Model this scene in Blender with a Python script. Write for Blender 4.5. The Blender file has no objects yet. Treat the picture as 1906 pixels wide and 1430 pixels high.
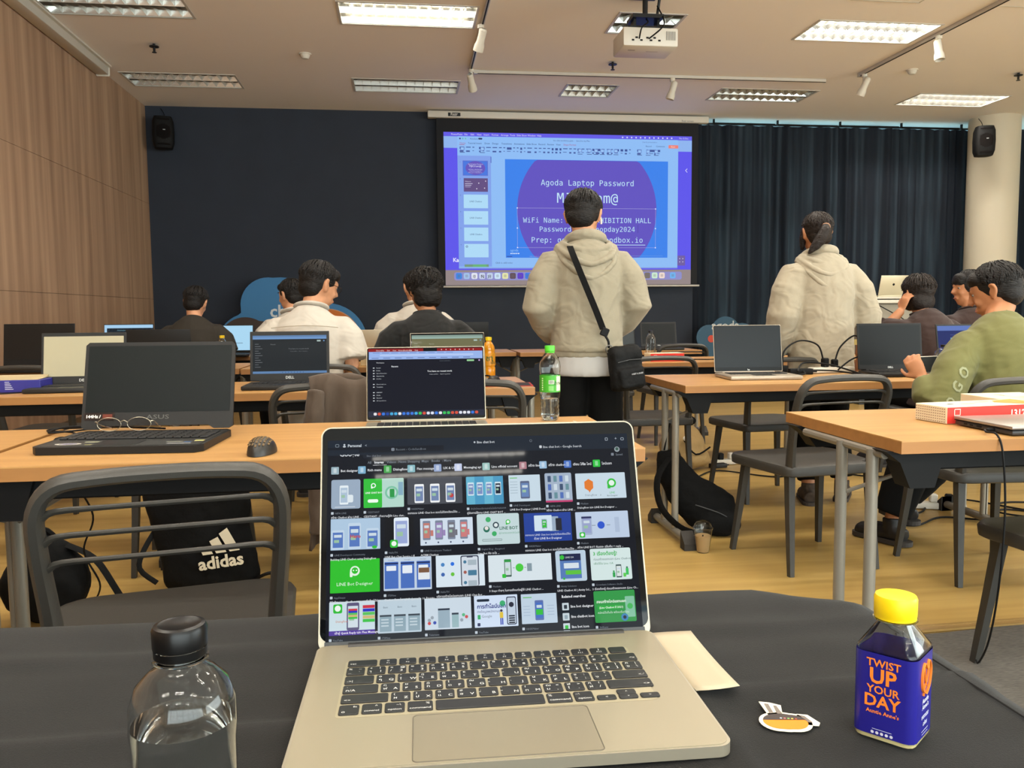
import bpy, bmesh, math, random, os
from mathutils import Vector, Matrix, Euler
from math import sin, cos, pi, radians as R
random.seed(7)
S = bpy.context.scene
COL = S.collection

# ------------------------------------------------------------ camera, world, exposure
CZ = 1.08
cam_d = bpy.data.cameras.new('camera'); cam = bpy.data.objects.new('camera', cam_d); COL.objects.link(cam)
cam_d.sensor_width = 36.0; cam_d.lens = 36.0 * 1566.8 / 1906; cam_d.clip_start = 0.02; cam_d.clip_end = 200
_Y, _P, _RO = 0.1307, 0.0848, -0.0089
_f = Vector((sin(_Y) * cos(_P), cos(_Y) * cos(_P), -sin(_P))); _r0 = Vector((cos(_Y), -sin(_Y), 0)); _u0 = _r0.cross(_f)
_r = _r0 * cos(_RO) + _u0 * sin(_RO); _u = -_r0 * sin(_RO) + _u0 * cos(_RO)
cam.matrix_world = Matrix(((_r.x, _u.x, -_f.x, 0), (_r.y, _u.y, -_f.y, 0), (_r.z, _u.z, -_f.z, CZ), (0, 0, 0, 1)))
S.camera = cam
w = bpy.data.worlds.new('sky'); S.world = w; w.use_nodes = True
w.node_tree.nodes['Background'].inputs[0].default_value = (0.42, 0.72, 0.86, 1)
w.node_tree.nodes['Background'].inputs[1].default_value = 3.2
S.view_settings.view_transform = 'Standard'; S.view_settings.look = 'None'
S.view_settings.exposure = 0.5; S.view_settings.gamma = 1.0; S.view_settings.use_curve_mapping = False
LAMP_W = 38.0
LAMP_COL = (1.0, 0.95, 0.86)

WIN_LAMP_W = 380.0           # lamps outside the right window and the added back-wall window

# ------------------------------------------------------------ helpers
def lin(c):
    return tuple(((x / 255) / 12.92 if x <= 10 else (((x / 255) + 0.055) / 1.055) ** 2.4) for x in c)
MATS = {}
def mat(name, rgb=(200, 200, 200), rough=0.5, metal=0.0, noise=0.0, nscale=(20, 20, 20), bump=0.0, bscale=None, coat=0.0,
        emit=None, es=1.0, trans=0.0, ior=1.45, attr=False, alpha=1.0, spec=0.5, sheen=0.0, rgb2=None, detail=3.0, fold=False):
    if name in MATS: return MATS[name]
    m = bpy.data.materials.new(name); m.use_nodes = True; nt = m.node_tree; b = nt.nodes['Principled BSDF']
    c = lin(rgb) + (1,)
    b.inputs['Base Color'].default_value = c; b.inputs['Roughness'].default_value = rough; b.inputs['Metallic'].default_value = metal
    b.inputs['Coat Weight'].default_value = coat; b.inputs['Transmission Weight'].default_value = trans; b.inputs['IOR'].default_value = ior
    b.inputs['Specular IOR Level'].default_value = spec; b.inputs['Sheen Weight'].default_value = sheen; b.inputs['Alpha'].default_value = alpha
    if emit is not None:
        b.inputs['Emission Color'].default_value = lin(emit) + (1,); b.inputs['Emission Strength'].default_value = es
    if attr:
        a = nt.nodes.new('ShaderNodeAttribute'); a.attribute_name = 'Col'
        if attr == 'emit':
            b.inputs['Base Color'].default_value = (0.004, 0.004, 0.005, 1)
            nt.links.new(a.outputs['Color'], b.inputs['Emission Color']); b.inputs['Emission Strength'].default_value = es
        else:
            nt.links.new(a.outputs['Color'], b.inputs['Base Color'])
    if noise or bump:
        tc = nt.nodes.new('ShaderNodeTexCoord'); mp = nt.nodes.new('ShaderNodeMapping'); mp.inputs['Scale'].default_value = nscale
        nt.links.new(tc.outputs['Object'], mp.inputs['Vector'])
        nz = nt.nodes.new('ShaderNodeTexNoise'); nz.inputs['Scale'].default_value = 1.0; nz.inputs['Detail'].default_value = detail
        nt.links.new(mp.outputs[0], nz.inputs['Vector'])
        if noise:
            cr = nt.nodes.new('ShaderNodeValToRGB'); e = cr.color_ramp.elements
            e[0].position = 0.3; e[1].position = 0.7
            e[0].color = tuple(max(0, x * (1 - noise)) for x in c[:3]) + (1,)
            e[1].color = (lin(rgb2) + (1,)) if rgb2 else tuple(min(1, x * (1 + noise)) for x in c[:3]) + (1,)
            nt.links.new(nz.outputs[0], cr.inputs[0]); nt.links.new(cr.outputs[0], b.inputs['Base Color'])
        if bump:
            src = nz
            if bscale:
                mp2 = nt.nodes.new('ShaderNodeMapping'); mp2.inputs['Scale'].default_value = bscale; nt.links.new(tc.outputs['Object'], mp2.inputs['Vector'])
                src = nt.nodes.new('ShaderNodeTexNoise'); src.inputs['Scale'].default_value = 1.0; src.inputs['Detail'].default_value = 2; nt.links.new(mp2.outputs[0], src.inputs['Vector'])
            bp = nt.nodes.new('ShaderNodeBump'); bp.inputs['Strength'].default_value = bump; bp.inputs['Distance'].default_value = 0.01 if not fold else 0.04
            if fold: src.inputs['Distortion'].default_value = 1.6; src.inputs['Detail'].default_value = 1.0
            nt.links.new(src.outputs[0], bp.inputs['Height']); nt.links.new(bp.outputs[0], b.inputs['Normal'])
    MATS[name] = m; return m

def frame(o, x, y=None, z=None):
    """4x4 matrix with origin o and axes x, y, z"""
    x = Vector(x).normalized()
    if z is None: y = Vector(y).normalized(); z = x.cross(y).normalized(); y = z.cross(x)
    else: z = Vector(z).normalized(); y = z.cross(x).normalized(); x = y.cross(z)
    o = Vector(o)
    return Matrix(((x.x, y.x, z.x, o.x), (x.y, y.y, z.y, o.y), (x.z, y.z, z.z, o.z), (0, 0, 0, 1)))
def T(x, y, z): return Matrix.Translation((x, y, z))
def RZ(a): return Matrix.Rotation(a, 4, 'Z')
def RX(a): return Matrix.Rotation(a, 4, 'X')
def RY(a): return Matrix.Rotation(a, 4, 'Y')

FONTS = {}
def font(k):
    if k not in FONTS:
        FONTS[k] = None
        fn = {'mono': 'DejaVuSansMono.woff2'}.get(k)
        if fn:
            try:
                p = os.path.join(bpy.utils.system_resource('DATAFILES', path='fonts'), fn)
                FONTS[k] = bpy.data.fonts.load(p)
            except Exception: FONTS[k] = None
    return FONTS[k]
TXT = {}
def text_geo(s, fk='sans', bold=0.0):
    key = (s, fk, bold)
    if key in TXT: return TXT[key]
    c = bpy.data.curves.new('lettering', 'FONT'); c.body = s; c.size = 1.0; c.resolution_u = 1 if len(s) > 12 else 2
    if bold: c.offset = bold
    f = font(fk)
    if f: c.font = f
    o = bpy.data.objects.new('lettering', c)
    me = o.to_mesh()
    vs = [v.co.copy() for v in me.vertices]; fs = [tuple(p.vertices) for p in me.polygons]
    o.to_mesh_clear(); bpy.data.objects.remove(o); bpy.data.curves.remove(c)
    TXT[key] = (vs, fs); return TXT[key]

class G:
    """collects geometry for one mesh object"""
    def __init__(s, M=None):
        s.v = []; s.f = []; s.mi = []; s.c = []; s.sm = []; s.M = M or Matrix(); s.m = 0; s.col = (1, 1, 1); s.smooth = True
    def add(s, vs, fs, sm=None):
        n = len(s.v); M = s.M
        s.v += [M @ Vector(v) for v in vs]
        s.f += [tuple(i + n for i in f) for f in fs]
        k = len(fs); s.mi += [s.m] * k; s.c += [s.col] * k; s.sm += [s.smooth if sm is None else sm] * k
        return s
    def bm(s, bm):
        bm.verts.index_update(); s.add([v.co for v in bm.verts], [[v.index for v in f.verts] for f in bm.faces]); bm.free(); return s
    def box(s, c, d, rot=None, bev=0.0, seg=1):
        bm = bmesh.new(); bmesh.ops.create_cube(bm, size=1.0)
        for v in bm.verts: v.co = Vector((v.co.x * d[0], v.co.y * d[1], v.co.z * d[2]))
        if bev: bmesh.ops.bevel(bm, geom=bm.edges[:], offset=min(bev, min(d) * 0.49), segments=seg, affect='EDGES', profile=0.5)
        Mx = Matrix.Translation(Vector(c)) @ (rot if rot is not None else Matrix())
        for v in bm.verts: v.co = Mx @ v.co
        return s.bm(bm)
    def lathe(s, prof, n=24, c=(0, 0, 0), sx=1, sy=1, cap=True, sq=0.0):
        vs = []; fs = []
        for (r, z) in prof:
            for i in range(n):
                a = 2 * pi * i / n; x, y = cos(a), sin(a)
                if sq:
                    k = (1 - sq) + sq / max(abs(x), abs(y)); k = min(k, 1 + 0.32 * sq); x *= k; y *= k
                vs.append((c[0] + r * x * sx, c[1] + r * y * sy, c[2] + z))
        for j in range(len(prof) - 1):
            for i in range(n):
                k = (i + 1) % n; fs.append((j * n + i, j * n + k, (j + 1) * n + k, (j + 1) * n + i))
        if cap:
            if prof[0][0] > 1e-5: fs.append(tuple(range(n - 1, -1, -1)))
            if prof[-1][0] > 1e-5: fs.append(tuple((len(prof) - 1) * n + i for i in range(n)))
        return s.add(vs, fs)
    def ball(s, c, r, n=14, m=9, rot=None):
        if not hasattr(r, '__len__'): r = (r, r, r)
        Mx = Matrix.Translation(Vector(c)) @ (rot if rot is not None else Matrix())
        vs = [Mx @ Vector((0, 0, -r[2]))]
        for j in range(1, m):
            t = pi * j / m
            for i in range(n): a = 2 * pi * i / n; vs.append(Mx @ Vector((r[0] * sin(t) * cos(a), r[1] * sin(t) * sin(a), -r[2] * cos(t))))
        vs.append(Mx @ Vector((0, 0, r[2]))); L = len(vs) - 1; fs = []
        for i in range(n):
            k = (i + 1) % n; fs.append((0, 1 + k, 1 + i)); fs.append((L, 1 + (m - 2) * n + i, 1 + (m - 2) * n + k))
            for j in range(m - 2): a = 1 + j * n; fs.append((a + i, a + k, a + n + k, a + n + i))
        return s.add(vs, fs)
    def rings(s, rings, closed=False, cap=True):
        """loft through rings of equal point count"""
        n = len(rings[0]); vs = [p for r in rings for p in r]; fs = []
        L = len(rings)
        for j in range(L if closed else L - 1):
            a = j * n; b = ((j + 1) % L) * n
            for i in range(n): k = (i + 1) % n; fs.append((a + i, a + k, b + k, b + i))
        if cap and not closed: fs.append(tuple(range(n - 1, -1, -1))); fs.append(tuple((L - 1) * n + i for i in range(n)))
        return s.add(vs, fs)
    def tube(s, pts, r, n=8, closed=False, flat=None, up=None, res=0):
        """tube along points; r number or list; flat=(rx, ry) section scale; res = spline subdivisions"""
        pts = [Vector(p) for p in pts]
        rs = list(r) if hasattr(r, '__len__') else [r] * len(pts)
        if res:
            q = []; rq = []; L = len(pts); rng = range(L if closed else L - 1)
            for i in rng:
                if closed: p0, p1, p2, p3 = (pts[(i + k) % L] for k in (-1, 0, 1, 2))
                else: p0 = pts[max(i - 1, 0)]; p1 = pts[i]; p2 = pts[i + 1]; p3 = pts[min(i + 2, L - 1)]
                for k in range(res):
                    t = k / res
                    q.append(0.5 * ((2 * p1) + (p2 - p0) * t + (2 * p0 - 5 * p1 + 4 * p2 - p3) * t * t + (3 * p1 - p0 - 3 * p2 + p3) * t ** 3))
                    rq.append(rs[i] * (1 - t) + rs[(i + 1) % L] * t)
            if not closed: q.append(pts[-1]); rq.append(rs[-1])
            pts, rs = q, rq
        L = len(pts); ref = Vector(up) if up is not None else None; rg = []; prev = None
        for i in range(L):
            d = (pts[(i + 1) % L] - pts[i - 1]) if closed else (pts[min(i + 1, L - 1)] - pts[max(i - 1, 0)])
            d = d.normalized() if d.length > 1e-9 else Vector((0, 0, 1))
            if ref is not None: u = ref - d * ref.dot(d)
            elif prev is not None: u = prev - d * prev.dot(d)
            else: a = Vector((0, 0, 1)) if abs(d.z) < 0.9 else Vector((1, 0, 0)); u = a - d * a.dot(d)
            if u.length < 1e-6: u = d.orthogonal()
            u.normalize(); prev = u; w_ = d.cross(u); fx, fy = flat or (1, 1)
            rg.append([pts[i] + (u * cos(2 * pi * k / n + pi / n) * fx + w_ * sin(2 * pi * k / n + pi / n) * fy) * rs[i] for k in range(n)])
        return s.rings(rg, closed=closed)
    def prism(s, poly, z0, z1):
        n = len(poly); vs = [(x, y, z0) for x, y in poly] + [(x, y, z1) for x, y in poly]
        return s.add(vs, [tuple(range(n - 1, -1, -1)), tuple(range(n, 2 * n))] + [(i, (i + 1) % n, n + (i + 1) % n, n + i) for i in range(n)], sm=False)
    def rrect(s, x0, y0, x1, y1, z0, z1, r, k=4):
        return s.prism(rr(x0, y0, x1, y1, r, k), z0, z1)
    def poly(s, pts, z=0.0):
        return s.add([(x, y, z) for x, y in pts], [tuple(range(len(pts)))], sm=False)
    def rect(s, x0, y0, x1, y1, z=0.0, col=None, r=0):
        if col is not None: s.col = lin(col)
        if r: return s.poly(rr(x0, y0, x1, y1, r, 3), z)
        return s.add([(x0, y0, z), (x1, y0, z), (x1, y1, z), (x0, y1, z)], [(0, 1, 2, 3)], sm=False)
    def disc(s, x, y, r, z=0.0, col=None, n=16, ry=None):
        if col is not None: s.col = lin(col)
        return s.poly([(x + r * cos(2 * pi * i / n), y + (ry or r) * sin(2 * pi * i / n)) for i in range(n)], z)
    def text(s, t, x, y, size, z=0.0, col=None, al='l', fk='sans', sx=1.0, bold=0.0, M=None):
        if col is not None: s.col = lin(col)
        vs, fs = text_geo(t, fk, bold)
        if not vs: return s
        x0 = min(v.x for v in vs); x1 = max(v.x for v in vs); ox = {'l': 0, 'c': -(x0 + x1) / 2, 'r': -x1}[al]
        q = [Vector(((v.x + ox) * size * sx + x, v.y * size + y, z)) for v in vs]
        if M is not None: q = [M @ p for p in q]
        return s.add(q, fs, sm=False)
    def done(s, name, mats, parent=None, ang=35, loc=None, doubles=False):
        me = bpy.data.meshes.new(name); me.from_pydata([tuple(v) for v in s.v], [], s.f)
        for m in (mats if isinstance(mats, (list, tuple)) else [mats]): me.materials.append(m)
        me.polygons.foreach_set('material_index', s.mi); me.polygons.foreach_set('use_smooth', s.sm)
        if any(c != (1, 1, 1) for c in s.c):
            a = me.color_attributes.new('Col', 'FLOAT_COLOR', 'CORNER'); d = []
            for p, c in zip(me.polygons, s.c): d += list(c + (1,)) * len(p.vertices)
            a.data.foreach_set('color', d)
        me.update(); 
        if any(s.sm): me.set_sharp_from_angle(angle=R(ang))
        o = bpy.data.objects.new(name, me); COL.objects.link(o)
        if parent is not None: o.parent = parent
        if loc is not None: o.location = loc
        return o
def rr(x0, y0, x1, y1, r, k=4):
    o = []
    for cx, cy, a0 in ((x1 - r, y0 + r, -90), (x1 - r, y1 - r, 0), (x0 + r, y1 - r, 90), (x0 + r, y0 + r, 180)):
        for i in range(k + 1): a = R(a0 + 90 * i / k); o.append((cx + r * cos(a), cy + r * sin(a)))
    return o
def tag(o, label, cat, group=None, kind=None):
    if label: o['label'] = label
    if cat: o['category'] = cat
    if group: o['group'] = group
    if kind: o['kind'] = kind
    return o
def thing(name, label, cat, loc=(0, 0, 0), rz=0.0, group=None):
    o = bpy.data.objects.new(name, None); COL.objects.link(o); o.location = loc; o.rotation_euler = (0, 0, rz); o.empty_display_size = 0.1
    return tag(o, label, cat, group)
def struct(o): o['kind'] = 'structure'; return o
def dup(o, loc=None, rz=None, label=None, group=None, parent=None):
    c = o.copy(); COL.objects.link(c)
    if parent is not None: c.parent = parent
    for ch in list(o.children): dup(ch, parent=c)
    if loc is not None: c.location = loc
    if rz is not None: c.rotation_euler = (0, 0, rz)
    if label: c['label'] = label
    if group: c['group'] = group
    return c
BAKE = []
def remesh(o, vox, sm=4, disp=0.0, dscale=0.1, fac=0.5, dname='CLOUDS', later=None):
    m = o.modifiers.new('remesh', 'REMESH'); m.mode = 'VOXEL'; m.voxel_size = vox; m.use_smooth_shade = True
    if sm: s = o.modifiers.new('smooth', 'SMOOTH'); s.iterations = sm; s.factor = fac
    if disp:
        t = bpy.data.textures.new('folds', dname); t.noise_scale = dscale
        d = o.modifiers.new('displace', 'DISPLACE'); d.texture = t; d.strength = disp; d.mid_level = 0.5; d.texture_coords = 'LOCAL'
        if disp > 0.004: s2 = o.modifiers.new('smooth2', 'SMOOTH'); s2.iterations = 2
    BAKE.append(o); return o
def bake_all():
    dg = bpy.context.evaluated_depsgraph_get(); new = {}
    for o in BAKE: new[o.name] = bpy.data.meshes.new_from_object(o.evaluated_get(dg), depsgraph=dg)
    for o in BAKE:
        old = o.data; o.modifiers.clear(); o.data = new[o.name]; o.data.name = old.name + '_surface'
    BAKE.clear()
# ------------------------------------------------------------ room shell
H = 3.7; XL = -3.12; XR = 9.7; YF = 11.3; YB = -5.2
M_ceil = mat('ceiling_paint', (244, 236, 226), 0.9)
M_navy = mat('navy_wall_paint', (44, 50, 61), 0.85, noise=0.06, nscale=(3, 3, 3))
M_white = mat('white_paint', (212, 206, 192), 0.55)
M_cream = mat('cream_wall', (232, 224, 208), 0.8)
M_black = mat('black_plastic', (9, 9, 10), 0.6, spec=.25)
M_dark = mat('dark_metal', (30, 30, 31), 0.4, 0.3)
def vinyl():
    m = bpy.data.materials.new('yellow_wood_vinyl'); m.use_nodes = True; nt = m.node_tree; b = nt.nodes['Principled BSDF']
    tc = nt.nodes.new('ShaderNodeTexCoord'); mp = nt.nodes.new('ShaderNodeMapping'); mp.inputs['Scale'].default_value = (0.9, 16, 1)
    nt.links.new(tc.outputs['Object'], mp.inputs[0]); n1 = nt.nodes.new('ShaderNodeTexNoise'); n1.inputs['Scale'].default_value = 1.0; n1.inputs['Detail'].default_value = 6; n1.inputs['Distortion'].default_value = 0.4
    nt.links.new(mp.outputs[0], n1.inputs[0]); cr = nt.nodes.new('ShaderNodeValToRGB')
    e = cr.color_ramp.elements; e[0].position = 0.25; e[0].color = lin((158, 126, 66)) + (1,); e[1].position = 0.75; e[1].color = lin((184, 153, 90)) + (1,)
    nt.links.new(n1.outputs[0], cr.inputs[0]); nt.links.new(cr.outputs[0], b.inputs['Base Color'])
    b.inputs['Roughness'].default_value = 0.36; b.inputs['Specular IOR Level'].default_value = 0.45
    return m
M_floor = vinyl()
floor = struct(G().box((3.29, 6.9, -0.03), (12.9, 8.84, 0.06)).done('floor', M_floor))
M_carpet = mat('grey_carpet', (98, 93, 86), 0.95, noise=0.3, nscale=(45, 300, 60), bump=0.35)
g = G(); g.prism([(XL, YB), (XR, YB), (XR, 2.62), (2.10, 2.545), (1.77, 2.515), (XL, 2.42)], -0.06, 0.004)
tag(g.done('carpet', M_carpet), 'dark grey carpet strip on the floor in the right foreground', 'carpet')
g = G(); g.box((0, 0, 0), (11.0, 0.03, 0.008)); g.box((0, 0.02, 0.004), (11.0, 0.012, 0.004))
o = g.done('floor_edge_strip', mat('edge_strip', (150, 118, 66), 0.4)); o.location = (3.2, 2.585, 0.006); o.rotation_euler = (0, 0, R(1.6)); tag(o, 'thin edging strip where the yellow wood floor meets the grey carpet', 'floor strip')
struct(G().box((3.29, 3.05, H + 0.2), (12.9, 16.6, 0.1)).done('ceiling_slab', M_ceil)); 

# ceiling board with rectangular openings for the fixtures
FIX = []   # (cx, cy, w, d, lit)
for cy in (7.72, 10.06):
    for cx, wd, lit in ((-2.35, 1.2, 0), (0.12, 1.2, 0.35 if cy < 8 else 0), (2.27, 0.6, 0), (4.43, 1.2, 1 if cy < 8 else 0), (6.95, 1.2, 1)):
        FIX.append((cx, cy, wd, 0.55, lit))
for cy in (5.38, 3.04, 0.70, -1.64, -3.9):
    for cx in (-1.9, 0.12, 2.27, 4.43, 6.95):
        FIX.append((cx, cy, 1.2, 0.55, 1 if (cx > 0.5 or cy < 1) else 0.6))
FIX = [f for f in FIX if not (f[0] == 6.95 and abs(f[1] - 7.72) < .1)]
g = G(); ys = sorted(set(f[1] for f in FIX)); y0 = YB - 0.1
def slab(x0, x1, ya, yb): g.add([(x0, ya, H), (x1, ya, H), (x1, yb, H), (x0, yb, H)], [(3, 2, 1, 0)], sm=False)
for cy in ys:
    slab(XL - .1, XR + .1, y0, cy - 0.275); x0 = XL - .1
    for f in sorted(q for q in FIX if q[1] == cy): slab(x0, f[0] - f[2] / 2, cy - .275, cy + .275); x0 = f[0] + f[2] / 2
    slab(x0, XR + .1, cy - .275, cy + .275); y0 = cy + 0.275
slab(XL - .1, XR + .1, y0, 12.0)
struct(g.done('ceiling', M_ceil))

M_louv = mat('louvre_aluminium', (205, 205, 200), 0.18, 0.9)
M_tube_on = mat('lamp_tube_lit', (255, 255, 255), 0.4, emit=(255, 238, 205), es=5.0)
M_tube_off = mat('lamp_tube_unlit', (190, 190, 185), 0.3)
M_frame = mat('fixture_frame', (196, 192, 182), 0.4)
def louvre(w_, d_):
    r = thing('louvre_light', 'recessed louvre ceiling light', 'ceiling light')
    g = G(); 
    g.box((0, 0, 0.118), (w_, d_, 0.006))
    for s_ in (-1, 1): g.box((s_ * (w_ / 2 - .004), 0, 0.06), (0.006, d_, 0.12)); g.box((0, s_ * (d_ / 2 - .004), 0.06), (w_, 0.006, 0.12))
    g.done('housing', M_louv, r)
    g = G()
    for s_ in (-1, 1): g.box((s_ * (w_ / 2), 0, -0.002), (0.022, d_ + .022, 0.008)); g.box((0, s_ * (d_ / 2), -0.002), (w_, 0.022, 0.008))
    g.done('frame', M_frame, r)
    n = int(round(w_ / 0.1)); cross = None
    for s_ in (-1, 1):
        for k in range(1, n):
            x = -w_ / 2 + w_ * k / n
            if cross is None:
                g = G(); g.add([(-.007, -.125, .045), (.007, -.125, .045), (0, -.125, .0), (-.007, .125, .045), (.007, .125, .045), (0, .125, 0)],
                               [(0, 1, 4, 3), (1, 2, 5, 4), (2, 0, 3, 5), (0, 2, 1), (3, 4, 5)], sm=False)
                cross = o = g.done('louvre_blade', M_louv, r)
            else: o = cross.copy(); COL.objects.link(o)
            o.location = (x, s_ * .135, 0.002)
    for yy in (0, -d_ / 2 + .018, d_ / 2 - .018):
        g = G(); g.add([(-w_ / 2, -.014, .05), (-w_ / 2, .014, .05), (-w_ / 2, 0, 0), (w_ / 2, -.014, .05), (w_ / 2, .014, .05), (w_ / 2, 0, 0)],
                       [(0, 1, 4, 3), (1, 2, 5, 4), (2, 0, 3, 5)], sm=False)
        o = g.done('louvre_rail', M_louv, r); o.location = (0, yy, 0.001)
    return r
def tubes(r, w_, lit):
    for s_ in (-1, 1):
        g = G(); g.tube([(-w_ / 2 + .04, s_ * .135, .085), (w_ / 2 - .04, s_ * .135, .085)], 0.013, 8)
        g.done('lamp_tube', M_tube_on if lit >= .3 else M_tube_off, r)
    if lit:
        for s_ in (-1, 1):
            L = bpy.data.lights.new('tube_light', 'AREA'); L.shape = 'RECTANGLE'; L.size = w_ - .06; L.size_y = 0.07; L.energy = LAMP_W * .5 * lit; L.color = LAMP_COL
            lo = bpy.data.objects.new('tube_light', L); COL.objects.link(lo); lo.parent = r; lo.location = (0, s_ * .135, 0.068)
wide = louvre(1.2, .55); sq = louvre(.6, .55)
LBL = {(-2.35, 7.72): 'recessed louvre light by the wood wall, cut by the top edge of the frame',
       (0.12, 7.72): 'warm glowing louvre light nearest the top left of centre, beside the left track',
       (4.43, 7.72): 'brightly lit louvre light beside the right-hand track',
       (2.27, 7.72): 'small square unlit louvre light directly behind the projector mount',
       (-2.35, 10.06): 'dim unlit louvre light in the far left corner of the ceiling',
       (0.12, 10.06): 'unlit long louvre light above the dark wall left of the screen housing',
       (2.27, 10.06): 'small square unlit louvre light above the projection screen',
       (4.43, 10.06): 'unlit long louvre light above the curtain, right of the screen',
       (6.95, 10.06): 'brightly lit louvre light in front of the white pillar'}
for i, (cx, cy, wd, dp, lit) in enumerate(FIX):
    src = wide if wd > 1 else sq
    lb = LBL.get((cx, cy)) or 'recessed louvre light, %s row behind the projector, %s' % ({5.38: 'first', 3.04: 'second', .7: 'third', -1.64: 'fourth'}.get(cy, 'fifth'), {-1.9: 'beside the wood wall', .12: 'second from the wood wall', 2.27: 'in the middle', 4.43: 'second from the right wall'}.get(cx, 'by the right wall'))
    first = not src.get('used')
    if first: src['used'] = 1; o = src; o.location = (cx, cy, H); o['label'] = lb
    else: o = dup(src, (cx, cy, H), label=lb)
    o['group'] = 'recessed louvre lights in the ceiling' if (cx, cy) in LBL else 'recessed louvre lights above the top edge of the frame'
    o['_lit'] = lit; o['_w'] = wd
LV = [o for o in COL.objects if o.name.startswith('louvre_light')]
for o in LV:
    tubes(o, o['_w'], o['_lit']); del o['_lit']; del o['_w']
    if 'used' in o: del o['used']

# walls
struct(G().box((0.435, YF + .1, H / 2), (7.17, 0.2, H)).done('wall_front', M_navy))
# right window inferred from bottle reflections; back window added to brighten the room
def holed(name, M, a0, a1, b0, b1, b2, b3):
    g = G(M)
    for x0, x1, z0, z1 in ((a0, b0, 0, H), (b1, a1, 0, H), (b0, b1, 0, b2), (b0, b1, b3, H)):
        if x1 > x0: g.box(((x0 + x1) / 2, 0, (z0 + z1) / 2), (x1 - x0, .1, z1 - z0))
    return struct(g.done(name, M_cream))
holed('wall_back', T(0, YB - .05, 0), XL - .1, XR + .1, -2.0, 8.6, .5, 3.1)
holed('wall_right', T(XR + .05, 0, 0) @ RZ(pi / 2), YB, 11.8, -4.2, 3.2, .5, 3.1)
def daylight(loc, rot, sx, sy, e, c=(1.0, .95, .86)):
    L = bpy.data.lights.new('daylight', 'AREA'); L.shape = 'RECTANGLE'; L.size = sx; L.size_y = sy; L.energy = e; L.color = c
    o = bpy.data.objects.new('daylight', L); COL.objects.link(o); o.location = loc; o.rotation_euler = rot
daylight((3.3, YB - .25, 1.8), (pi / 2, 0, 0), 10.6, 2.6, WIN_LAMP_W)  # unseen lamp at the added back window, lifts people, walls and ceiling
daylight((XR + .25, -.5, 1.8), (pi / 2, 0, pi / 2), 7.4, 2.6, WIN_LAMP_W * .8)
wb = struct(G().box((3.3, YB - .05, 1.8), (10.6, .02, .06)).done('added_back_window', mat('pale_window_frame', (190, 186, 178), .5)))
for k in range(8): G().box((-1.3 + k * 1.32, YB - .05, 1.8), (.05, .06, 2.6)).done('mullion', MATS['pale_window_frame'], wb)
wr = struct(G().box((XR + .05, -.5, 1.8), (.02, 7.4, .06)).done('window_3', MATS['pale_window_frame']))
for k in range(6): G().box((XR + .05, -4.2 + k * 1.48, 1.8), (.06, .05, 2.6)).done('mullion', MATS['pale_window_frame'], wr)
M_veneer = mat('wood_veneer', (168, 132, 104), 0.6, noise=0.22, nscale=(1, 9, 0.45), rgb2=(190, 156, 125), detail=7, bump=0.03)
wl = G().box((XL - .07, 3.2, H / 2), (0.1, 17.2, H)).done('wall_left', mat('wall_backing', (92, 66, 48), 0.8)); struct(wl)
zs = [0.1, 1.29, 2.49, H - 0.0]
for k in range(14):
    ya = YB + k * 1.22 - .3; yb = min(ya + 1.22, YF)
    for j in range(3):
        if yb > ya + .05:
            G().box((XL - .01, (ya + yb) / 2, (zs[j] + zs[j + 1]) / 2), (0.022, yb - ya - .0015, zs[j + 1] - zs[j] - .003), bev=.001).done('panel', M_veneer, wl)
struct(G().box((XL + .006, 3.2, .05), (0.014, 17, .1)).done('baseboard_left', mat('skirting', (110, 90, 66), .5)))
# long white blind cassette fixed along the left ceiling edge
r = thing('blind_cassette', 'long cream screen cassette fixed along the top of the wood wall', 'cassette', (XL, 0, 0))
G().box((0.075, 4.6, H - .05), (0.13, 9.9, 0.1), bev=.012, seg=2).done('case', M_white, r)
G().box((0.155, 4.6, H - .012), (0.03, 9.9, 0.02)).done('flange', M_white, r)
G().box((0.075, 9.56, H - .055), (0.14, 0.02, 0.112), bev=.008).done('end_cap', M_white, r)

# window behind the curtains
M_wf = mat('window_frame', (26, 28, 32), .5)
g = G()
for z, h in ((3.28, .10), (2.47, .17), (1.36, .12), (0.08, .16), (3.69, .03)): g.box((6.95, 11.62, z), (5.6, .08, h))
for x in (4.2, 5.5, 6.8, 8.1, 9.4): g.box((x, 11.63, H / 2), (.07, .08, H))
wn = struct(g.done('window_1', M_wf))
M_glass = mat('window_glass', (220, 235, 235), .02, trans=1.0, ior=1.1)
for x in (4.85, 6.15, 7.45, 8.75):
    for z0, z1 in ((.16, 1.3), (1.42, 2.38), (2.56, 3.22), (3.34, 3.68)): G().box((x, 11.64, (z0 + z1) / 2), (1.22, .006, z1 - z0)).done('pane', M_glass, wn)
# reveal beside the window
struct(G().box((4.10, 11.64, H / 2), (.16, .36, H)).done('trim_1', M_navy))

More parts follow.
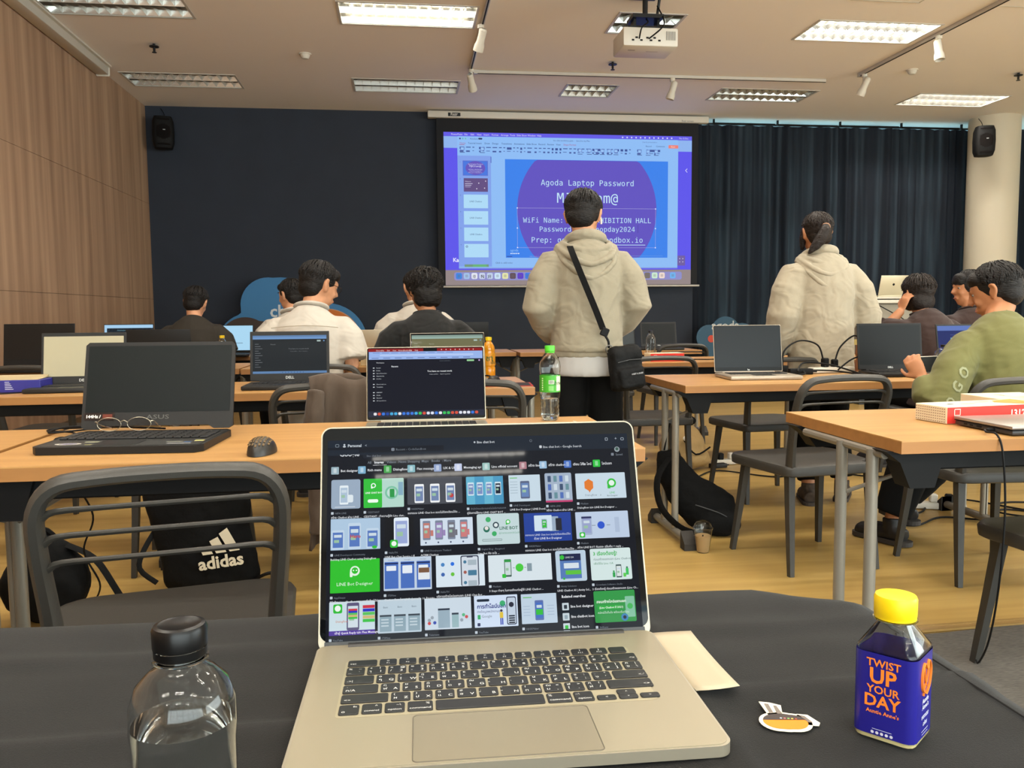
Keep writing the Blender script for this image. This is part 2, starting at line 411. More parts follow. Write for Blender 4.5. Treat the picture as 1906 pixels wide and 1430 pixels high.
def curtain(name, label, x0, x1, y, amp, seed):
    rnd = random.Random(seed); n = int((x1 - x0) / 0.016); z0, z1 = 0.03, H - .085
    ph = [rnd.uniform(0, 6.28) for _ in range(5)]; vs = []; fs = []; NZ = 6
    for j in range(NZ + 1):
        z = z0 + (z1 - z0) * j / NZ
        for i in range(n + 1):
            x = x0 + (x1 - x0) * i / n
            f = sin(x * 46 + 2.2 * sin(x * 3.1 + ph[0]) + ph[1]) * (0.6 + .4 * sin(x * 7 + ph[2])) + .35 * sin(x * 21 + ph[3])
            k = 1 - .25 * (j == NZ)
            vs.append((x + .006 * sin(x * 60 + j), y + amp * f * k, z + (0.012 * abs(sin(x * 12)) if j == NZ else 0)))
    for j in range(NZ):
        for i in range(n): a = j * (n + 1) + i; fs.append((a, a + 1, a + n + 2, a + n + 1))
    m = MATS.get('curtain_cloth')
    if m is None:
        m = bpy.data.materials.new('curtain_cloth'); m.use_nodes = True; nt = m.node_tree; nt.nodes.remove(nt.nodes['Principled BSDF'])
        d = nt.nodes.new('ShaderNodeBsdfDiffuse'); d.inputs[0].default_value = lin((42, 45, 52)) + (1,)
        t = nt.nodes.new('ShaderNodeBsdfTranslucent'); 
        tc = nt.nodes.new('ShaderNodeTexCoord'); mp = nt.nodes.new('ShaderNodeMapping'); mp.inputs['Scale'].default_value = (9, .1, .25); nt.links.new(tc.outputs['Object'], mp.inputs[0])
        nz = nt.nodes.new('ShaderNodeTexNoise'); nz.inputs['Scale'].default_value = 1; nz.inputs['Detail'].default_value = 2; nt.links.new(mp.outputs[0], nz.inputs[0])
        cr = nt.nodes.new('ShaderNodeValToRGB'); cr.color_ramp.elements[0].position = .45; cr.color_ramp.elements[0].color = lin((24, 26, 30)) + (1,)
        cr.color_ramp.elements[1].position = .72; cr.color_ramp.elements[1].color = lin((112, 100, 98)) + (1,)
        nt.links.new(nz.outputs[0], cr.inputs[0]); nt.links.new(cr.outputs[0], t.inputs[0])
        ms = nt.nodes.new('ShaderNodeMixShader'); ms.inputs[0].default_value = .2
        nt.links.new(d.outputs[0], ms.inputs[1]); nt.links.new(t.outputs[0], ms.inputs[2]); nt.links.new(ms.outputs[0], nt.nodes['Material Output'].inputs[0])
        MATS['curtain_cloth'] = m
    return tag(G().add(vs, fs).done(name, m, ang=180), label, 'curtain')
curtain('curtain', 'wide dark blue pleated curtain between the projection screen and the pillar', 4.03, 8.3, 11.36, .03, 3)
curtain('curtain', 'strip of dark curtain right of the white pillar at the frame edge', 8.92, 9.62, 11.36, .03, 9)
r = thing('curtain_rail', 'black curtain rail segments with daylight leaking above the dark curtain', 'curtain rail', (0, 11.33, 0))
for k in range(4): G().box((4.75 + k * .92, 0, H - .062 - .004 * (k % 2)), (.88, .03, .022), bev=.003).done('rail_segment', M_black, r)
for k in range(5): G().box((4.31 + k * .92, 0, H - .04), (.02, .03, .07)).done('rail_bracket', M_black, r)

# pillar
g = G(); g.lathe([(.325, 0), (.325, H)], 64, (8.22, 10.95, 0), cap=False); o = g.done('pillar', mat('pillar_paint', (216, 206, 184), .6), ang=60); struct(o); tag(o, 'round white pillar at the right end of the curtain', None)

# ------------------------------------------------------------ ceiling fittings
M_track = mat('track_metal', (196, 190, 180), .4, .2)
def track(name, label, p0, p1):
    r = thing(name, label, 'light track', p0); d = Vector(p1) - Vector(p0); L = d.length; a = math.atan2(d.y, d.x)
    G(RZ(a)).box((L / 2, 0, -.018), (L, .034, .034), bev=.003).done('track_body', M_track, r)
    G(RZ(a)).box((L / 2, 0, -.036), (L, .012, .004)).done('track_slot', M_black, r)
    G(RZ(a)).box((.02, 0, -.02), (.04, .04, .042)).done('end_cap', M_track, r)
track('light_track', 'left light track running from the top edge towards the screen', (.80, 9.30, H), (.76, 5.2, H))
track('light_track', 'thin cross track on the ceiling in front of the projection screen', (.84, 9.34, H), (4.86, 9.30, H))
track('light_track', 'right light track crossing beside the bright louvre light', (5.12, 9.05, H), (5.14, 5.2, H))
def spot(label, loc, rz, tilt):
    r = thing('track_spotlight', label, 'spotlight', loc, rz, 'white spotlights hung on the ceiling tracks')
    G().lathe([(.018, -.10), (.018, -.03), (.03, -.03), (.03, 0)], 14).done('stem', M_white, r)
    Mx = T(0, 0, -.13) @ RX(tilt)
    G(Mx).lathe([(.022, .10), (.034, .085), (.036, -.02), (.046, -.05), (.048, -.10), (.042, -.10), (.036, -.05)], 18, cap=False).done('lamp_head', M_white, r)
    G(Mx).lathe([(.0, -.052), (.036, -.05)], 16, cap=False).done('lens', mat('lens_grey', (150, 146, 136), .2), r)
spot('white track spotlight in front of the warm louvre light at top left of centre', (.77, 7.8, H - .035), 0.4, .6)
spot('white track spotlight at the far end of the left track', (.80, 9.2, H - .035), -.3, .9)
spot('white track spotlight in the middle of the cross track', (3.06, 9.32, H - .035), 1.2, .3)
spot('white track spotlight beside the bright louvre light on the right track', (5.13, 7.65, H - .035), .2, -.2)
spot('white track spotlight at the far end of the right track', (5.13, 8.95, H - .035), .5, .5)
def sprinkler(label, x, y):
    r = thing('sprinkler', label, 'sprinkler', (x, y, H), group='small sprinklers on the ceiling')
    G().lathe([(.012, -.07), (.012, 0)], 10).done('pipe', M_dark, r); G().lathe([(.0, -.032), (.045, -.03), (.045, -.022), (0, -.02)], 16).done('rosette', M_dark, r)
    G().lathe([(.0, -.085), (.022, -.083), (.022, -.078), (0, -.076)], 12).done('deflector', M_dark, r)
sprinkler('small dark sprinkler head near the wood wall, above the dim far left louvre', -2.31, 8.77)
sprinkler('small dark sprinkler head below the ceiling projector', 2.27, 8.9)
sprinkler('small dark sprinkler head at the right edge above the pillar', 6.91, 8.85)
def smoke(label, x, y):
    r = thing('smoke_detector', label, 'smoke detector', (x, y, H), group='white smoke detectors')
    G().lathe([(.0, -.05), (.03, -.05), (.045, -.03), (.05, -.012), (.055, 0)], 20).done('cover', M_white, r); G().lathe([(.06, -.01), (.062, 0)], 20).done('mounting_plate', M_white, r)
smoke('round white smoke detector left of the warm louvre light', -.9, 8.94)
smoke('round white smoke detector above the curtain, right of the right track', 5.63, 8.85)
for x, lb in ((4.15, 'flush ceiling access panel at the top edge, left of the right track'), (5.5, 'flush ceiling access panel at the top right corner')):
    r = thing('access_panel', lb, 'ceiling panel', (x, 6.75, H)); G().box((0, 0, -.004), (.6, .35, .008), bev=.002).done('hatch', M_ceil, r)
    g = G(); 
    for s_ in (-1, 1): g.box((s_ * .31, 0, -.003), (.012, .38, .012)); g.box((0, s_ * .185, -.003), (.63, .012, .012))
    g.done('rim', M_white, r)

# projector
r = thing('projector', 'white projector hanging from a black ceiling mount', 'projector', (2.06, 6.95, H))
G().box((0, .05, -.40), (.46, .34, .15), bev=.015, seg=2).done('body', mat('projector_white', (214, 208, 196), .4), r)
g = G(); g.tube([(0, .05, -.2), (0, .05, 0)], .022, 10); g.tube([(.1, .05, -.2), (.12, .02, 0)], .012, 8); g.box((0, .05, -.012), (.22, .2, .02)); g.box((0, .05, -.21), (.26, .2, .03)); g.box((-.1, .05, -.27), (.02, .1, .12)); g.box((.1, .05, -.27), (.02, .1, .12)); g.box((0, .05, -.315), (.36, .26, .02))
g.done('mount', M_dark, r)
G().lathe([(.0, 0), (.045, 0), (.05, .03), (.04, .04)], 20, c=(0, 0, 0)).done('lens', M_black, r).matrix_local = T(.1, .22, -.40) @ RX(-pi / 2)
for k, x in enumerate((-.15, -.12, -.08, -.03, .0, .03, .07)): G().box((x, -.122, -.43 + .02 * (k % 2)), (.02, .006, .012)).done('port', M_black, r)
g = G(); g.tube([(-.1, -.13, -.42), (-.1, -.2, -.36), (-.02, -.1, -.28), (.0, .05, -.2)], .006, 6, res=6); g.tube([(-.02, -.13, -.42), (.06, -.22, -.36), (.12, -.08, -.25), (.1, .04, -.1)], .006, 6, res=6)
g.done('cable', M_black, r)
g = G()
for k in range(7): g.box((.13 + .012 * k, -.1215, -.39), (.004, .004, .07))
g.done('vent_grille', mat('vent_grey', (120, 118, 112), .5), r)
g = G(T(0, .05, -.4752)); g.rect(-.16, -.06, -.10, -.04, 0); g.rect(.0, -.03, .1, -.02, 0)
g.done('sticker', mat('label_grey', (150, 140, 135), .6), r)

# speakers
def speaker(label, loc, rz, s_=1.0):
    r = thing('wall_speaker', label, 'speaker', loc, rz)
    G().lathe([(.06, -.2), (.105, -.19), (.125, -.13), (.13, 0), (.125, .13), (.105, .19), (.06, .2)], 28, sy=.85, sq=.6).done('cabinet', mat('speaker_black', (13, 12, 12), .7, spec=.3), r, ang=50)
    G().lathe([(.05, -.17), (.095, -.16), (.108, 0), (.095, .16), (.05, .17)], 28, c=(0, -.022, 0), sy=.85, sq=.6).done('grille', mat('grille_brown', (18, 14, 13), .9, spec=.2, bump=.4, nscale=(300, 300, 300)), r, ang=50)
    G().box((0, .14, .0), (.06, .12, .05)).done('bracket', M_dark, r)
    G().rect(-.014, -.006, .014, .006, 0).done('badge', mat('badge_grey', (150, 150, 150), .4), r).matrix_local = T(.01, -.117, .02) @ RX(pi / 2)
    G().tube([(0, .12, .1), (.02, .16, .25), (-.02, .2, .34)], .004, 6, res=4).done('cable', M_black, r)
speaker('dark speaker high in the left corner against the navy wall', (-2.86, YF - .2, 3.33), .25)
speaker('dark rounded speaker on the upper left side of the white pillar', (7.70, 10.45, 3.28), -.35)

# projection screen
SX0, SX1, SZ0, SZ1 = .60, 3.94, 1.50, 3.42
r = thing('projection_screen', 'pull-down projection screen with lit slide in a white housing', 'projection screen', (0, 11.16, 0))
G().box((2.28, 0, 3.635), (3.76, .1, .085), bev=.01, seg=2).done('housing', M_white, r)
G(frame((.66, -.051, 3.61), (1, 0, 0), (0, 0, 1))).rect(0, 0, .16, .045).done('name_plate', mat('plate_black', (20, 20, 20), .5), r)
g = G(frame((.665, -.0525, 3.615), (1, 0, 0), (0, 0, 1))); g.text('Razr', .075, .005, .05, 0, al='c', bold=.02); g.done('plate_lettering', mat('plate_white', (215, 210, 200), .5), r)
g = G(frame((3.78, -.0525, 3.60), (1, 0, 0), (0, 0, 1))); g.text('Razr screen', 0, .0, .035, 0); g.done('housing_lettering', mat('print_grey', (110, 106, 100), .5), r)
g = G(); g.box((2.27, .0, 2.51), (3.52, .003, 2.19)); g.done('screen_border', mat('screen_black', (22, 23, 27), .8), r)
g = G(); g.tube([(.50, 0, 1.425), (4.06, 0, 1.425)], .014, 12); g.done('pull_bar', M_track, r)
SLIDE_PARENT = r
# ------------------------------------------------------------ projected slide (1850 x 1095 layout units)
M_proj = mat('projected_picture', (0, 0, 0), .9, attr='emit', es=.72)
u = 3.34 / 1850
Mx = frame((SX0, -.003, SZ1), (1, 0, 0), (0, 0, 1)) @ Matrix.Diagonal((u, 1, 1, 1))
class UI:
    """flat picture on a screen; x right, y down in layout units, k = layer"""
    def __init__(s, M, sc, eps): s.g = G(M); s.sc = sc; s.e = eps; s.z = 0
    def r(s, x0, y0, x1, y1, c, rad=0, k=None):
        s.z += .02; q = s.sc; s.g.rect(x0 * q, -y1 * q, x1 * q, -y0 * q, s.zz(k), c, rad * q)
    def zz(s, k): return s.e * (1 + s.z + (k or 0) * 3)
    def d(s, x, y, rad, c, ry=None, n=20, k=None): s.z += .02; s.g.disc(x * s.sc, -y * s.sc, rad * s.sc, s.zz(k), c, n, ry * s.sc if ry else None)
    def p(s, pts, c, k=None): s.z += .02; s.g.col = lin(c); s.g.poly([(x * s.sc, -y * s.sc) for x, y in reversed(pts)], s.zz(k))
    def t(s, txt, x, y, size, c, al='l', fk='sans', bold=0, k=None, sx=1.0): s.z += .02; s.g.text(txt, x * s.sc, -y * s.sc, size * s.sc, s.zz(k), c, al, fk, sx, bold)
Mx = frame((SX0, -.003, SZ1), (1, 0, 0), (0, 0, 1))
U = UI(Mx, u, .00025)
LB = (150, 192, 242)
U.r(0, 0, 1850, 1095, (92, 84, 232)); U.r(0, 0, 1850, 30, (98, 90, 228)); U.r(0, 985, 1850, 1095, (146, 132, 132))
U.r(0, 30, 1850, 112, (140, 178, 236)); U.r(98, 28, 1745, 975, (140, 186, 242), 8)
U.r(98, 165, 340, 960, (128, 160, 232))
for k, t_ in enumerate(['PowerPoint', 'File', 'Edit', 'View', 'Insert', 'Format', 'Arrange', 'Tools', 'Slide Show', 'Window', 'Help']):
    U.t(t_, [55, 150, 195, 240, 290, 348, 415, 480, 530, 610, 680][k], 21, 17, (225, 225, 250))
for k in range(12): U.d(1320 + k * 34, 16, 6, (210, 212, 248), n=8)
U.t('Thu 12 Dec', 1750, 21, 15, (225, 225, 250))
for k, c in enumerate(((60, 60, 120), (110, 180, 190), (110, 190, 180))): U.d(118 + 20 * k, 45, 6, c)
U.t('AutoSave', 190, 50, 15, (60, 80, 130)); U.r(250, 38, 280, 50, (50, 60, 100), 6)
U.t('line-chat-workshop.pptx  -  Saved to my Mac', 800, 52, 15, (50, 60, 110)); U.t('Search presentation', 1470, 52, 14, (80, 105, 160))
for k, (x, t_) in enumerate(zip((115, 175, 235, 295, 350, 418, 510, 602, 690, 755, 820, 875), ['Home', 'Tutorial', 'Insert', 'Draw', 'Design', 'Transitions', 'Animations', 'Slide Show', 'Record', 'Review', 'View', 'Shape Format'])):
    U.t(t_, x, 82, 17, (170, 70, 110) if k in (0, 11) else (40, 60, 110))
U.r(112, 87, 150, 90, (170, 70, 110))
U.t('Record', 1495, 82, 15, (40, 60, 110)); U.t('Comments', 1575, 82, 15, (40, 60, 110)); U.r(1670, 66, 1745, 90, (232, 128, 120), 4); U.t('Share', 1688, 83, 15, (255, 230, 220))
rnd = random.Random(5)
for x0, x1 in ((115, 230), (255, 370), (400, 640), (660, 960), (980, 1020), (1045, 1180), (1200, 1390), (1430, 1470), (1500, 1530), (1560, 1600)):
    x = x0
    while x < x1:
        w_ = rnd.choice((14, 20, 34)); 
        U.r(x, 102, x + w_, 106 + rnd.choice((2, 12)), (60, 84, 150)); U.r(x, 128, x + w_ * .8, 131 + rnd.choice((1, 8)), (70, 92, 156))
        x += w_ + 12
for x in (120, 265, 985, 1055, 1105, 1152, 1205, 1255, 1435, 1500, 1562):
    U.r(x, 104, x + 28, 128, (90, 116, 190)); U.r(x + 3, 107, x + 25, 125, LB); U.r(x - 4, 140, x + 32, 144, (60, 80, 140))
# slide
U.r(443, 186, 1667, 896, (58, 128, 232))
cx, cy, rd = 1055, 545, 525; pts = []
for i in range(96):
    a = 2 * pi * i / 96; pts.append((cx + rd * cos(a), min(max(cy + rd * sin(a), 188), 895)))
U.p(pts, (96, 82, 190)); 
U.t('Agoda Laptop Password', cx, 370, 78, (190, 226, 246), 'c', 'mono'); U.t('MJK21am@', 1055, 495, 138, (196, 230, 248), 'c', 'mono', sx=.98)
for a_, b_ in (((530, 535), (1575, 535)), ((530, 822), (1570, 822)), ((530, 535), (530, 822)), ((1573, 535), (1573, 822))):
    U.r(a_[0] - 1, a_[1] - 1, b_[0] + 1, b_[1] + 1, (170, 170, 220)); 
for x, y in ((530, 535), (1573, 535), (530, 822), (1573, 822), (530, 680), (1573, 680)): U.d(x, y, 5, (220, 225, 250), n=8)
for t_, y in (('WiFi Name: AGODA EXHIBITION HALL', 640), ('Password:agodapopday2024', 705), ('Prep: go to codesandbox.io', 785)):
    U.t(t_.replace('word:a', 'word: '), cx, y, 70.5 if y < 720 else 76, (186, 222, 246), 'c', 'mono')
U.r(1100, 800, 1495, 804, (190, 226, 246)); U.r(1437, 655, 1439, 712, (60, 50, 120))
U.t('agoda', 475, 850, 26, (140, 190, 245)); 
for k in range(5): U.d(482 + 14 * k, 865, 5, (220, 235, 250), n=8)
U.r(450, 884, 490, 889, (50, 70, 150)); U.t('2023 Chatbot Lesson', 620, 890, 11, (170, 170, 220)); U.r(1380, 882, 1630, 884, (110, 160, 230))
# thumbnails
U.r(135, 200, 318, 307, (96, 110, 200)); U.r(139, 204, 314, 303, (72, 118, 220)); U.d(227, 253, 72, (100, 84, 186), 49)
for t_, y, s_ in (('Agoda Laptop Password', 228, 11), ('MJK21am@', 245, 18), ('WiFi Name: AGODA HALL', 266, 9), ('Password: popday2024', 277, 9), ('Prep: go to codesandbox.io', 288, 9)): U.t(t_, 227, y, s_, (220, 225, 250), 'c')
U.r(141, 325, 316, 421, (98, 78, 128)); U.t('Welcome', 150, 352, 11, (220, 215, 240)); U.r(150, 362, 205, 366, (200, 196, 225)); U.r(150, 374, 196, 378, (200, 196, 225)); U.r(150, 386, 190, 389, (180, 176, 215))
for x, y in ((250, 360), (300, 345), (235, 400), (292, 395)): U.d(x, y, 4, (230, 226, 240), n=8)
for k, t_ in enumerate(('LINE Chatbot', 'LINE Chatbot', 'LINE Chatbot', '')):
    y = 442 + k * 118; U.r(139, y, 316, y + 97, (172, 216, 244)); U.t(t_, 227, y + 54, 16, (50, 70, 120), 'c')
U.d(158, 815, 8, (60, 80, 130)); U.d(158, 815, 5, (172, 216, 244))
U.r(139, 944, 316, 962, (112, 150, 120)); U.r(200, 944, 300, 962, (104, 176, 116))
for k in range(6): U.t(str(k + 1), 113, 215 + k * 118, 12, (60, 80, 140)); 
U.r(338, 170, 344, 215, (90, 110, 190)); U.t('Click to add notes', 365, 938, 17, (40, 56, 100)); U.r(98, 968, 1745, 975, (128, 150, 220))
U.t('Kah', 55, 925, 40, (225, 225, 250), bold=.03); U.r(98, 890, 130, 930, (128, 160, 232), k=.01)
U.r(1745, 880, 1805, 955, (110, 92, 160), 6)
for a_ in ((1760, 900), (1784, 900), (1760, 924), (1784, 924)): U.r(a_[0], a_[1], a_[0] + 6, a_[1] + 6, (225, 225, 240))
U.p([(1800, 250), (1815, 235), (1817, 239), (1805, 250), (1817, 262), (1815, 266)], (220, 220, 250))
U.r(1745, 30, 1850, 112, (140, 178, 236))
# dock
U.r(62, 1000, 1780, 1060, (140, 140, 200), 16)
ic = [(60, 130, 220), (160, 190, 230), (225, 228, 240), (200, 210, 235), (190, 205, 232), (200, 225, 245), (225, 225, 170), (96, 78, 90), (92, 60, 200), (60, 120, 220), (226, 118, 90), (230, 235, 245), (60, 110, 200), (230, 230, 240), (90, 160, 220), (210, 90, 100),
      (90, 180, 120), (170, 175, 200), (235, 235, 240), (240, 180, 90), (70, 90, 180), (220, 225, 240), (110, 100, 220), (230, 235, 240), (110, 170, 200), (120, 110, 105), (200, 230, 205), (235, 215, 205), (110, 175, 235)]
for k, c in enumerate(ic):
    x = 75 + k * 56.6 + (28 if k == 28 else 0); U.r(x, 1006, x + 44, 1050, c, 10); U.r(x + 12, 1018, x + 32, 1038, tuple(int(v * .72 + 30) for v in c), 4)
U.t('12', 195, 1044, 30, (40, 40, 60), sx=.8); U.t('N', 257, 1044, 34, (30, 30, 50)); U.t('31', 305, 1044, 30, (30, 30, 50))
U.g.done('slide_picture', M_proj, SLIDE_PARENT)

# ------------------------------------------------------------ cloud cut-outs by the front wall
M_print = mat('printed_board', (255, 255, 255), .6, attr='base')
def blob(cs, n=90):
    """outline around a union of circles (radial sweep)"""
    mx = sum(c[0] for c in cs) / len(cs); my = sum(c[1] for c in cs) / len(cs); o = []
    for i in range(n):
        a = 2 * pi * i / n; d = Vector((cos(a), sin(a))); best = 0
        for x, y, r_ in cs:
            p = Vector((x - mx, y - my)); b = p.dot(d); q = b * b - (p.dot(p) - r_ * r_)
            if q >= 0: best = max(best, b + math.sqrt(q))
        o.append((mx + best * cos(a), my + best * sin(a)))
    return o
def scalep(p, k):
    mx = sum(x for x, y in p) / len(p); my = sum(y for x, y in p) / len(p); return [(mx + (x - mx) * k, my + (y - my) * k) for x, y in p]
r = thing('cloud_board', 'large blue cloud shaped cut-out board standing behind the seated man in white', 'display board', (-1.35, 11.05, 0))
Mb = frame((0, 0, 0), (1, 0, 0), (0, 0, 1))
big = blob([(-.55, .70, .40), (-.15, 1.05, .50), (.42, .72, .50), (0, .45, .45), (-.3, 1.2, .35)])
g = G(Mb); g.col = lin((60, 124, 176)); g.prism(big, -.01, .01); g.done('board', M_print, r)
g = G(Mb)
g.col = lin((66, 52, 46)); g.poly(blob([(-.60, .72, .33), (-.42, .70, .3)]), .0115)
g.col = lin((222, 160, 20)); g.poly([(-.45, .78), (-.3, .84), (-.05, .84), (-.05, .3), (-.5, .3), (-.52, .6)], .012)
g.col = lin((196, 148, 110)); g.poly([(.42 + .44 * cos(2 * pi * i / 40), .70 + .45 * sin(2 * pi * i / 40)) for i in range(40)], .012)
g.col = lin((205, 112, 38)); g.poly([(.42 + .40 * cos(a), .74 + .40 * sin(a)) for a in [R(20 + 7 * i) for i in range(16)]], .0125)
g.col = lin((116, 40, 96)); g.poly([(.36 + .38 * cos(2 * pi * i / 40), .58 + .42 * sin(2 * pi * i / 40)) for i in range(40)], .013)
g.done('print', M_print, r)
g = G(Mb); g.text('chill', -.12, 1.05, .22, .0135, (214, 222, 226), 'c', bold=.02); g.done('lettering', M_print, r)
G().box((0, .12, .2), (.5, .2, .02)).done('foot', M_dark, r)
r = thing('cloud_sign', 'small blue cloud shaped sign with white lettering at the foot of the curtain', 'sign', (4.38, 11.0, 0))
cl = blob([(-.24, .72, .17), (0, .80, .20), (.24, .74, .17), (0, .50, .24)], 60)
g = G(Mb); g.col = lin((52, 88, 112)); g.prism(cl, -.01, .01); g.done('board', M_print, r)
g = G(Mb); g.text('agoda', 0, .825, .17, .0115, (188, 196, 196), 'c', bold=.01); g.disc(-.2, .70, .05, .0115, (200, 70, 50)); g.disc(-.06, .68, .045, .0115, (214, 150, 40)); g.disc(.07, .68, .045, .0115, (70, 140, 80)); g.disc(.2, .70, .045, .0115, (110, 60, 130)); g.done('lettering', M_print, r)
G().box((0, .1, .13), (.3, .2, .26)).done('foot', M_dark, r)

# ------------------------------------------------------------ tables
def beech():
    m = bpy.data.materials.new('beech_laminate'); m.use_nodes = True; nt = m.node_tree; b = nt.nodes['Principled BSDF']
    tc = nt.nodes.new('ShaderNodeTexCoord'); mp = nt.nodes.new('ShaderNodeMapping'); mp.inputs['Scale'].default_value = (1.6, 26, 26)
    nt.links.new(tc.outputs['Object'], mp.inputs[0]); n1 = nt.nodes.new('ShaderNodeTexNoise'); n1.inputs['Scale'].default_value = 1.0; n1.inputs['Detail'].default_value = 5; n1.inputs['Distortion'].default_value = .3
    nt.links.new(mp.outputs[0], n1.inputs[0]); cr = nt.nodes.new('ShaderNodeValToRGB'); e = cr.color_ramp.elements
    e[0].position = .3; e[0].color = lin((170, 124, 68)) + (1,); e[1].position = .75; e[1].color = lin((188, 143, 84)) + (1,)
    nt.links.new(n1.outputs[0], cr.inputs[0]); nt.links.new(cr.outputs[0], b.inputs['Base Color']); b.inputs['Roughness'].default_value = .38
    return m
M_beech = beech(); M_edge = mat('beech_edge_band', (156, 108, 58), .5, noise=.1, nscale=(2, 30, 30))
M_steel = mat('grey_painted_steel', (138, 132, 120), .35, .35); M_rub = mat('dark_rubber_cap', (44, 40, 36), .7)
def table(label, x0, y0, w_=1.6, d_=.66, feet=(-.002, 1.6), group='beech training tables'):
    r = thing('training_table', label, 'table', (x0, y0, 0), 0, group)
    G().box((w_ / 2, d_ / 2, .7385), (w_, d_, .003)).done('tabletop', M_beech, r)
    G().box((w_ / 2, d_ / 2, .7215), (w_ - .0006, d_ - .0006, .031)).done('edge_band', M_edge, r)
    G().box((w_ / 2, .075, .68), (w_ - .14, .05, .055), bev=.004).done('beam', M_black, r)
    G().box((w_ / 2, d_ - .07, .69), (w_ - .14, .04, .04), bev=.004).done('beam', M_black, r)
    for fx in feet:
        s_ = 1 if fx < w_ / 2 else -1
        for yy, hh in ((.07, .10), (d_ - .08, .07)):
            g = G(frame((fx + s_ * .022, yy, .707), (s_, 0, 0), (0, 0, 1))); g.prism([(-.04, 0), (.13, 0), (.10, -hh), (.03, -hh), (.0, -.03)], -.035, .035); g.done('corner_bracket', M_black, r)
        c = (fx, 0, 0)
        fr = G(); fr.tube([(fx, .13, .05), (fx, .13, .70)], .0168, 12); fr.tube([(fx, .29, .05), (fx, .29, .70)], .0168, 12); f = fr.done('leg_frame', M_steel, r)
        G().tube([(fx, -.06, .035), (fx, .44, .035)], .019, 12).done('foot_bar', M_steel, f)
        G().tube([(fx + s_ * .004, .075, .692), (fx + s_ * .004, .52, .692)], .0125, 10).done('top_rail', M_steel, f)
        for yy, sg in ((-.075, -1), (.455, 1)):
            g = G(); g.prism([(-.029, 0), (.029, 0), (.029, .06), (-.029, .06)], 0, .078)
            bmx = g.v; 
            for i, v in enumerate(bmx):
                if v.z > .05 and v.y < .01: v.z = .03
            o = g.done('foot_cap', M_rub, f); o.location = (fx, yy, 0); o.rotation_euler = (0, 0, 0 if sg < 0 else pi)
            if sg < 0: o.location = (fx, yy - .02, 0)
            else: o.location = (fx, yy + .02, 0)
        G().tube([(fx + s_ * .01, .28, .55), (fx + s_ * .24, .12, .68)], .006, 8).done('brace', M_steel, f)
    return r
table('beech table left of the aisle holding the large black laptop and honeycomb mouse', -1.0, 2.02)
table('beech table at the left frame edge, touching the table with the dark laptop and mouse', -2.62, 2.03)
table('beech table holding the black laptop with the dark web page and the red mouse', -1.0, 3.76)
table('beech table at the left, holding the blue paper box and the grey laptop', -2.62, 3.80)
table('beech table with the red spotted carton and closed grey laptop, right foreground', 1.275, 2.0)
table('beech table at the right frame edge beyond the closed grey laptop', 2.885, 2.0, 1.6)
table('beech table right of the aisle with the open silver laptop and cable tangle', 1.28, 3.68, 1.6, .67)
table('beech table in front of the man in the olive sweater', 2.885, 3.68, 1.6, .67)
table('beech table before the red box and clear bottle, behind the standing man in grey', 1.12, 5.37)
table('beech table where the person in brown sits with a blue screened laptop', 2.75, 5.37)
table('beech table facing the man in the white shirt', -1.0, 5.45)
table('beech table at the left wall, third row, carrying the wide black monitor-like laptop', -2.62, 5.5)
table('front row beech table behind the standing man in grey', 1.0, 7.05)
table('front row beech table left of centre with the light laptop and water bottle', -.62, 7.15)
table('front row beech table by the left wall with the bright screened laptops', -2.24, 7.15)

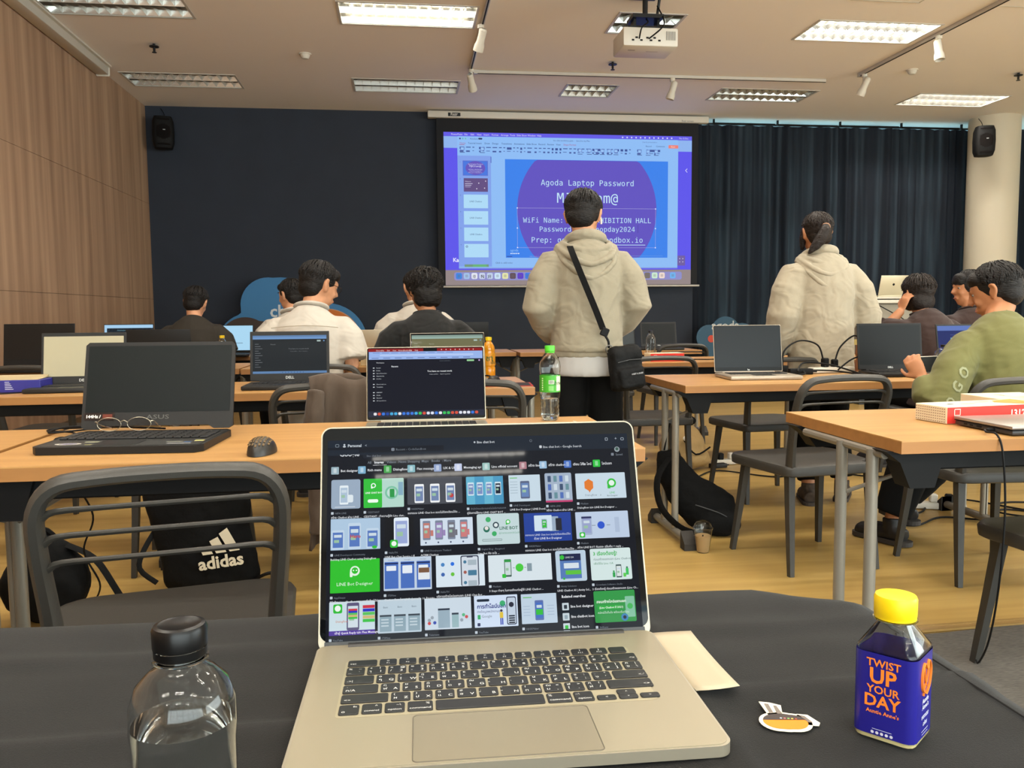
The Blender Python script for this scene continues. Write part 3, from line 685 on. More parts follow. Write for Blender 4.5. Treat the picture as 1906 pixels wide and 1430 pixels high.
# ------------------------------------------------------------ chairs
M_chair = mat('grey_chair_plastic', (54, 52, 48), .45, bump=.05, nscale=(400, 400, 400))
M_red = mat('red_sticker', (190, 52, 36), .5)
def make_chair():
    r = thing('plastic_chair', 'x', 'chair')
    # seat: rounded plate with skirt
    out = []
    for cx, cy, rad, a0 in ((.16, -.165, .03, -90), (.165, .155, .06, 0), (-.165, .155, .06, 90), (-.16, -.165, .03, 180)):
        for i in range(6): a = R(a0 + 18 * i); out.append((cx + (rad + .03) * cos(a) * (1 if abs(cx) else 1), cy + (rad + .02) * sin(a)))
    n = len(out)
    def ring(k, z, dz=0): return [Vector((x * k, y * k, z + dz)) for x, y in out]
    g = G(); g.rings([ring(.96, .405), ring(1.0, .41), ring(1.01, .436), ring(.985, .447), ring(.93, .449), ring(.6, .443), ring(.2, .44)]); g.done('seat', M_chair, r, ang=50)
    for sx in (-1, 1):
        g = G(); g.tube([(sx * .185, .165, .43), (sx * .20, .185, .25), (sx * .222, .215, 0)], [.026, .022, .017], 4, flat=(1, .8), up=(0, 1, 0), res=3); g.done('front_leg', M_chair, r, ang=30)
        g = G(); g.tube([(sx * .186, -.17, .45), (sx * .19, -.185, .25), (sx * .20, -.215, 0)], [.027, .023, .017], 4, flat=(1, .8), up=(0, 1, 0), res=3); g.done('rear_leg', M_chair, r, ang=30)
    P = [(-.186, -.175, .42), (-.196, -.20, .56), (-.203, -.235, .68), (-.198, -.262, .755), (-.165, -.278, .797), (-.10, -.286, .808), (0, -.289, .811), (.10, -.286, .808), (.165, -.278, .797), (.198, -.262, .755), (.203, -.235, .68), (.196, -.20, .56), (.186, -.175, .42)]
    g = G(); g.tube(P, [.027, .024, .023, .022, .0205, .019, .019, .019, .0205, .022, .023, .024, .027], 8, flat=(1, .72), up=(0, 1, .2), res=4); g.done('back_frame', M_chair, r, ang=50)
    for z, y in ((.752, -.262), (.705, -.247), (.655, -.232)):
        g = G(); w_ = .192
        g.tube([(-w_, y + .004, z - .012), (-w_ + .025, y - .004, z), (-.09, y - .018, z + .004), (0, y - .022, z + .005), (.09, y - .018, z + .004), (w_ - .025, y - .004, z), (w_, y + .004, z - .012)],
               [.011, .0075, .0065, .0065, .0065, .0075, .011], 6, flat=(.8, 1), res=3); g.done('back_slat', M_chair, r, ang=60)
    G().box((.07, -.189, .423), (.07, .004, .010)).done('sticker', M_red, r)
    return r
ch0 = make_chair(); used_ = [False]
def chair(label, x, y, deg=0, group='grey slatted plastic chairs'):
    if not used_[0]: used_[0] = True; o = ch0; o.location = (x, y, 0); o.rotation_euler = (0, 0, R(deg)); o['label'] = label; o['group'] = group
    else: o = dup(ch0, (x, y, 0), R(deg), label, group)
    return o
chair('grey slatted plastic chair in the left foreground, directly in front of the black cloth', -.475, 1.78, 12)
chair('grey slatted plastic chair between the open silver laptop table and the carton table', 1.722, 3.40, 7)
chair('grey slatted plastic chair the man in the olive sweater sits on', 2.345, 3.14, -4)
chair('grey plastic chair cut by the right frame edge, its leg over the carpet', 1.94, 2.07, 0)
chair('grey slatted plastic chair with the brown jacket hanging on it', -.29, 3.50, 2)
chair('grey plastic chair behind the black drawstring bag under the left table', -.92, 3.80, 2)
chair('grey plastic chair with a bluish lit seat in front of the red box', 1.50, 4.98, 0)
chair('grey plastic chair beyond the open silver laptop, its seat seen under the table', 2.08, 4.64, 4)
chair('grey plastic chair behind the bag-strap man beside the front table', 1.62, 6.68, 0)
chair('grey plastic chair left of the dark screened front laptops', 2.22, 6.72, 0)
chair('grey plastic chair under the man in the white shirt', -.42, 4.72, 0)
chair('grey plastic chair under the person with curly black hair', .22, 5.0, 0)
chair('grey plastic chair tucked in at the left wall beside the blue paper box', -1.95, 5.05, -8)
chair('grey plastic chair under the person in black far left', -1.42, 6.46, 0)
chair('grey plastic chair under the person in the far white shirt', .10, 6.44, 0)
chair('grey plastic chair under the person hidden behind the man in white', -.70, 6.6, 0)
chair('grey plastic chair under the person in brown', 3.36, 4.95, 0)
chair('grey plastic chair under the person in profile at the right', 3.93, 5.12, 0)
chair('grey plastic chair at the table edge behind the tall laptop screen', .28, 3.52, -3)
# ------------------------------------------------------------ laptops
M_disp = mat('lit_display', (0, 0, 0), .03, spec=.2, attr='emit', es=.72, ior=1.2)
M_key = mat('black_key', (24, 23, 23), .5); M_keyg = mat('key_legend', (205, 205, 200), .6)
M_alu = mat('silver_aluminium', (156, 148, 131), .36, .55); M_alud = mat('grey_aluminium', (158, 150, 142), .35, .6)
M_lapb = mat('dark_laptop_plastic', (34, 33, 32), .5, spec=.35); M_lapk = mat('black_laptop_plastic', (20, 19, 18), .45, spec=.35)
M_glassb = mat('black_display_glass', (7, 8, 10), .03, spec=.25); M_off = mat('unlit_matte_display', (14, 17, 19), .4, spec=.25)
M_logo = mat('silver_logo', (200, 200, 195), .4, .3)
def laptop(label, x, y, deg, w_=.36, d_=.245, lid=.235, tilt=15, body=M_lapb, screen=None, bez=(.012, .012, .03), z=.74, th=.02, keys=True, name='laptop', logo=None, group=None, deck=None, scr_mat=None, bezm=None):
    """origin: middle of the hinge edge on the table; local +y points away from the user"""
    r = thing(name, label, 'laptop', (x, y, z), R(deg), group)
    g = G(); g.box((0, -d_ / 2, th / 2 + .001), (w_, d_, th), bev=.006, seg=2); g.done('base', body, r)
    G().rrect(-w_ / 2 + .008, -d_ + .008, w_ / 2 - .008, -.012, th + .001, th + .0018, .006).done('deck', deck or body, r)
    if keys:
        g = G(); kw = w_ - .07; n = 14
        for j in range(5):
            for i in range(n):
                if j == 0 and 3 <= i <= 8: continue
                g.box((-kw / 2 + kw * (i + .5) / n, -d_ * .56 + j * .0185 * d_ / .24, th + .0035), (kw / n - .003, .0155 * d_ / .24, .004))
        g.box((-kw / 2 + kw * 6 / n, -d_ * .56, th + .0035), (kw * 6 / n - .003, .0155, .004)); g.done('keyboard', M_key, r)
        G().rrect(-.052, -d_ + .015, .052, -d_ * .66, th + .0016, th + .0024, .004).done('trackpad', mat('dark_trackpad', (34, 33, 32), .3) if body is not M_alu else M_alu, r)
    L = T(0, -.004, th + .003) @ RX(-R(tilt))        # lid plane: x, z up, front face at y = 0
    g = G(); g.box((0, .003, lid / 2), (w_, .006, lid), bev=.0028, seg=2); o = g.done('lid', body, r); o.matrix_local = L
    F = L @ frame((-w_ / 2, -.0006, 0), (1, 0, 0), (0, 0, 1))
    g = G(); g.rrect(.003, .004, w_ - .003, lid - .003, -.0004, .0004, .006); o = g.done('bezel', bezm or (body if body is not M_alu else M_glassb), r); o.matrix_local = F
    g = G(); g.rrect(bez[0], bez[2], w_ - bez[0], lid - bez[1], 0, .0007, .002); o2 = g.done('display', scr_mat or (M_glassb if body is M_alu else M_off), r); o2.matrix_local = F
    if screen:
        U = UI(Matrix(), .001, .00006); U.g.M = T(bez[0], lid - bez[1], .0008); screen(U, (w_ - 2 * bez[0]) * 1000, (lid - bez[1] - bez[2]) * 1000)
        o3 = U.g.done('screen_image', M_disp, r); o3.matrix_local = F
    if logo:
        g = G(); g.text(logo, w_ / 2, bez[2] * .3, bez[2] * .5, .0006, al='c', bold=.02); o4 = g.done('logo', M_logo, r); o4.matrix_local = F
    G().tube([(-w_ * .38, -.002, th), (w_ * .38, -.002, th)], .006, 8).done('hinge', body, r)
    return r
def web_dark(bg=(40, 44, 46), top=(96, 130, 172), txt=(120, 124, 128), title=None):
    def f(U, w_, h):
        U.r(0, 0, w_, h, bg); U.r(0, 0, w_, h * .1, top); U.r(0, h * .045, w_, h * .1, tuple(int(v * 1.15) for v in top)); U.r(0, h * .94, w_, h, top)
        U.r(w_ * .87, h * .13, w_ * .92, h * .17, (170, 190, 185)); U.d(w_ * .965, h * .15, h * .018, (110, 150, 200))
        U.t('Recent', w_ * .24, h * .25, h * .045, txt)
        U.t(title or 'You have no recent work', w_ * .62, h * .37, h * .05, txt, 'c'); U.t('Create sandbox    Import repository', w_ * .62, h * .43, h * .03, txt, 'c')
        for k in range(11): U.r(w_ * .03, h * (.22 + .06 * k), w_ * (.03 + .05 + .05 * ((k * 7) % 3) / 2), h * (.23 + .06 * k), txt)
        for k in range(8): U.d(w_ * (.4 + .04 * k), h * .97, h * .012, (50, 80, 130), n=6)
    return f
def blue_screen(U, w_, h):
    U.r(0, 0, w_, h, (40, 50, 104)); U.r(0, 0, w_, h * .13, (96, 120, 186)); U.r(w_ * .26, h * .32, w_ * .36, h * .37, (120, 170, 190)); U.r(w_ * .26, h * .24, w_ * .8, h * .25, (80, 90, 150)); U.r(w_ * .26, h * .48, w_ * .8, h * .49, (80, 90, 150))
def code_screen(U, w_, h):
    U.r(0, 0, w_, h, (165, 205, 235)); U.r(w_ * .05, h * .13, w_, h, (22, 28, 36)); U.r(w_ * .26, h * .2, w_ * .6, h * .24, (76, 104, 112)); U.r(w_ * .26, h * .31, w_ * .33, h * .36, (205, 215, 215)); U.r(w_ * .24, h * .42, w_ * .3, h * .45, (150, 160, 160))
def white_screen(U, w_, h):
    U.r(0, 0, w_, h, (170, 214, 240)); U.r(w_ * .5, h * .7, w_ * .72, h * .72, (90, 110, 130))

# laptops on the left block
def asus(r, w_, lid):
    L = None
laptop('black laptop with grey painted-glare screen at the left, behind the large dark laptop', -1.49, 4.20, 4, .375, .25, .245, 12, M_lapb, scr_mat=mat('painted_glare_display', (168, 160, 132), .5), bez=(.012, .018, .036), logo='DELL', name='laptop')  # screen glare is painted as a flat pale base colour
laptop('black laptop showing a dark web page, in front of the man in the white shirt', -.53, 4.13, 0, .372, .25, .240, 10, M_lapb, web_dark(), bez=(.013, .02, .036), logo='DELL')
laptop('wide unlit black laptop against the wood wall, far left', -2.27, 5.66, -2, .43, .26, .275, 8, M_lapk, scr_mat=mat('very_black_display', (8, 8, 8), .3), bez=(.008, .012, .05))
laptop('open laptop showing a bright bordered dark page by the wood wall, far left', -2.27, 7.45, 4, .39, .25, .25, 8, M_lapk, code_screen, bez=(.004, .006, .03))
laptop('dark laptop seen from behind its lid, left of the person in black', -1.54, 5.70, 178, .40, .25, .235, 12, M_lapb)
laptop('laptop with a bright pale blue page, right of the person in black', -1.38, 7.30, -4, .30, .23, .235, 8, M_lapk, white_screen, bez=(.004, .006, .022))
laptop('closed-lid-back beige silver laptop left of the curly haired person', -0.092, 5.92, 180, .36, .24, .21, 8, mat('champagne_aluminium', (182, 170, 146), .4, .4))
laptop('unlit black laptop lid behind the far white shirt', .50, 7.35, 180, .52, .24, .24, 8, M_lapk)
laptop('silver laptop with an olive tinted page in front of the curly haired person', .235, 4.22, 2, .375, .25, .225, 14, M_alu, web_dark((112, 110, 78), (128, 150, 140), (168, 172, 150)), bez=(.008, .012, .02))
# mid dark web page laptop on the second left table
def mac2(U, w_, h):
    U.r(0, 0, w_, h, (14, 17, 30)); U.r(0, 0, w_, h * .045, (140, 22, 24)); U.r(w_ * .48, 0, w_ * .6, h * .045, (8, 8, 8)); U.r(0, h * .045, w_, h * .16, (150, 178, 232)); U.r(w_ * .1, h * .085, w_ * .92, h * .11, (180, 200, 240), 2)
    for k in range(9): U.t(['', 'Chrome', 'File', 'Edit', 'View', 'History', 'Bookmarks', 'Tab', 'Help'][k], w_ * (.02 + .048 * k), h * .036, h * .026, (240, 220, 220))
    for k in range(9): U.r(w_ * (.03 + .1 * k), h * .135, w_ * (.09 + .1 * k), h * .142, (60, 80, 130)); U.r(w_ * (.04 + .08 * k), h * .06, w_ * (.1 + .08 * k), h * .066, (90, 110, 170))
    for k in range(8): U.d(w_ * (.64 + .04 * k), h * .022, h * .009, (230, 200, 200), n=6)
    U.r(w_ * .86, h * .175, w_ * .925, h * .2, (150, 210, 150), 2); U.d(w_ * .97, h * .187, h * .012, (200, 160, 220)); U.t('Search CodeSandbox', w_ * .62, h * .195, h * .018, (110, 120, 130))
    U.t('Recent', w_ * .2, h * .275, h * .034, (225, 228, 232), bold=.02); U.t('You have no recent work', w_ * .62, h * .352, h * .034, (235, 238, 240), 'c', bold=.02); U.t('Create sandbox     Import repository', w_ * .62, h * .392, h * .02, (200, 205, 208), 'c')
    U.t('Workspace', w_ * .07, h * .215, h * .024, (220, 224, 228))
    for k, t_ in enumerate(('Recent', 'Drafts', 'Synced branches', 'Repositories', 'Archive', '', 'Shared with me', 'Templates', '', 'LIBRARY', 'Drafts', 'Discover', 'All repositories')):
        if t_: U.t(t_, w_ * .07, h * (.29 + .04 * k), h * .022, (205, 210, 215)); U.r(w_ * .04, h * (.277 + .04 * k), w_ * .055, h * (.29 + .04 * k), (205, 210, 215), 1)
    U.r(0, h * .915, w_, h, (40, 44, 60)); 
    rn = random.Random(4)
    for k in range(26): U.r(w_ * (.045 + .035 * k), h * .935, w_ * (.072 + .035 * k), h * .975, [(60, 120, 220), (230, 230, 235), (210, 80, 60), (70, 170, 220), (60, 190, 90), (30, 70, 160), (220, 225, 240)][rn.randrange(7)], 3)
    U.r(0, h * .045, w_ * .006, h * .9, (20, 24, 44))
laptop('open silver laptop showing a dark page that reads no recent work, behind the foreground laptop', .072, 2.50, -1.5, .355, .248, .226, 16.5, M_alu, mac2, bez=(.006, .006, .012))

# large gaming style laptop, first left table
r = thing('gaming_laptop', 'large black laptop with unlit screen and stickers, on the left table near the mesh mouse', 'laptop', (-.683, 2.462, .74), R(-4)); r.scale = (1.155, 1.17, 1.07)
w_, d_, lid, th = .36, .255, .232, .018
g = G(); g.prism([(-.18, -.02), (-.165, 0), (.165, 0), (.18, -.02), (.18, -d_ + .02), (.165, -d_), (-.165, -d_), (-.18, -d_ + .02)], .001, th); g.done('base', M_lapk, r)
G().rrect(-.172, -.245, .172, -.02, th, th + .0008, .006).done('deck', mat('gaming_deck', (34, 33, 31), .45), r)
key0 = None
rows = [(15, .0), (15, .0), (15, .0), (15, .0), (15, 0), (15, 0)]
for j in range(6):
    for i in range(17):
        if j == 0 and 4 <= i <= 8: continue
        if key0 is None: key0 = o = G().box((0, 0, .002), (.0165, .0155, .004), bev=.0012).done('key', M_key, r)
        else: o = key0.copy(); COL.objects.link(o)
        o.location = (-.155 + i * .0193, -.145 + j * .0186, th + .001)
G().box((-.155 + 6 * .0193, -.145, th + .003), (.094, .0155, .004), bev=.0012).done('space_bar', M_key, r)
G().rrect(-.06, -.238, .035, -.17, th + .0006, th + .0014, .004).done('trackpad', mat('dark_trackpad', (34, 33, 32), .3), r)
L = T(0, -.006, th + .004) @ RX(-R(14)); F = L @ frame((-.18, -.0006, 0), (1, 0, 0), (0, 0, 1))
g = G(); g.v and None
g.prism([(.0, .006), (.01, .0), (.04, .0), (.052, .009), (.302, .009), (.314, .0), (.35, 0), (.36, .006), (.36, lid - .008), (.352, lid), (.008, lid), (.0, lid - .008)], -.007, 0); g.done('lid', M_lapb, r).matrix_local = F
G().rrect(.008, .045, .352, lid - .010, 0, .0008, .002).done('display', mat('unlit_matte_display2', (13, 19, 20), .4, spec=.25), r).matrix_local = F
g = G(); g.text('ASUS', .18, .026, .016, .0008, al='c', sx=1.5, bold=.01); g.done('logo', mat('dim_logo', (92, 92, 90), .35, .4), r).matrix_local = F
g = G(); g.rrect(.006, .024, .078, .044, .0008, .0012, .003); g.done('refresh_rate_sticker', mat('sticker_black', (22, 10, 9), .3), r).matrix_local = F
g = G(); g.text('144Hz /', .010, .0305, .011, .0014, al='l', bold=.04, col=(230, 225, 215)); g.rect(.05, .028, .073, .040, .0014, (96, 34, 14)); g.done('sticker_print', M_print, r).matrix_local = F
g = G(T(0, 0, th + .0012)); g.disc(-.115, -.215, .028, 0, (196, 190, 178), 20, .012); g.disc(-.115, -.215, .02, .0002, (90, 84, 120), 20, .007); g.done('oval_sticker', M_print, r); g = G(T(0, 0, th + .0012)); 
for a in ((-.075, -.232, -.03, -.222, 0, (120, 116, 70)), (-.09, -.195, -.06, -.183, 0, (150, 150, 120)), (.09, -.21, .125, -.198, 0, (110, 110, 100)), (.1, -.232, .15, -.224, 0, (150, 150, 150)), (.13, -.215, .145, -.205, 0, (60, 90, 130)), (.148, -.200, .168, -.184, 0, (190, 182, 110))):
    g = G(T(0, 0, th + .0012)); g.rect(*a); g.done('sticker', M_print, r)
o = G().box((-.187, -.10, .012), (.016, .03, .012), bev=.004).done('power_plug', M_black, r)

# eyeglasses lying on the keyboard
M_wire = mat('glasses_wire', (170, 160, 140), .3, .8); M_lens = mat('glasses_lens', (235, 225, 220), .03, trans=1.0, ior=1.02, spec=.6)
r = thing('eyeglasses', 'thin metal rimmed eyeglasses resting on the keyboard of the large black laptop', 'eyeglasses', (-.755, 2.405, .785), R(0)); r.scale = (1.15,) * 3
for s_ in (-1, 1):
    P = [(s_ * .034 + .027 * cos(2 * pi * i / 20), 0, .016 * sin(2 * pi * i / 20)) for i in range(20)]
    G().tube(P, .0008, 6, closed=True).done('rim', M_wire, r)
    G(frame((s_ * .034, 0, 0), (1, 0, 0), (0, 0, 1))).disc(0, 0, .0265, 0, n=20, ry=.0155).done('lens', M_lens, r)
    G().tube([(s_ * .061, 0, .006), (s_ * .066, .004, .006), (s_ * .066, .03, -.004), (s_ * .058, .09, -.02)], .0016, 6, res=3).done('temple', M_wire, r)
G().tube([(-.008, 0, .004), (0, -.002, .009), (.008, 0, .004)], .0013, 6, res=4).done('bridge', M_wire, r)

# honeycomb mouse
r = thing('computer_mouse', 'black honeycomb shell computer mouse beside the large black laptop', 'mouse', (-.345, 2.115, .74), R(-6)); r.scale = (1.08,) * 3
g = G(); P = []
for j in range(9):
    t = j / 8; z = .038 * (1 - (t) ** 2.2) ** .5 if t < 1 else 0
    P.append((.98 * (t), z))
rgs = []
for j in range(8):
    a = (pi / 2) * j / 7; k = cos(a); rgs.append([Vector((.031 * (k ** .7) * cos(b) * (1 + .08 * sin(b)), .06 * (k ** .7) * sin(b), .001 + .037 * sin(a) * (1 - .25 * max(0, sin(b)) * k))) for b in [2 * pi * i / 24 for i in range(24)]])
g.rings(rgs); g.done('shell', mat('mouse_black', (30, 28, 25), .4), r, ang=60)
g = G()
for i in range(-3, 4):
    for j in range(6):
        x = i * .0075; y = -.05 + j * .0105 + (.005 if i % 2 else 0)
        rho = min(.99, math.hypot(x / .031, y / .06)); kk = rho ** (1 / .7); z = .0012 + .037 * math.sqrt(1 - kk * kk) * (1 - .25 * max(0, y / .06 / max(rho, .01)) * kk)
        if rho > .86: continue
        g.box((x, y, z), (.0042, .0075, .0012), rot=RX(-y * 12) @ RY(x * 20))
g.done('honeycomb_holes', mat('hole_tan', (96, 76, 48), .8), r)
G().box((0, .036, .0285), (.006, .016, .006), bev=.002).done('scroll_wheel', M_rub, r)

# table side sticker + cable on left table
r = thing('paper_label', 'torn white paper label stuck on the front edge of the far left table', 'label', (-0.881, 2.0278, .722))
G(frame((-.09, -.0005, -.012), (1, 0, 0), (0, 0, 1))).rrect(0, 0, .11, .028, 0, .0006, .003).done('paper', mat('label_paper', (196, 184, 160), .7), r)
g = G(frame((-.085, -.0015, -.003), (1, 0, 0), (0, 0, 1))); g.text('TEMP', 0, 0, .018, 0, sx=1.6); g.done('lettering', M_black, r)
def cable(label, pts, rad=.0028, res=8, name='cable', m=M_black, closed=False):
    return tag(G().tube(pts, rad, 6, res=res, closed=closed).done(name, m), label, 'cable')
cable('black charger cable looped on the left table behind the large black laptop', [(-.86, 2.38, .745), (-.90, 2.47, .745), (-.95, 2.56, .746), (-1.03, 2.60, .746), (-1.02, 2.66, .745), (-.90, 2.62, .75), (-.93, 2.55, .752), (-1.0, 2.53, .75), (-.97, 2.60, .757), (-.84, 2.63, .75), (-.7, 2.60, .745)])
cable('black cable hanging below the left table down to the backpack', [(-1.0, 2.66, .72), (-1.01, 2.70, .60), (-.98, 2.78, .45), (-1.02, 2.8, .33), (-.99, 2.84, .2), (-1.08, 2.95, .08), (-1.15, 3.05, .05)], .003)
tag(G().box((-1.23, 2.30, .744), (.10, .16, .006), rot=RZ(.3), bev=.002).done('notepad', mat('blue_cover', (66, 66, 160), .5)), 'edge of a blue notepad on the far left table, at the frame edge', 'notepad')

# blue paper box (left, second table)
def bluebox(label, x, y, deg, w_=.30, d_=.16, h=.055):
    r = thing('snack_box', label, 'box', (x, y, .741), R(deg)); mb = mat('blue_carton', (44, 42, 128), .45)
    G().box((0, 0, h / 2), (w_, d_, h), bev=.003).done('carton', mb, r)
    g = G(); g.box((0, .01, h + .003), (w_ * .9, d_ * .9, .005), rot=RX(.03), bev=.002); g.box((w_ * .1, d_ * .35, h + .008), (w_ * .7, .05, .004), rot=RX(.2)); g.done('paper_liner', mat('kraft_paper', (186, 168, 130), .8), r)
    g = G(frame((-w_ * .42, -d_ / 2 - .0008, .006), (1, 0, 0), (0, 0, 1))); g.rect(0, 0, .10, .024, 0, (206, 186, 140), .004); g.rect(.065, .004, .088, .02, .0003, (214, 160, 40)); g.rect(.006, .009, .06, .014, .0003, (150, 110, 80))
    g.col = lin((196, 196, 220))
    for k in range(5): g.rect(.13, .008 + .008 * k, .165 - .004 * k, .011 + .008 * k, .0003)
    g.done('print', M_print, r); return r
bluebox('dark blue paper box on the left table beside the grey-glare laptop', -1.77, 4.10, 3)
bluebox('flat blue box lying behind the right unlit laptop, near the dome shouldered bottle', 2.80, 4.24, 2, .15, .12, .045)
cable('thin black cable lying before the dark blue paper box', [(-1.90, 4.02, .744), (-1.83, 3.94, .744), (-1.74, 3.94, .744), (-1.66, 4.0, .744)])

# ------------------------------------------------------------ right block laptops
laptop('open silver laptop with a dark unlit screen, facing the camera on the right table', 1.785, 4.16, -4, .36, .27, .245, 10, mat('silver_laptop_body', (168, 156, 140), .35, .4), bez=(.008, .008, .024), logo='hp', bezm=M_off, scr_mat=mat('unlit_screen_blueblack', (12, 17, 22), .3, spec=.3))
laptop('unlit black laptop right of the cable tangle, before the olive sweater man', 2.555, 4.13, -6, .345, .24, .245, 8, M_lapk, bez=(.010, .010, .026), logo='DELL')
laptop('laptop with a dark blue page beside the person in brown', 3.076, 4.27, 2, .31, .23, .235, 10, M_lapk, blue_screen, bez=(.008, .010, .02))
laptop('small unlit black laptop in front of the blue cloud sign', 2.30, 5.98 + 1.35, -3, .33, .24, .225, 14, M_lapb, bez=(.014, .014, .026), logo='DELL')
laptop('unlit dark laptop lid right behind the black crossbody bag', 1.92, 5.98 + 1.4, 6, .36, .24, .25, 8, M_lapb, scr_mat=mat('charcoal_display', (32, 36, 38), .35), bez=(.01, .01, .02))
laptop('silver laptop on the white lectern, logo on its lid', 5.62, 9.10, 178, .33, .24, .235, 16, mat('light_aluminium', (206, 196, 168), .4, .4), z=1.215)
lg = [o for o in COL.objects if o.get('label', '').startswith('silver laptop on the white lectern')][0]
o = G(frame((0, 0, 0), (1, 0, 0), (0, 0, 1))).disc(0, 0, .014, 0, n=16).done('lid_logo', M_black, lg); o.matrix_local = T(0, -.004, .023) @ RX(-R(16)) @ T(0, .0068, .13) @ RZ(pi)
r = thing('lectern', 'white lectern with a bright top edge near the curtain', 'lectern', (5.55, 9.2, 0))
G().box((0, 0, .59), (.72, .5, 1.1), bev=.01).done('cabinet', mat('lectern_grey', (150, 144, 130), .6), r); G().box((0, 0, 1.165), (.86, .62, .04), bev=.008).done('shelf', M_white, r); G().box((0, 0, 1.205), (.86, .62, .018), bev=.004).done('top', M_white, r)
G().box((0, 0, .03), (.8, .56, .06)).done('plinth', M_dark, r)
cable('black cable running down the front of the white lectern', [(5.2, 8.88, 1.2), (5.25, 8.86, 1.16), (5.6, 8.86, .98), (5.85, 8.85, .82)], .006)
# closed laptop, right foreground
r = thing('closed_laptop', 'closed grey laptop lying in front of the red spotted carton', 'laptop', (1.772, 2.137, .741), R(0))
G().box((0, 0, .008), (.34, .235, .013), bev=.004, seg=2).done('base', mat('laptop_underside', (46, 44, 42), .4), r)
G().box((0, 0, .0215), (.345, .24, .009), bev=.003, seg=2).done('lid', M_alud, r)
G().box((0, 0, .0153), (.342, .237, .002)).done('seam', M_black, r)
for k, (yy, ln) in enumerate(((.07, .012), (.045, .012), (.012, .02))): G().box((-.1702, yy, .009), (.002, ln, .005)).done('port', M_black, r)
G().box((-.178, -.045, .008), (.022, .014, .009), bev=.003).done('plug', M_black, r)
cable('black charging cable from the closed grey laptop down over the table edge', [(1.575, 2.09, .75), (1.55, 2.05, .75), (1.55, 2.01, .748), (1.55, 1.985, .70), (1.555, 1.975, .55), (1.55, 1.98, .35), (1.62, 2.1, .15), (1.68, 2.22, .03), (1.76, 2.34, .012)])

def carton(label, x, y, deg, z=.741, w_=.36, d_=.20, h=.065, num=True):
    r = thing('snack_carton', label, 'box', (x, y, z), R(deg)); mw = mat('white_carton', (222, 208, 178), .6)
    G().box((0, 0, h / 2), (w_, d_, h), bev=.0015).done('carton', mw, r)
    g = G(frame((-w_ / 2, -d_ / 2 - .0006, 0), (1, 0, 0), (0, 0, 1))); g.rect(.001, .001, w_ - .001, h - .001, 0, (206, 44, 32))
    g.col = lin((235, 215, 200))
    for a in ((.025, .024, .027, .042), (.025, .024, .046, .026), (.045, .026, .047, .044), (.026, .042, .047, .044)): g.rect(*a, .0004)
    g.rect(.027, .012, .036, .022, .0004); g.rect(.045, .008, .10, .013, .0004)
    if num: g.text('1312', .225, .014, .030, .0004, (240, 225, 210), sx=.95, bold=.02); g.disc(.30, .026, .008, .0004, (240, 225, 210), 7)
    g.done('front_print', M_print, r)
    g = G(frame((-w_ / 2 - .0006, d_ / 2, 0), (0, -1, 0), (0, 0, 1))); g.col = lin((120, 84, 70))
    for i in range(22):
        for j in range(8):
            if .012 + i * .0088 < d_ and .010 + j * .0076 < h: g.rect(.004 + i * .0088, .004 + j * .0076, .0085 + i * .0088, .0062 + j * .0076, 0)
    g.done('side_print', M_print, r)
    g = G(T(0, 0, h + .0006)); g.disc(-.11, .0, .012, 0, (80, 70, 60), 12, .006); g.rect(-.08, -.01, -.03, -.006, 0, (190, 120, 90)); g.rect(-.0, .02, .05, .026, 0, (190, 120, 90))
    g.col = lin((226, 140, 60)); g.poly([(.05, .0), (.10, -.06), (.17, -.06), (.17, .06), (.08, .04)], 0) if num else None; g.done('top_print', M_print, r)
    return r
carton('white carton with red printed side in the right foreground, behind the closed laptop', 1.757, 2.355, 7, h=.05, d_=.13)
carton('second white spotted carton at the right edge, partly behind the small clear bottle', 2.00, 2.535, 90, num=False, w_=.2, d_=.22, h=.05)
c3 = carton('red and white box on the far table behind the bag, right of the clear bottle', 1.78, 5.56, 2, num=False, w_=.24, d_=.13, h=.055)

# power adapters and cables on the right table
def adapter(label, x, y, deg, w_=.12, d_=.05, h=.03, z=.741, m=M_black):
    r = thing('power_adapter', label, 'power adapter', (x, y, z), R(deg)); G().box((0, 0, h / 2), (w_, d_, h), bev=.005, seg=2).done('brick', m, r); G().tube([(w_ / 2, 0, h / 2), (w_ / 2 + .025, 0, h / 2)], .005, 8).done('strain_relief', m, r); return r
adapter('black power adapter brick lying between the two unlit laptops on the right table', 2.09, 4.20, -10)
adapter('smaller black power adapter behind the brick between the laptops', 2.04, 4.30, 60, .07, .05, .04)
r = thing('power_strip', 'white power strip under the tangle of black plugs', 'power strip', (2.30, 4.27, .741), R(8))
G().box((0, 0, .016), (.26, .055, .03), bev=.006, seg=2).done('body', M_white, r)
for k in range(4):
    G().disc(-.09 + .06 * k, 0, .017, .0316, n=16).done('socket', mat('socket_grey', (150, 146, 138), .6), r)
G().box((-.04, 0, .055), (.035, .035, .05), bev=.006).done('plug', M_black, r); G().box((.02, .0, .05), (.03, .035, .045), bev=.006).done('plug', M_black, r)
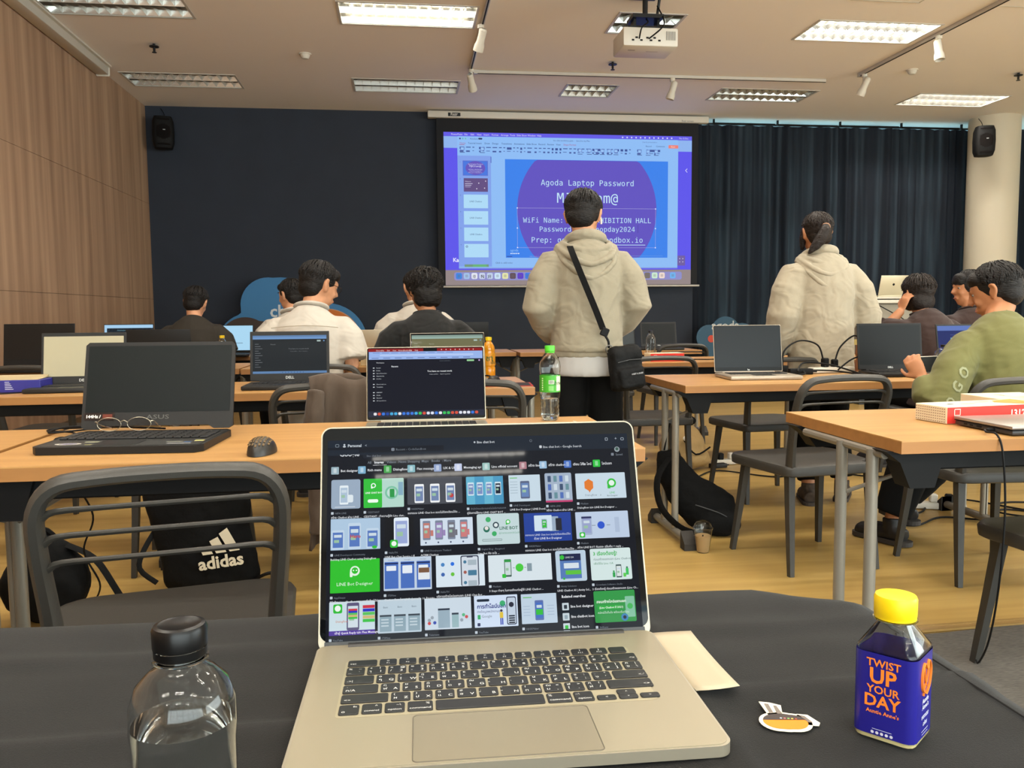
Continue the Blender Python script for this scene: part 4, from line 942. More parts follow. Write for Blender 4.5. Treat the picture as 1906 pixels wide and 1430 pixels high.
for lb, pts in (('black cable arching up from the adapters between the laptops', [(2.02, 4.26, .76), (2.03, 4.27, .86), (2.12, 4.28, .915), (2.22, 4.27, .89), (2.255, 4.27, .80)]),
                ('black cable rising to a white tag and down right of the plugs', [(2.32, 4.27, .80), (2.35, 4.27, .88), (2.42, 4.25, .94), (2.46, 4.24, .88), (2.50, 4.22, .80), (2.56, 4.2, .75), (2.64, 4.2, .746)]),
                ('black cable curving from the plugs to the right unlit laptop', [(2.30, 4.2, .76), (2.38, 4.19, .82), (2.50, 4.2, .84), (2.62, 4.22, .82), (2.70, 4.25, .78)]),
                ('black cable running flat from the silver laptop to the adapter brick', [(1.99, 4.05, .748), (2.06, 4.09, .752), (2.12, 4.2, .76), (2.25, 4.15, .76), (2.35, 4.05, .745), (2.42, 4.0, .744)]),
                ('black cable lying on the table before the power strip', [(2.05, 4.15, .76), (2.12, 4.22, .80), (2.24, 4.16, .79), (2.36, 4.02, .744), (2.46, 4.03, .744)]),
                ('black cable coiled left of the right unlit laptop', [(2.36, 4.16, .75), (2.45, 4.08, .745), (2.40, 4.0, .744), (2.50, 3.98, .744), (2.56, 4.02, .746)])):
    cable(lb, pts, .0045)
tag(G().box((2.425, 4.245, .905), (.02, .003, .03)).done('cable_tag', mat('yellow_tag', (226, 206, 130), .6)), 'small pale tag hanging on the raised black cable', 'tag')
tag(G().box((2.47, 4.0, .747), (.05, .02, .012), bev=.004).done('cable_plug', M_black), 'small black barrel plug with a blue glow beside the right unlit laptop', 'plug')
# right table behind: small bits
cable('thin cable on the far table right of the red box', [(1.93, 5.55, .745), (2.0, 5.62, .745), (2.1, 5.58, .745), (2.2, 5.62, .745)], .004)
# chargers and cables on the floor at right
def floorcable(label, pts): return cable(label, [(x, y, .006 + .004 * (i % 2)) for i, (x, y) in enumerate(pts)], .005)
floorcable('black cable looping on the floor right of the table foot', [(2.5, 4.0), (2.7, 4.05), (2.85, 4.2), (3.1, 4.3), (3.3, 4.0), (3.45, 3.9), (3.25, 3.85), (3.1, 4.0), (3.3, 4.2), (3.6, 4.1)])
floorcable('thin black cable on the floor beyond the silver-laptop table', [(1.9, 5.2), (2.1, 5.35), (2.4, 5.1), (2.7, 5.3), (3.0, 5.0), (3.3, 5.1)])
floorcable('black cable on the floor behind the olive man ankle', [(2.35, 3.95), (2.5, 3.8), (2.75, 3.95), (2.95, 3.85), (3.2, 4.05), (3.5, 3.7)])
def extstrip(label, x, y, deg):
    r = thing('power_strip', label, 'power strip', (x, y, 0), R(deg)); G().box((0, 0, .02), (.3, .06, .035), bev=.006, seg=2).done('body', M_white, r)
    for k in range(3): G().box((-.09 + .08 * k, 0, .06), (.04, .04, .045), bev=.006).done('plug', M_black if k != 1 else M_white, r)
    return r
extstrip('white floor power strip with plugs behind the beige backpack', 2.30, 5.62, 5)
extstrip('white floor power strip by the olive man shoe, under the right table', 2.85, 4.15, -20)
adapter('charger brick lying on the floor beside the far right table foot', 2.15, 5.5, 10, z=.001, m=M_lapb)
# ------------------------------------------------------------ black cloth table in the foreground
def cloth():
    vs = []; fs = []; x0, x1, y0, y1 = -1.6, .532, -.35, .985; NX, NY = 190, 150; TOPZ = .7365
    def dz(x, y):
        from mathutils import noise
        return .0034 * noise.noise(Vector((x * 3.1, y * 6.2, 0))) + .0020 * noise.noise(Vector((x * 9, y * 17, 3)))
    xs = [x0 + (x1 - x0) * i / NX for i in range(NX + 1)]; ys = [y0 + (y1 - y0) * j / NY for j in range(NY + 1)]
    def crease(x, y):  # fold line of the folded cloth
        return .0042 * max(0, 1 - abs(y - .700 - .012 * x) / (.014 if y > .700 else .04)) + .0030 * max(0, 1 - abs(y - .86 + .02 * x) / .03) + .0036 * max(0, 1 - abs(x - .235 - .03 * y) / (.012 if x > .235 else .035))
    def top(x, y):
        e = min(max((y - (y1 - .05)) / .05, 0), 1); e2 = min(max((x - (x1 - .02)) / .02, 0), 1)
        cr = -.018 * max(0, 1 - math.hypot((x - x1) / .1, (y - y1) / .08))
        return TOPZ + dz(x, y) + crease(x, y) - .006 * e * e - .004 * e2 * e2 + cr
    for y in ys:
        for x in xs:
            xx = x; yy = y
            k = max(0, 1 - math.hypot((x - x1) / .07, (y - y1) / .06)); xx -= .028 * k * k; yy -= .012 * k * k
            if y > y1 - .1: yy += .006 * math.sin(x * 7)
            vs.append((xx, yy, top(x, y)))
    W = NX + 1
    for j in range(NY):
        for i in range(NX): a = j * W + i; fs.append((a, a + 1, a + W + 1, a + W))
    # drapes: right edge and far edge
    def drape(edge, nrm, amp):
        base = len(vs); K = 10; n = len(edge)
        for k in range(1, K + 1):
            t = k / K
            for i, e in enumerate(edge):
                v = Vector(vs[e]); off = .008 + amp * (t ** .8) * (.5 + .5 * math.sin(i * .42)) + .02 * t
                vs.append((v.x + nrm[0] * off, v.y + nrm[1] * off, v.z - .70 * t))
        for k in range(K):
            for i in range(n - 1):
                a = edge[i] if k == 0 else base + (k - 1) * n + i; b = edge[i + 1] if k == 0 else base + (k - 1) * n + i + 1
                c = base + k * n + i + 1; d = base + k * n + i; fs.append((a, d, c, b))
    drape([j * W + NX for j in range(NY + 1)], (1, 0), .018); drape([NY * W + i for i in range(NX, -1, -1)], (0, 1), .015)
    return vs, fs
vs, fs = cloth()
r = thing('cloth_covered_table', 'foreground table covered by a black cloth with fold creases', 'table', (0, 0, 0))
G().add(vs, fs).done('tablecloth', mat('black_cloth', (18, 17, 15), .9, bump=.2, nscale=(900, 900, 900), spec=.25, sheen=.06), r, ang=70)
M_seam = mat('cloth_seam', (22, 21, 20), .9)
G().tube([(.512, -.3, .7375), (.512, .3, .7375), (.512, .6, .738), (.510, .88, .7365)], .0012, 5, res=4).done('hem_stitch', M_seam, r)
G().box((-.53, .3, .712), (2.05, 1.2, .03)).done('board', M_beech, r)
for x in (-1.4, .42): 
    for y in (-.2, .85): G().tube([(x, y, 0), (x, y, .7)], .02, 10).done('leg', M_steel, r)

# ------------------------------------------------------------ foreground silver laptop
LA = R(6.214 - 7.489)
r = MAC = thing('silver_laptop', 'large open silver laptop in the foreground on the black cloth, showing search results', 'laptop', (-.0933, .5977, .7385), LA)
W_, D_ = .3404, .2376
g = G(); g.rrect(0, 0, W_, D_, .0015, .0105, .0125, 8); b = g.done('base', M_alu, r)
# soften the base rim
g = G(); g.rrect(.002, .002, W_ - .002, D_ - .002, .0105, .0112, .0115, 8); g.done('palm_rest', mat('silver_deck', (146, 137, 116), .4, .35), r)
ZK = .0113
g = G(); g.rrect(.0315, .0800, .3035, .1945, ZK, ZK + .0002, .004); g.done('keyboard_well', mat('well_edge', (160, 150, 124), .4, .3), r)
g = G(); P = rr(.0955, -.0 + .004, .2405, .0772, .004, 5)
g.tube([(x, y, ZK) for x, y in P], .0005, 5, closed=True); g.done('trackpad_groove', mat('groove', (92, 84, 70), .6), r)
G().rrect(.096, .0045, .240, .0767, ZK, ZK + .0001, .004).done('trackpad', mat('silver_trackpad', (138, 129, 109), .32, .35), r)
def key(x0, y0, w_, h, leg):
    g = G(T(x0 + w_ / 2, y0 + h / 2, ZK + .0001)); g.m = 0
    a = rr(-w_ / 2, -h / 2, w_ / 2, h / 2, .0018, 2); b = rr(-w_ / 2 + .0004, -h / 2 + .0004, w_ / 2 - .0004, h / 2 - .0004, .0016, 2)
    g.smooth = False
    g.rings([[Vector((x, y, 0)) for x, y in a], [Vector((x, y, .001)) for x, y in a], [Vector((x, y, .0014)) for x, y in b]])
    g.m = 1
    for (t_, fx, fy, s_, al) in leg: g.text(t_, fx * w_, fy * h, s_, .0016, al=al)
    o = g.done('key', [M_key, M_keyg], MAC); return o
K = .0190; KW = .0166; x00 = .0338; yt = .0836
def row(y, h, items):
    x = x00
    for (wd, leg) in items:
        w_ = wd * K - (K - KW)
        key(x, y, w_, h, leg); x += wd * K
c4 = lambda a, b, t, th: [(a, .08, -.40, .0052, 'l'), (b, .08, .08, .0045, 'l')] if False else [(a, .18, -.36, .0056, 'l'), (t, .18, .10, .0048, 'l'), (th[0], -.40, -.34, .0052, 'l'), (th[1], -.40, .10, .0046, 'l')]
fh = .0155; total = 14.17
def L4(lat, up, th, tu): return [(lat, .16, -.36, .0058, 'l'), (up, .16, .10, .005, 'l'), (th, -.38, -.34, .0056, 'l'), (tu, -.38, .12, .005, 'l')]
fk = [(1.55, [('esc', -.42, -.28, .0046, 'l')])] + [(.97, [('F%d' % (k + 1), 0, -.36, .0036, 'c'), ('o*-+<>:o"ii)'[k], 0, .05, .0050, 'c')]) for k in range(12)] + [(.98, [])]
row(.1795, .0128, fk)
r1 = zip('`1234567890-=', '~!@#$%^&*()_+', ['_', 'ๅ', '/', '-', 'ภ', 'ถ', 'ุ', 'ึ', 'ค', 'ต', 'จ', 'ข', 'ช'], ['%', '+', '๑', '๒', '๓', '๔', 'ู', '฿', '๕', '๖', '๗', '๘', '๙'])
row(.1607, fh, [(1, L4(a, b, c, d)) for a, b, c, d in r1] + [(1.17 + .32, [('<x', .42, -.3, .0050, 'r')])])
r2 = zip('QWERTYUIOP[]\\', ['', '', '', '', '', '', '', '', '', '', '{', '}', '|'], 'ๆไำพะัีรนยบลฃ', ['๐', '"', 'ฎ', 'ฑ', 'ธ', 'ํ', '๊', 'ณ', 'ฯ', 'ญ', 'ฐ', ',', 'ฅ'])
row(.1419, fh, [(1.49, [('->|', -.42, -.34, .0048, 'l')])] + [(1, L4(a, b, c, d)) for a, b, c, d in r2])
r3 = zip("ASDFGHJKL;'", ['', '', '', '', '', '', '', '', '', ':', '"'], 'ฟหกดเ้่าสวง', ['ฤ', 'ฆ', 'ฏ', 'โ', 'ฌ', '็', '๋', 'ษ', 'ศ', 'ซ', '.'])
row(.1231, fh, [(1.74, [('ก/A', -.42, -.36, .0056, 'l'), ('.', -.40, .15, .0056, 'l')])] + [(1, L4(a, b, c, d)) for a, b, c, d in r3] + [(1.74, [('<-\'', .42, -.3, .0052, 'r')])])
r4 = zip('ZXCVBNM,./', ['', '', '', '', '', '', '', '<', '>', '?'], 'ผปแอิืทมใฝ', ['(', ')', 'ฉ', 'ฮ', 'ฺ', '์', '?', 'ฒ', 'ฬ', 'ฦ'])
row(.1043, fh, [(2.24, [('<>', -.43, -.34, .005, 'l')])] + [(1, L4(a, b, c, d)) for a, b, c, d in r4] + [(2.24, [('<>', .43, -.3, .005, 'r')])])
row(.0838, .0167, [(1, [('fn', .38, .14, .0044, 'r'), ('o', -.36, -.38, .006, 'l')]), (1, [('control', 0, -.36, .0042, 'c'), ('^', .22, .1, .0054, 'c')]), (1, [('option', 0, -.36, .0044, 'c'), ('~\\', .2, .12, .0044, 'c')]),
                   (1.24, [('command', 0, -.36, .0046, 'c'), ('%', .3, .12, .0050, 'c')]), (5.0, []), (1.24, [('command', 0, -.36, .0046, 'c'), ('%', -.36, .12, .0050, 'c')]), (1, [('option', 0, -.36, .0044, 'c'), ('~\\', -.3, .12, .0044, 'c')])])
ax = x00 + 11.48 * K
key(ax, .0838, KW, .0080, [('<', 0, -.25, .0044, 'c')]); key(ax + K, .0838, KW, .0080, [('v', 0, -.2, .0040, 'c')]); key(ax + K, .0924, KW, .0080, [('^', 0, -.35, .0048, 'c')]); key(ax + 2 * K, .0838, KW, .0080, [('>', 0, -.25, .0044, 'c')])
# lid
lt = .3578; LO = T(0, D_ - .004, 0) @ RX(-lt)
LH = .2352
g = G(frame((0, 0, 0), (1, 0, 0), (0, 0, 1))); g.rrect(0, .004, W_, LH, -.0050, 0, .011, 8); g.done('lid', M_alu, r).matrix_local = LO
g = G(frame((0, -.0001, 0), (1, 0, 0), (0, 0, 1))); g.rrect(.0016, .0145, W_ - .0016, LH - .0016, 0, .0005, .0095, 8); g.done('bezel', M_glassb, r).matrix_local = LO
g = G(frame((0, -.0001, 0), (1, 0, 0), (0, 0, 1))); g.rrect(.006, .003, W_ - .006, .0148, 0, .0006, .001, 2); g.done('lower_bezel', mat('hinge_bezel', (42, 42, 43), .4), r).matrix_local = LO
G().tube([(.03, D_ - .004, .008), (W_ - .03, D_ - .004, .008)], .0055, 12).done('hinge', mat('hinge_dark', (52, 50, 48), .4, .3), r)
g = G(frame((0, -.0008, 0), (1, 0, 0), (0, 0, 1)))
def MR(x0, y0, x1, y1, c, rad=0, k=0): g.rect(x0 * .001, y0 * .001, x1 * .001, y1 * .001, k * .00006, c, rad * .001)
def MT(t_, x, y, s_, c, al='l', bold=.0, k=3): g.text(t_, x * .001, y * .001, s_ * .001, k * .00006, c, al, 'sans', 1.0, bold)
def MD(x, y, rad, c, k=2, n=16, ry=None): g.disc(x * .001, y * .001, rad * .001, k * .00006, c, n, ry * .001 if ry else None)
BG = (10, 15, 24); TC = (170, 180, 190); T2 = (120, 128, 138)
MR(7, 14.5, 332.5, 220.5, BG); MR(7, 204, 332.5, 220.5, (22, 32, 44), k=.5); MR(7, 206.5, 130, 212.5, (14, 20, 29), k=.8)
MR(15, 213, 19, 216.5, (120, 130, 140), 1, 1); MR(15.6, 213.6, 18.4, 215.9, (22, 32, 44), k=1.5); MT('Personal', 28, 213, 4.2, (190, 198, 205), bold=.03); MD(24.5, 215.6, 1, (190, 198, 205)); MD(24.5, 213.6, 1.6, (190, 198, 205), ry=.9); MT('<', 46, 213, 4, TC)
MT('line chat bot', 166, 213.6, 3.8, (205, 210, 215), bold=.02); MD(163.5, 214.9, 1, (200, 205, 210)); MD(225, 215, 1.4, T2); MD(225, 215, 1, (22, 32, 44), 3); MT('Recent - CodeSandbox', 79, 208, 3.4, T2); MR(74, 207.6, 77.5, 211, T2, 1, 1); MT('line chat bot - Google Search', 238, 206.5, 3.6, (185, 190, 196), bold=.02); MR(234, 206.5, 236.8, 209.5, (200, 205, 210), .8, 1)
MT('+', 318, 213.4, 5, TC); MR(307.5, 213, 310.5, 216.3, TC, .6, 1); MR(308, 213.5, 310, 215.8, (22, 32, 44), k=1.5); MR(325, 213, 328.5, 216, TC, .8, 1); MR(325.5, 213.5, 328, 215.5, (22, 32, 44), k=1.5)
MT('Google', 19.5, 203.2, 7, (200, 205, 210), bold=.03); MR(7, 204.8, 40, 210, (22, 32, 44), k=4); MR(44, 200.5, 200, 204.4, (24, 30, 40), 1.8, .6); MT('line chat bot', 48, 202, 3, T2)
MD(320, 203, 3, (150, 160, 165), n=14); MD(320, 203.4, 1.8, (60, 90, 80), 3)
for t_, x in (('All', 49), ('Images', 56), ('Videos', 69), ('News', 81.5), ('Shopping', 91), ('Maps', 106), ('Books', 116.5), (': More', 128)): MT(t_, x, 194.5, 3.6, (225, 228, 232) if t_ == 'Images' else T2, bold=.03 if t_ == 'Images' else .01)
MR(54.5, 192.4, 69, 193.1, (225, 228, 232)); MT('Saved', 318, 196, 3.4, T2); MR(313, 196, 316, 199, T2, .5, 1)
for x, t_, c in ((11, 'Bot designer', (150, 175, 185)), (39, 'Rich menu', (120, 170, 200)), (66, 'Dialogflow', (60, 160, 70)), (91, 'Flex message', (130, 180, 190)), (119, 'UX & UI', (140, 160, 200)), (141, 'Messaging api', (190, 200, 230)), (171, 'Line official account', (150, 190, 185)), (211, 'สร้าง line', (170, 120, 130)), (233, 'สร้าง chatbot', (150, 185, 215)), (260, 'เขียน โค้ด', (70, 110, 190)), (292, 'ไลน์แชท', (40, 190, 60))):
    MR(x, 184, x + 8, 192, c, .8, 1); MR(x + 2.4, 185.5, x + 5.6, 190.6, tuple(min(255, int(v * .55) + 110) for v in c), .5, 2); MT(t_, x + 9.8, 186.4, 3.5, (215, 218, 222), bold=.02)
MT('ใน ไลน์', 281, 186.4, 3.5, (215, 218, 222), bold=.02)
def phone(x, y, w_, h, c=(225, 232, 240), s_=(90, 120, 180)):
    MR(x, y, x + w_, y + h, c, w_ * .12, 2); MR(x + w_ * .1, y + h * .1, x + w_ * .9, y + h * .88, s_, 0, 2.5); MR(x + w_ * .2, y + h * .62, x + w_ * .8, y + h * .76, (200, 215, 225), .4, 3); MR(x + w_ * .2, y + h * .35, x + w_ * .6, y + h * .5, (150, 190, 160), .4, 3)
def cap(x, y, src, t_): MR(x, y - 5.2, x + 2.6, y - 2.6, (190, 200, 210), .4, 1); MT(src, x + 4, y - 5.0, 2.6, T2); MT(t_, x, y - 9.4, 2.9, (215, 218, 222), bold=.015)
WH = (196, 214, 226); GR = (48, 186, 56)
def LB_(x, y, s_, c=(240, 250, 245), b=GR): MD(x, y, s_, c, 3); MD(x, y, s_ * .62, b, 3.5); MR(x - s_ * .95, y - s_ * 1.2, x - s_ * .3, y, c, .2, 2.8)
MR(11.3, 147.4, 41.5, 178.2, (150, 168, 188), 2, 1); phone(20, 152, 9, 20, (225, 235, 240), (170, 190, 210)); MR(28, 154, 34, 162, (220, 230, 235), 1.5, 3); MR(15, 149, 36, 149.8, (200, 210, 220), 0, 2); cap(11.3, 147, 'NIPA LINE', 'สร้าง Chatbot ผ่าน LINE ...')
MR(44.8, 147.6, 86.8, 178.3, (176, 212, 200), 1, 1); MR(44.8, 147.6, 64, 178.3, GR, 1, 1.5); LB_(55, 171, 2.6); MT('LINE CHAT BOT', 46.5, 162.5, 2.5, (230, 245, 230), bold=.03, k=3); MR(49, 153, 60, 156.5, (235, 250, 235), 1.6, 2.5); MD(74, 163, 7, (120, 190, 160), 2); MD(74, 163, 5, (190, 220, 210), 2.5); MR(72, 158, 77, 167, (40, 150, 70), 1, 3); MR(81, 160, 86, 174, (130, 170, 190), .4, 2); cap(44.8, 147, 'CESSTANT', 'CESSTANT : ทำความรู้จัก Line chat...')
MR(90.5, 149.5, 148.6, 178, (70, 74, 82), 1, 1); [phone(98 + 16.5 * k, 151, 10, 20, (235, 238, 240), (110, 130, 170)) for k in range(3)]; MD(137, 158, 2.2, (190, 60, 60), 3); cap(90.5, 149, 'HASKMaker', 'ออกแบบ LINE Chat bot แบบไม่ต้องเขียนโค้ด ...')
MR(152.9, 147.6, 192.6, 177.3, (96, 176, 205), 1, 1); MR(162, 147.6, 172, 177.3, (70, 150, 190), 0, 1.4); MR(182, 147.6, 192.6, 177.3, (70, 150, 190), 0, 1.4); [phone(154.5 + 9.7 * k, 157, 6.6, 14, (205, 225, 235), (120, 140, 190) if k < 3 else (20, 30, 50)) for k in range(4)]; cap(152.9, 147, 'สำนักวิทยบริการเทคโนโลยีสารสนเทศ', 'คู่มือการใช้งาน LINE CHAT BOT ...')
MR(198.7, 149, 232.7, 177.6, WH, .6, 1); phone(211, 152, 10, 19, (90, 100, 130), (100, 130, 180)); MR(200, 174, 208, 175, (110, 190, 110), 0, 2); [MR(200, 170 - 3 * k, 208, 170.6 - 3 * k, (160, 178, 190), 0, 2) for k in range(5)]; cap(198.7, 149, 'LINE Developers', 'LINE Bot Designer | LINE Devel...')
MR(237.9, 147, 267.1, 178.6, (160, 176, 196), 1.6, 1); MR(237.9, 147, 267.1, 149, (190, 60, 110), .8, 2)
for i in range(4):
    for j in range(3): MR(241 + 6.4 * i, 151 + 9 * j, 244.6 + 6.4 * i, 157.6 + 9 * j, ((60, 80, 110), (100, 140, 150), (80, 110, 180), (200, 215, 225))[(i + 2 * j) % 4], .4, 2)
cap(237.9, 147, 'NIPA LINE', 'สร้าง Chatbot ผ่าน LINE ...')
MR(271.5, 149.4, 326.4, 177.3, WH, .8, 1); g.col = lin((222, 120, 40)); g.poly([(x * .001, y * .001) for x, y in ((281, 161), (285.5, 158), (286, 156), (288, 159), (290.5, 161), (290.5, 168), (285.7, 171), (281, 168))], .00014); LB_(311, 166, 5, GR, (225, 240, 230)); MT('Dialogflow    x', 281, 152.5, 3, T2); MT('LINE', 311, 154.5, 3, GR, 'c'); MT('Bot Designer', 311, 151.6, 2.2, (60, 80, 70), 'c'); cap(271.5, 148.6, 'Medium', 'Dialogflow และ LINE Bot Designer ...')
# row 2
MR(11.1, 105, 61.9, 137.1, (170, 196, 220), .6, 1); [phone(a, 105.5, 13, h_, (190, 210, 228), (84, 118, 186)) for a, h_ in ((12, 20), (29, 27), (47.5, 21))]; MT('Hero', 31, 117, 5, (190, 70, 80), bold=.03, k=4); MD(56, 107, 2.6, GR, 4, ry=1.6); cap(11.1, 104, 'LINE Developers Community', 'Building LINE Chatbot using Dialogflow')
MR(66.5, 106, 97, 137, (8, 10, 14), 0, 1); phone(76, 106.5, 15.5, 30, (225, 235, 245), (150, 165, 210)); MR(72, 105.5, 80, 113.5, GR, 1.6, 4); MD(76, 109.6, 2.6, (235, 245, 235), 5); cap(66.5, 104.5, 'HelloTH', 'LINE Bot Chat Service | สิ่...')
MR(103.4, 106.4, 158.5, 134.4, (205, 218, 232), .6, 1)
for k, c in enumerate(((190, 120, 110), (150, 130, 180), (110, 110, 120), (200, 120, 120))): phone(106 + 13 * k, 112, 8, 20, (120, 130, 150), c); MD(109 + 13 * k, 109.2, .9, (60, 70, 100)); MR(114 + 12.6 * k, 116, 117 + 12.6 * k, 122, c, 0, 2)
cap(103.4, 105, 'LINE Developers Thailand', 'ACRM Chatbot')
MR(163, 104.8, 207.9, 137, (192, 212, 214), 1.8, 1); MD(175, 131, 2.8, (60, 170, 100)); MD(173, 121, 3.4, (40, 110, 90)); MD(173, 122, 2, (225, 220, 215), 3); MD(183, 125, 3.4, (50, 70, 80)); MD(183, 125, 2, (220, 230, 230), 3); MD(181, 116, 2.6, (60, 170, 100)); LB_(196, 128, 2.5, GR, (230, 245, 235)); MT('LINE BOT', 196.5, 120, 4.6, (60, 110, 90), 'c', .02); MT('ผู้ช่วยตอบแชทอัตโนมัติ', 197, 115.6, 2.4, (80, 150, 110), 'c'); MR(168, 108.4, 189, 110.6, (90, 110, 110), 1, 2); MR(168.4, 108.8, 188.6, 110.2, (192, 212, 214), .6, 2.5); cap(163, 104.4, 'Digital Blog - Bangmod', 'Line Bot คือ อะไร ...')
MR(212.9, 106, 263.8, 136.2, (30, 62, 150), .4, 1); MR(224, 117, 243, 133.5, (205, 222, 235), .6, 2); MR(240, 116.5, 250, 132, (150, 170, 190), .6, 1.8); MR(247, 117, 253.5, 130, (30, 34, 44), .8, 2.4); phone(232, 119.5, 5.6, 10, (90, 110, 140), GR); MT('ออกแบบ LINE Chat bot แบบไม่ต้องเขียนโค้ด', 238, 112.2, 2.7, (220, 228, 240), 'c'); MT('ด้วย LINE Bot Designer', 238, 108.2, 3.1, (225, 232, 244), 'c', .01); cap(212.9, 105.6, 'HASKMaker', 'ออกแบบ LINE Chat bot แบบไม่ต้องเขียนโค้ด ...')
MR(268.7, 107.2, 326.3, 135.5, (186, 202, 224), .8, 1); phone(275, 111, 11, 20, (160, 175, 200), (150, 160, 200)); MR(275, 128.5, 286, 130.5, (40, 46, 90), 0, 4); MD(296, 121, 4, (44, 84, 200)); MR(286, 120.6, 290, 121.2, T2, 0, 2); MR(302, 120.6, 306, 121.2, T2, 0, 2); MR(272, 108.4, 278, 114, GR, 1.2, 4); MD(275, 111.3, 1.7, (235, 245, 235), 5); MR(311, 113, 316, 129, (170, 186, 210), .4, 2); cap(268.7, 106.6, 'Medium', 'สร้าง LINE BOT กันเถอะ (เริ่มต้น + reply ...')
# row 3
MR(11.1, 62, 61.2, 95.3, (44, 188, 40), .6, 1); MD(36, 83.5, 5, (225, 240, 225)); MD(36, 83.8, 3.3, (44, 188, 40), 3); MR(30.9, 77.4, 33.6, 83, (225, 240, 225), .8, 2.5); MD(34.6, 84, .7, (240, 250, 240), 4, 8); MD(37.6, 84, .7, (240, 250, 240), 4, 8); MT('LINE Bot Designer', 36, 69, 4.8, (225, 242, 225), 'c'); cap(11.1, 61.4, 'AppDisqus', 'วิธีสร้าง Line ChatBot แชทบอทที่สร้างได้ง่าย ...')
MR(65.2, 62, 114.3, 95.4, (190, 206, 224), .8, 1)
for k in range(3): MR(66.2 + 16.4 * k, 64, 80.2 + 16.4 * k, 91, (70, 108, 186), .3, 2); MR(66.2 + 16.4 * k, 88.6, 80.2 + 16.4 * k, 90, (26, 40, 90), 0, 3); MR(68 + 16.4 * k, 82 - 3 * k, 78 + 16.4 * k, 87, (225, 232, 240), .6, 3); MT('messages', 73 + 16.4 * k, 92.4, 1.8, T2, 'c')
MR(100.5, 72, 112.5, 84, (222, 228, 234), .4, 3.5); MR(101, 79, 112, 84, (120, 84, 60), .4, 4); cap(65.2, 61.4, 'iTSMine', 'Chatbot คืออะไร? LINE ทุ่มรางวัล 10 ล้านเสน...')
MR(118.9, 63.4, 169.3, 95.4, (212, 226, 236), .6, 1)
for x, y, c in ((126, 86, (70, 130, 190)), (136, 86.5, (40, 110, 220)), (126, 76, (60, 100, 170)), (136, 76, (100, 190, 60))): MD(x, y, 2, c, 2, 12)
MR(144.5, 63.4, 163.5, 94.6, (60, 66, 86), 2, 2); MR(145.6, 63.4, 162.4, 93.4, (205, 214, 224), 1.4, 2.5); MR(151, 92.4, 157.4, 94.2, (60, 66, 86), .6, 3)
for k in range(3): MD(149, 88 - 10.5 * k, 1.7, (70, 120, 150) if k != 1 else (160, 90, 80), 3); MR(152, 84.6 - 10.5 * k, 161, 90 - 10.5 * k, (165, 180, 190) if k != 1 else (70, 120, 150), .6, 3)
cap(118.9, 62.6, 'HelloTH', 'บริการสร้างไลน์แชทบอท (LINE Chat Bot ...')
MR(173.3, 66.4, 240, 93.6, (212, 224, 230), .4, 1); phone(190, 71, 7.4, 18, (60, 90, 80), (200, 215, 215)); MR(190, 86, 197.4, 88.6, (50, 150, 70), .3, 4); MD(206, 80, 4.2, (70, 200, 60)); MR(214, 76, 219, 84, (130, 150, 160), 0, 2); MR(187.5, 70, 191.5, 74, GR, .8, 4); MR(199, 79.6, 201, 80.2, T2, 0, 2); MR(211, 79.6, 213, 80.2, T2, 0, 2); cap(173.3, 65.8, 'Medium', '3 Steps ง่ายๆ ในการเชื่อมต่อผู้ใช้ LINE Chatbot ...')
MR(244.6, 63.7, 277, 95.5, (186, 206, 222), 2, 1); MR(249, 66.5, 271.5, 92, (84, 120, 180), .4, 2); MR(249, 85, 271.5, 92, (24, 34, 70), .4, 2.5); MD(251.5, 88.5, 2.4, GR, 3.5); MT('LINE OA', 255, 87.6, 2.4, (220, 230, 235)); MR(253, 77, 269, 82.5, (210, 222, 230), .6, 3); MR(254.5, 70.6, 271, 75, (90, 190, 60), .6, 3); MD(252.5, 66.6, 1.2, GR, 4); cap(244.6, 63, 'Amity Solutions', 'LINE Chatbot AI | Amity Sol...')
MR(281.7, 63.4, 325.5, 96.2, (208, 226, 224), 1.6, 1); MT('3 เรื่องต้องรู้!', 285, 89.2, 5, (70, 180, 90), bold=.03); MT('ก่อนสร้างแชทบอท (Line Chatbot)', 285, 84, 3, (60, 90, 90)); MT('เพื่อใช้ใน Line OA', 285, 79.6, 3, (50, 130, 80)); phone(308.5, 65.5, 6, 13.5, (70, 90, 90), (215, 225, 222)); MD(306, 72, 1, (50, 160, 80)); MR(304.6, 66, 307.4, 71, (50, 160, 80), .5, 3); MD(320.5, 75.6, 1.1, (60, 120, 90)); MR(319, 68, 322, 74.8, (60, 190, 90), .5, 3); MR(316, 66, 319, 70, (90, 200, 80), .5, 3); cap(281.7, 63, 'Crowdaxis Software Studio', '3 เรื่องต้องรู้ ก่อนสร้างแชทบอท (Line Ch...')
# row 4
MR(10.5, 20.5, 56.2, 53.2, (200, 218, 226), .8, 1); MR(14.5, 42, 23.5, 51, GR, 1.6, 2); MD(19, 46.8, 3, (235, 245, 235), 3); MT('Dialogflow', 17, 33, 2.8, (200, 110, 60)); phone(28, 25, 12.5, 27, (90, 84, 120), (205, 218, 226))
for k, c in enumerate(((200, 50, 70), (40, 50, 190), (90, 190, 90), (205, 180, 120), (60, 190, 70))): MR(29.6, 44 - 2 * k, 38.6, 46 - 2 * k, c, 0, 4); MR(44, 46 - 3.4 * k, 56, 49 - 3.4 * k, c, 0, 3)
MR(10.5, 20.5, 56.2, 25, (74, 44, 150), 0, 4.5); MT('เข้าสู่ Quick Reply และ Flex Message', 16, 21.7, 3, (230, 225, 245), bold=.02, k=6); cap(10.5, 20, 'YouTube', '')
MR(59, 20.5, 103.1, 53.6, (186, 204, 216), 1, 1)
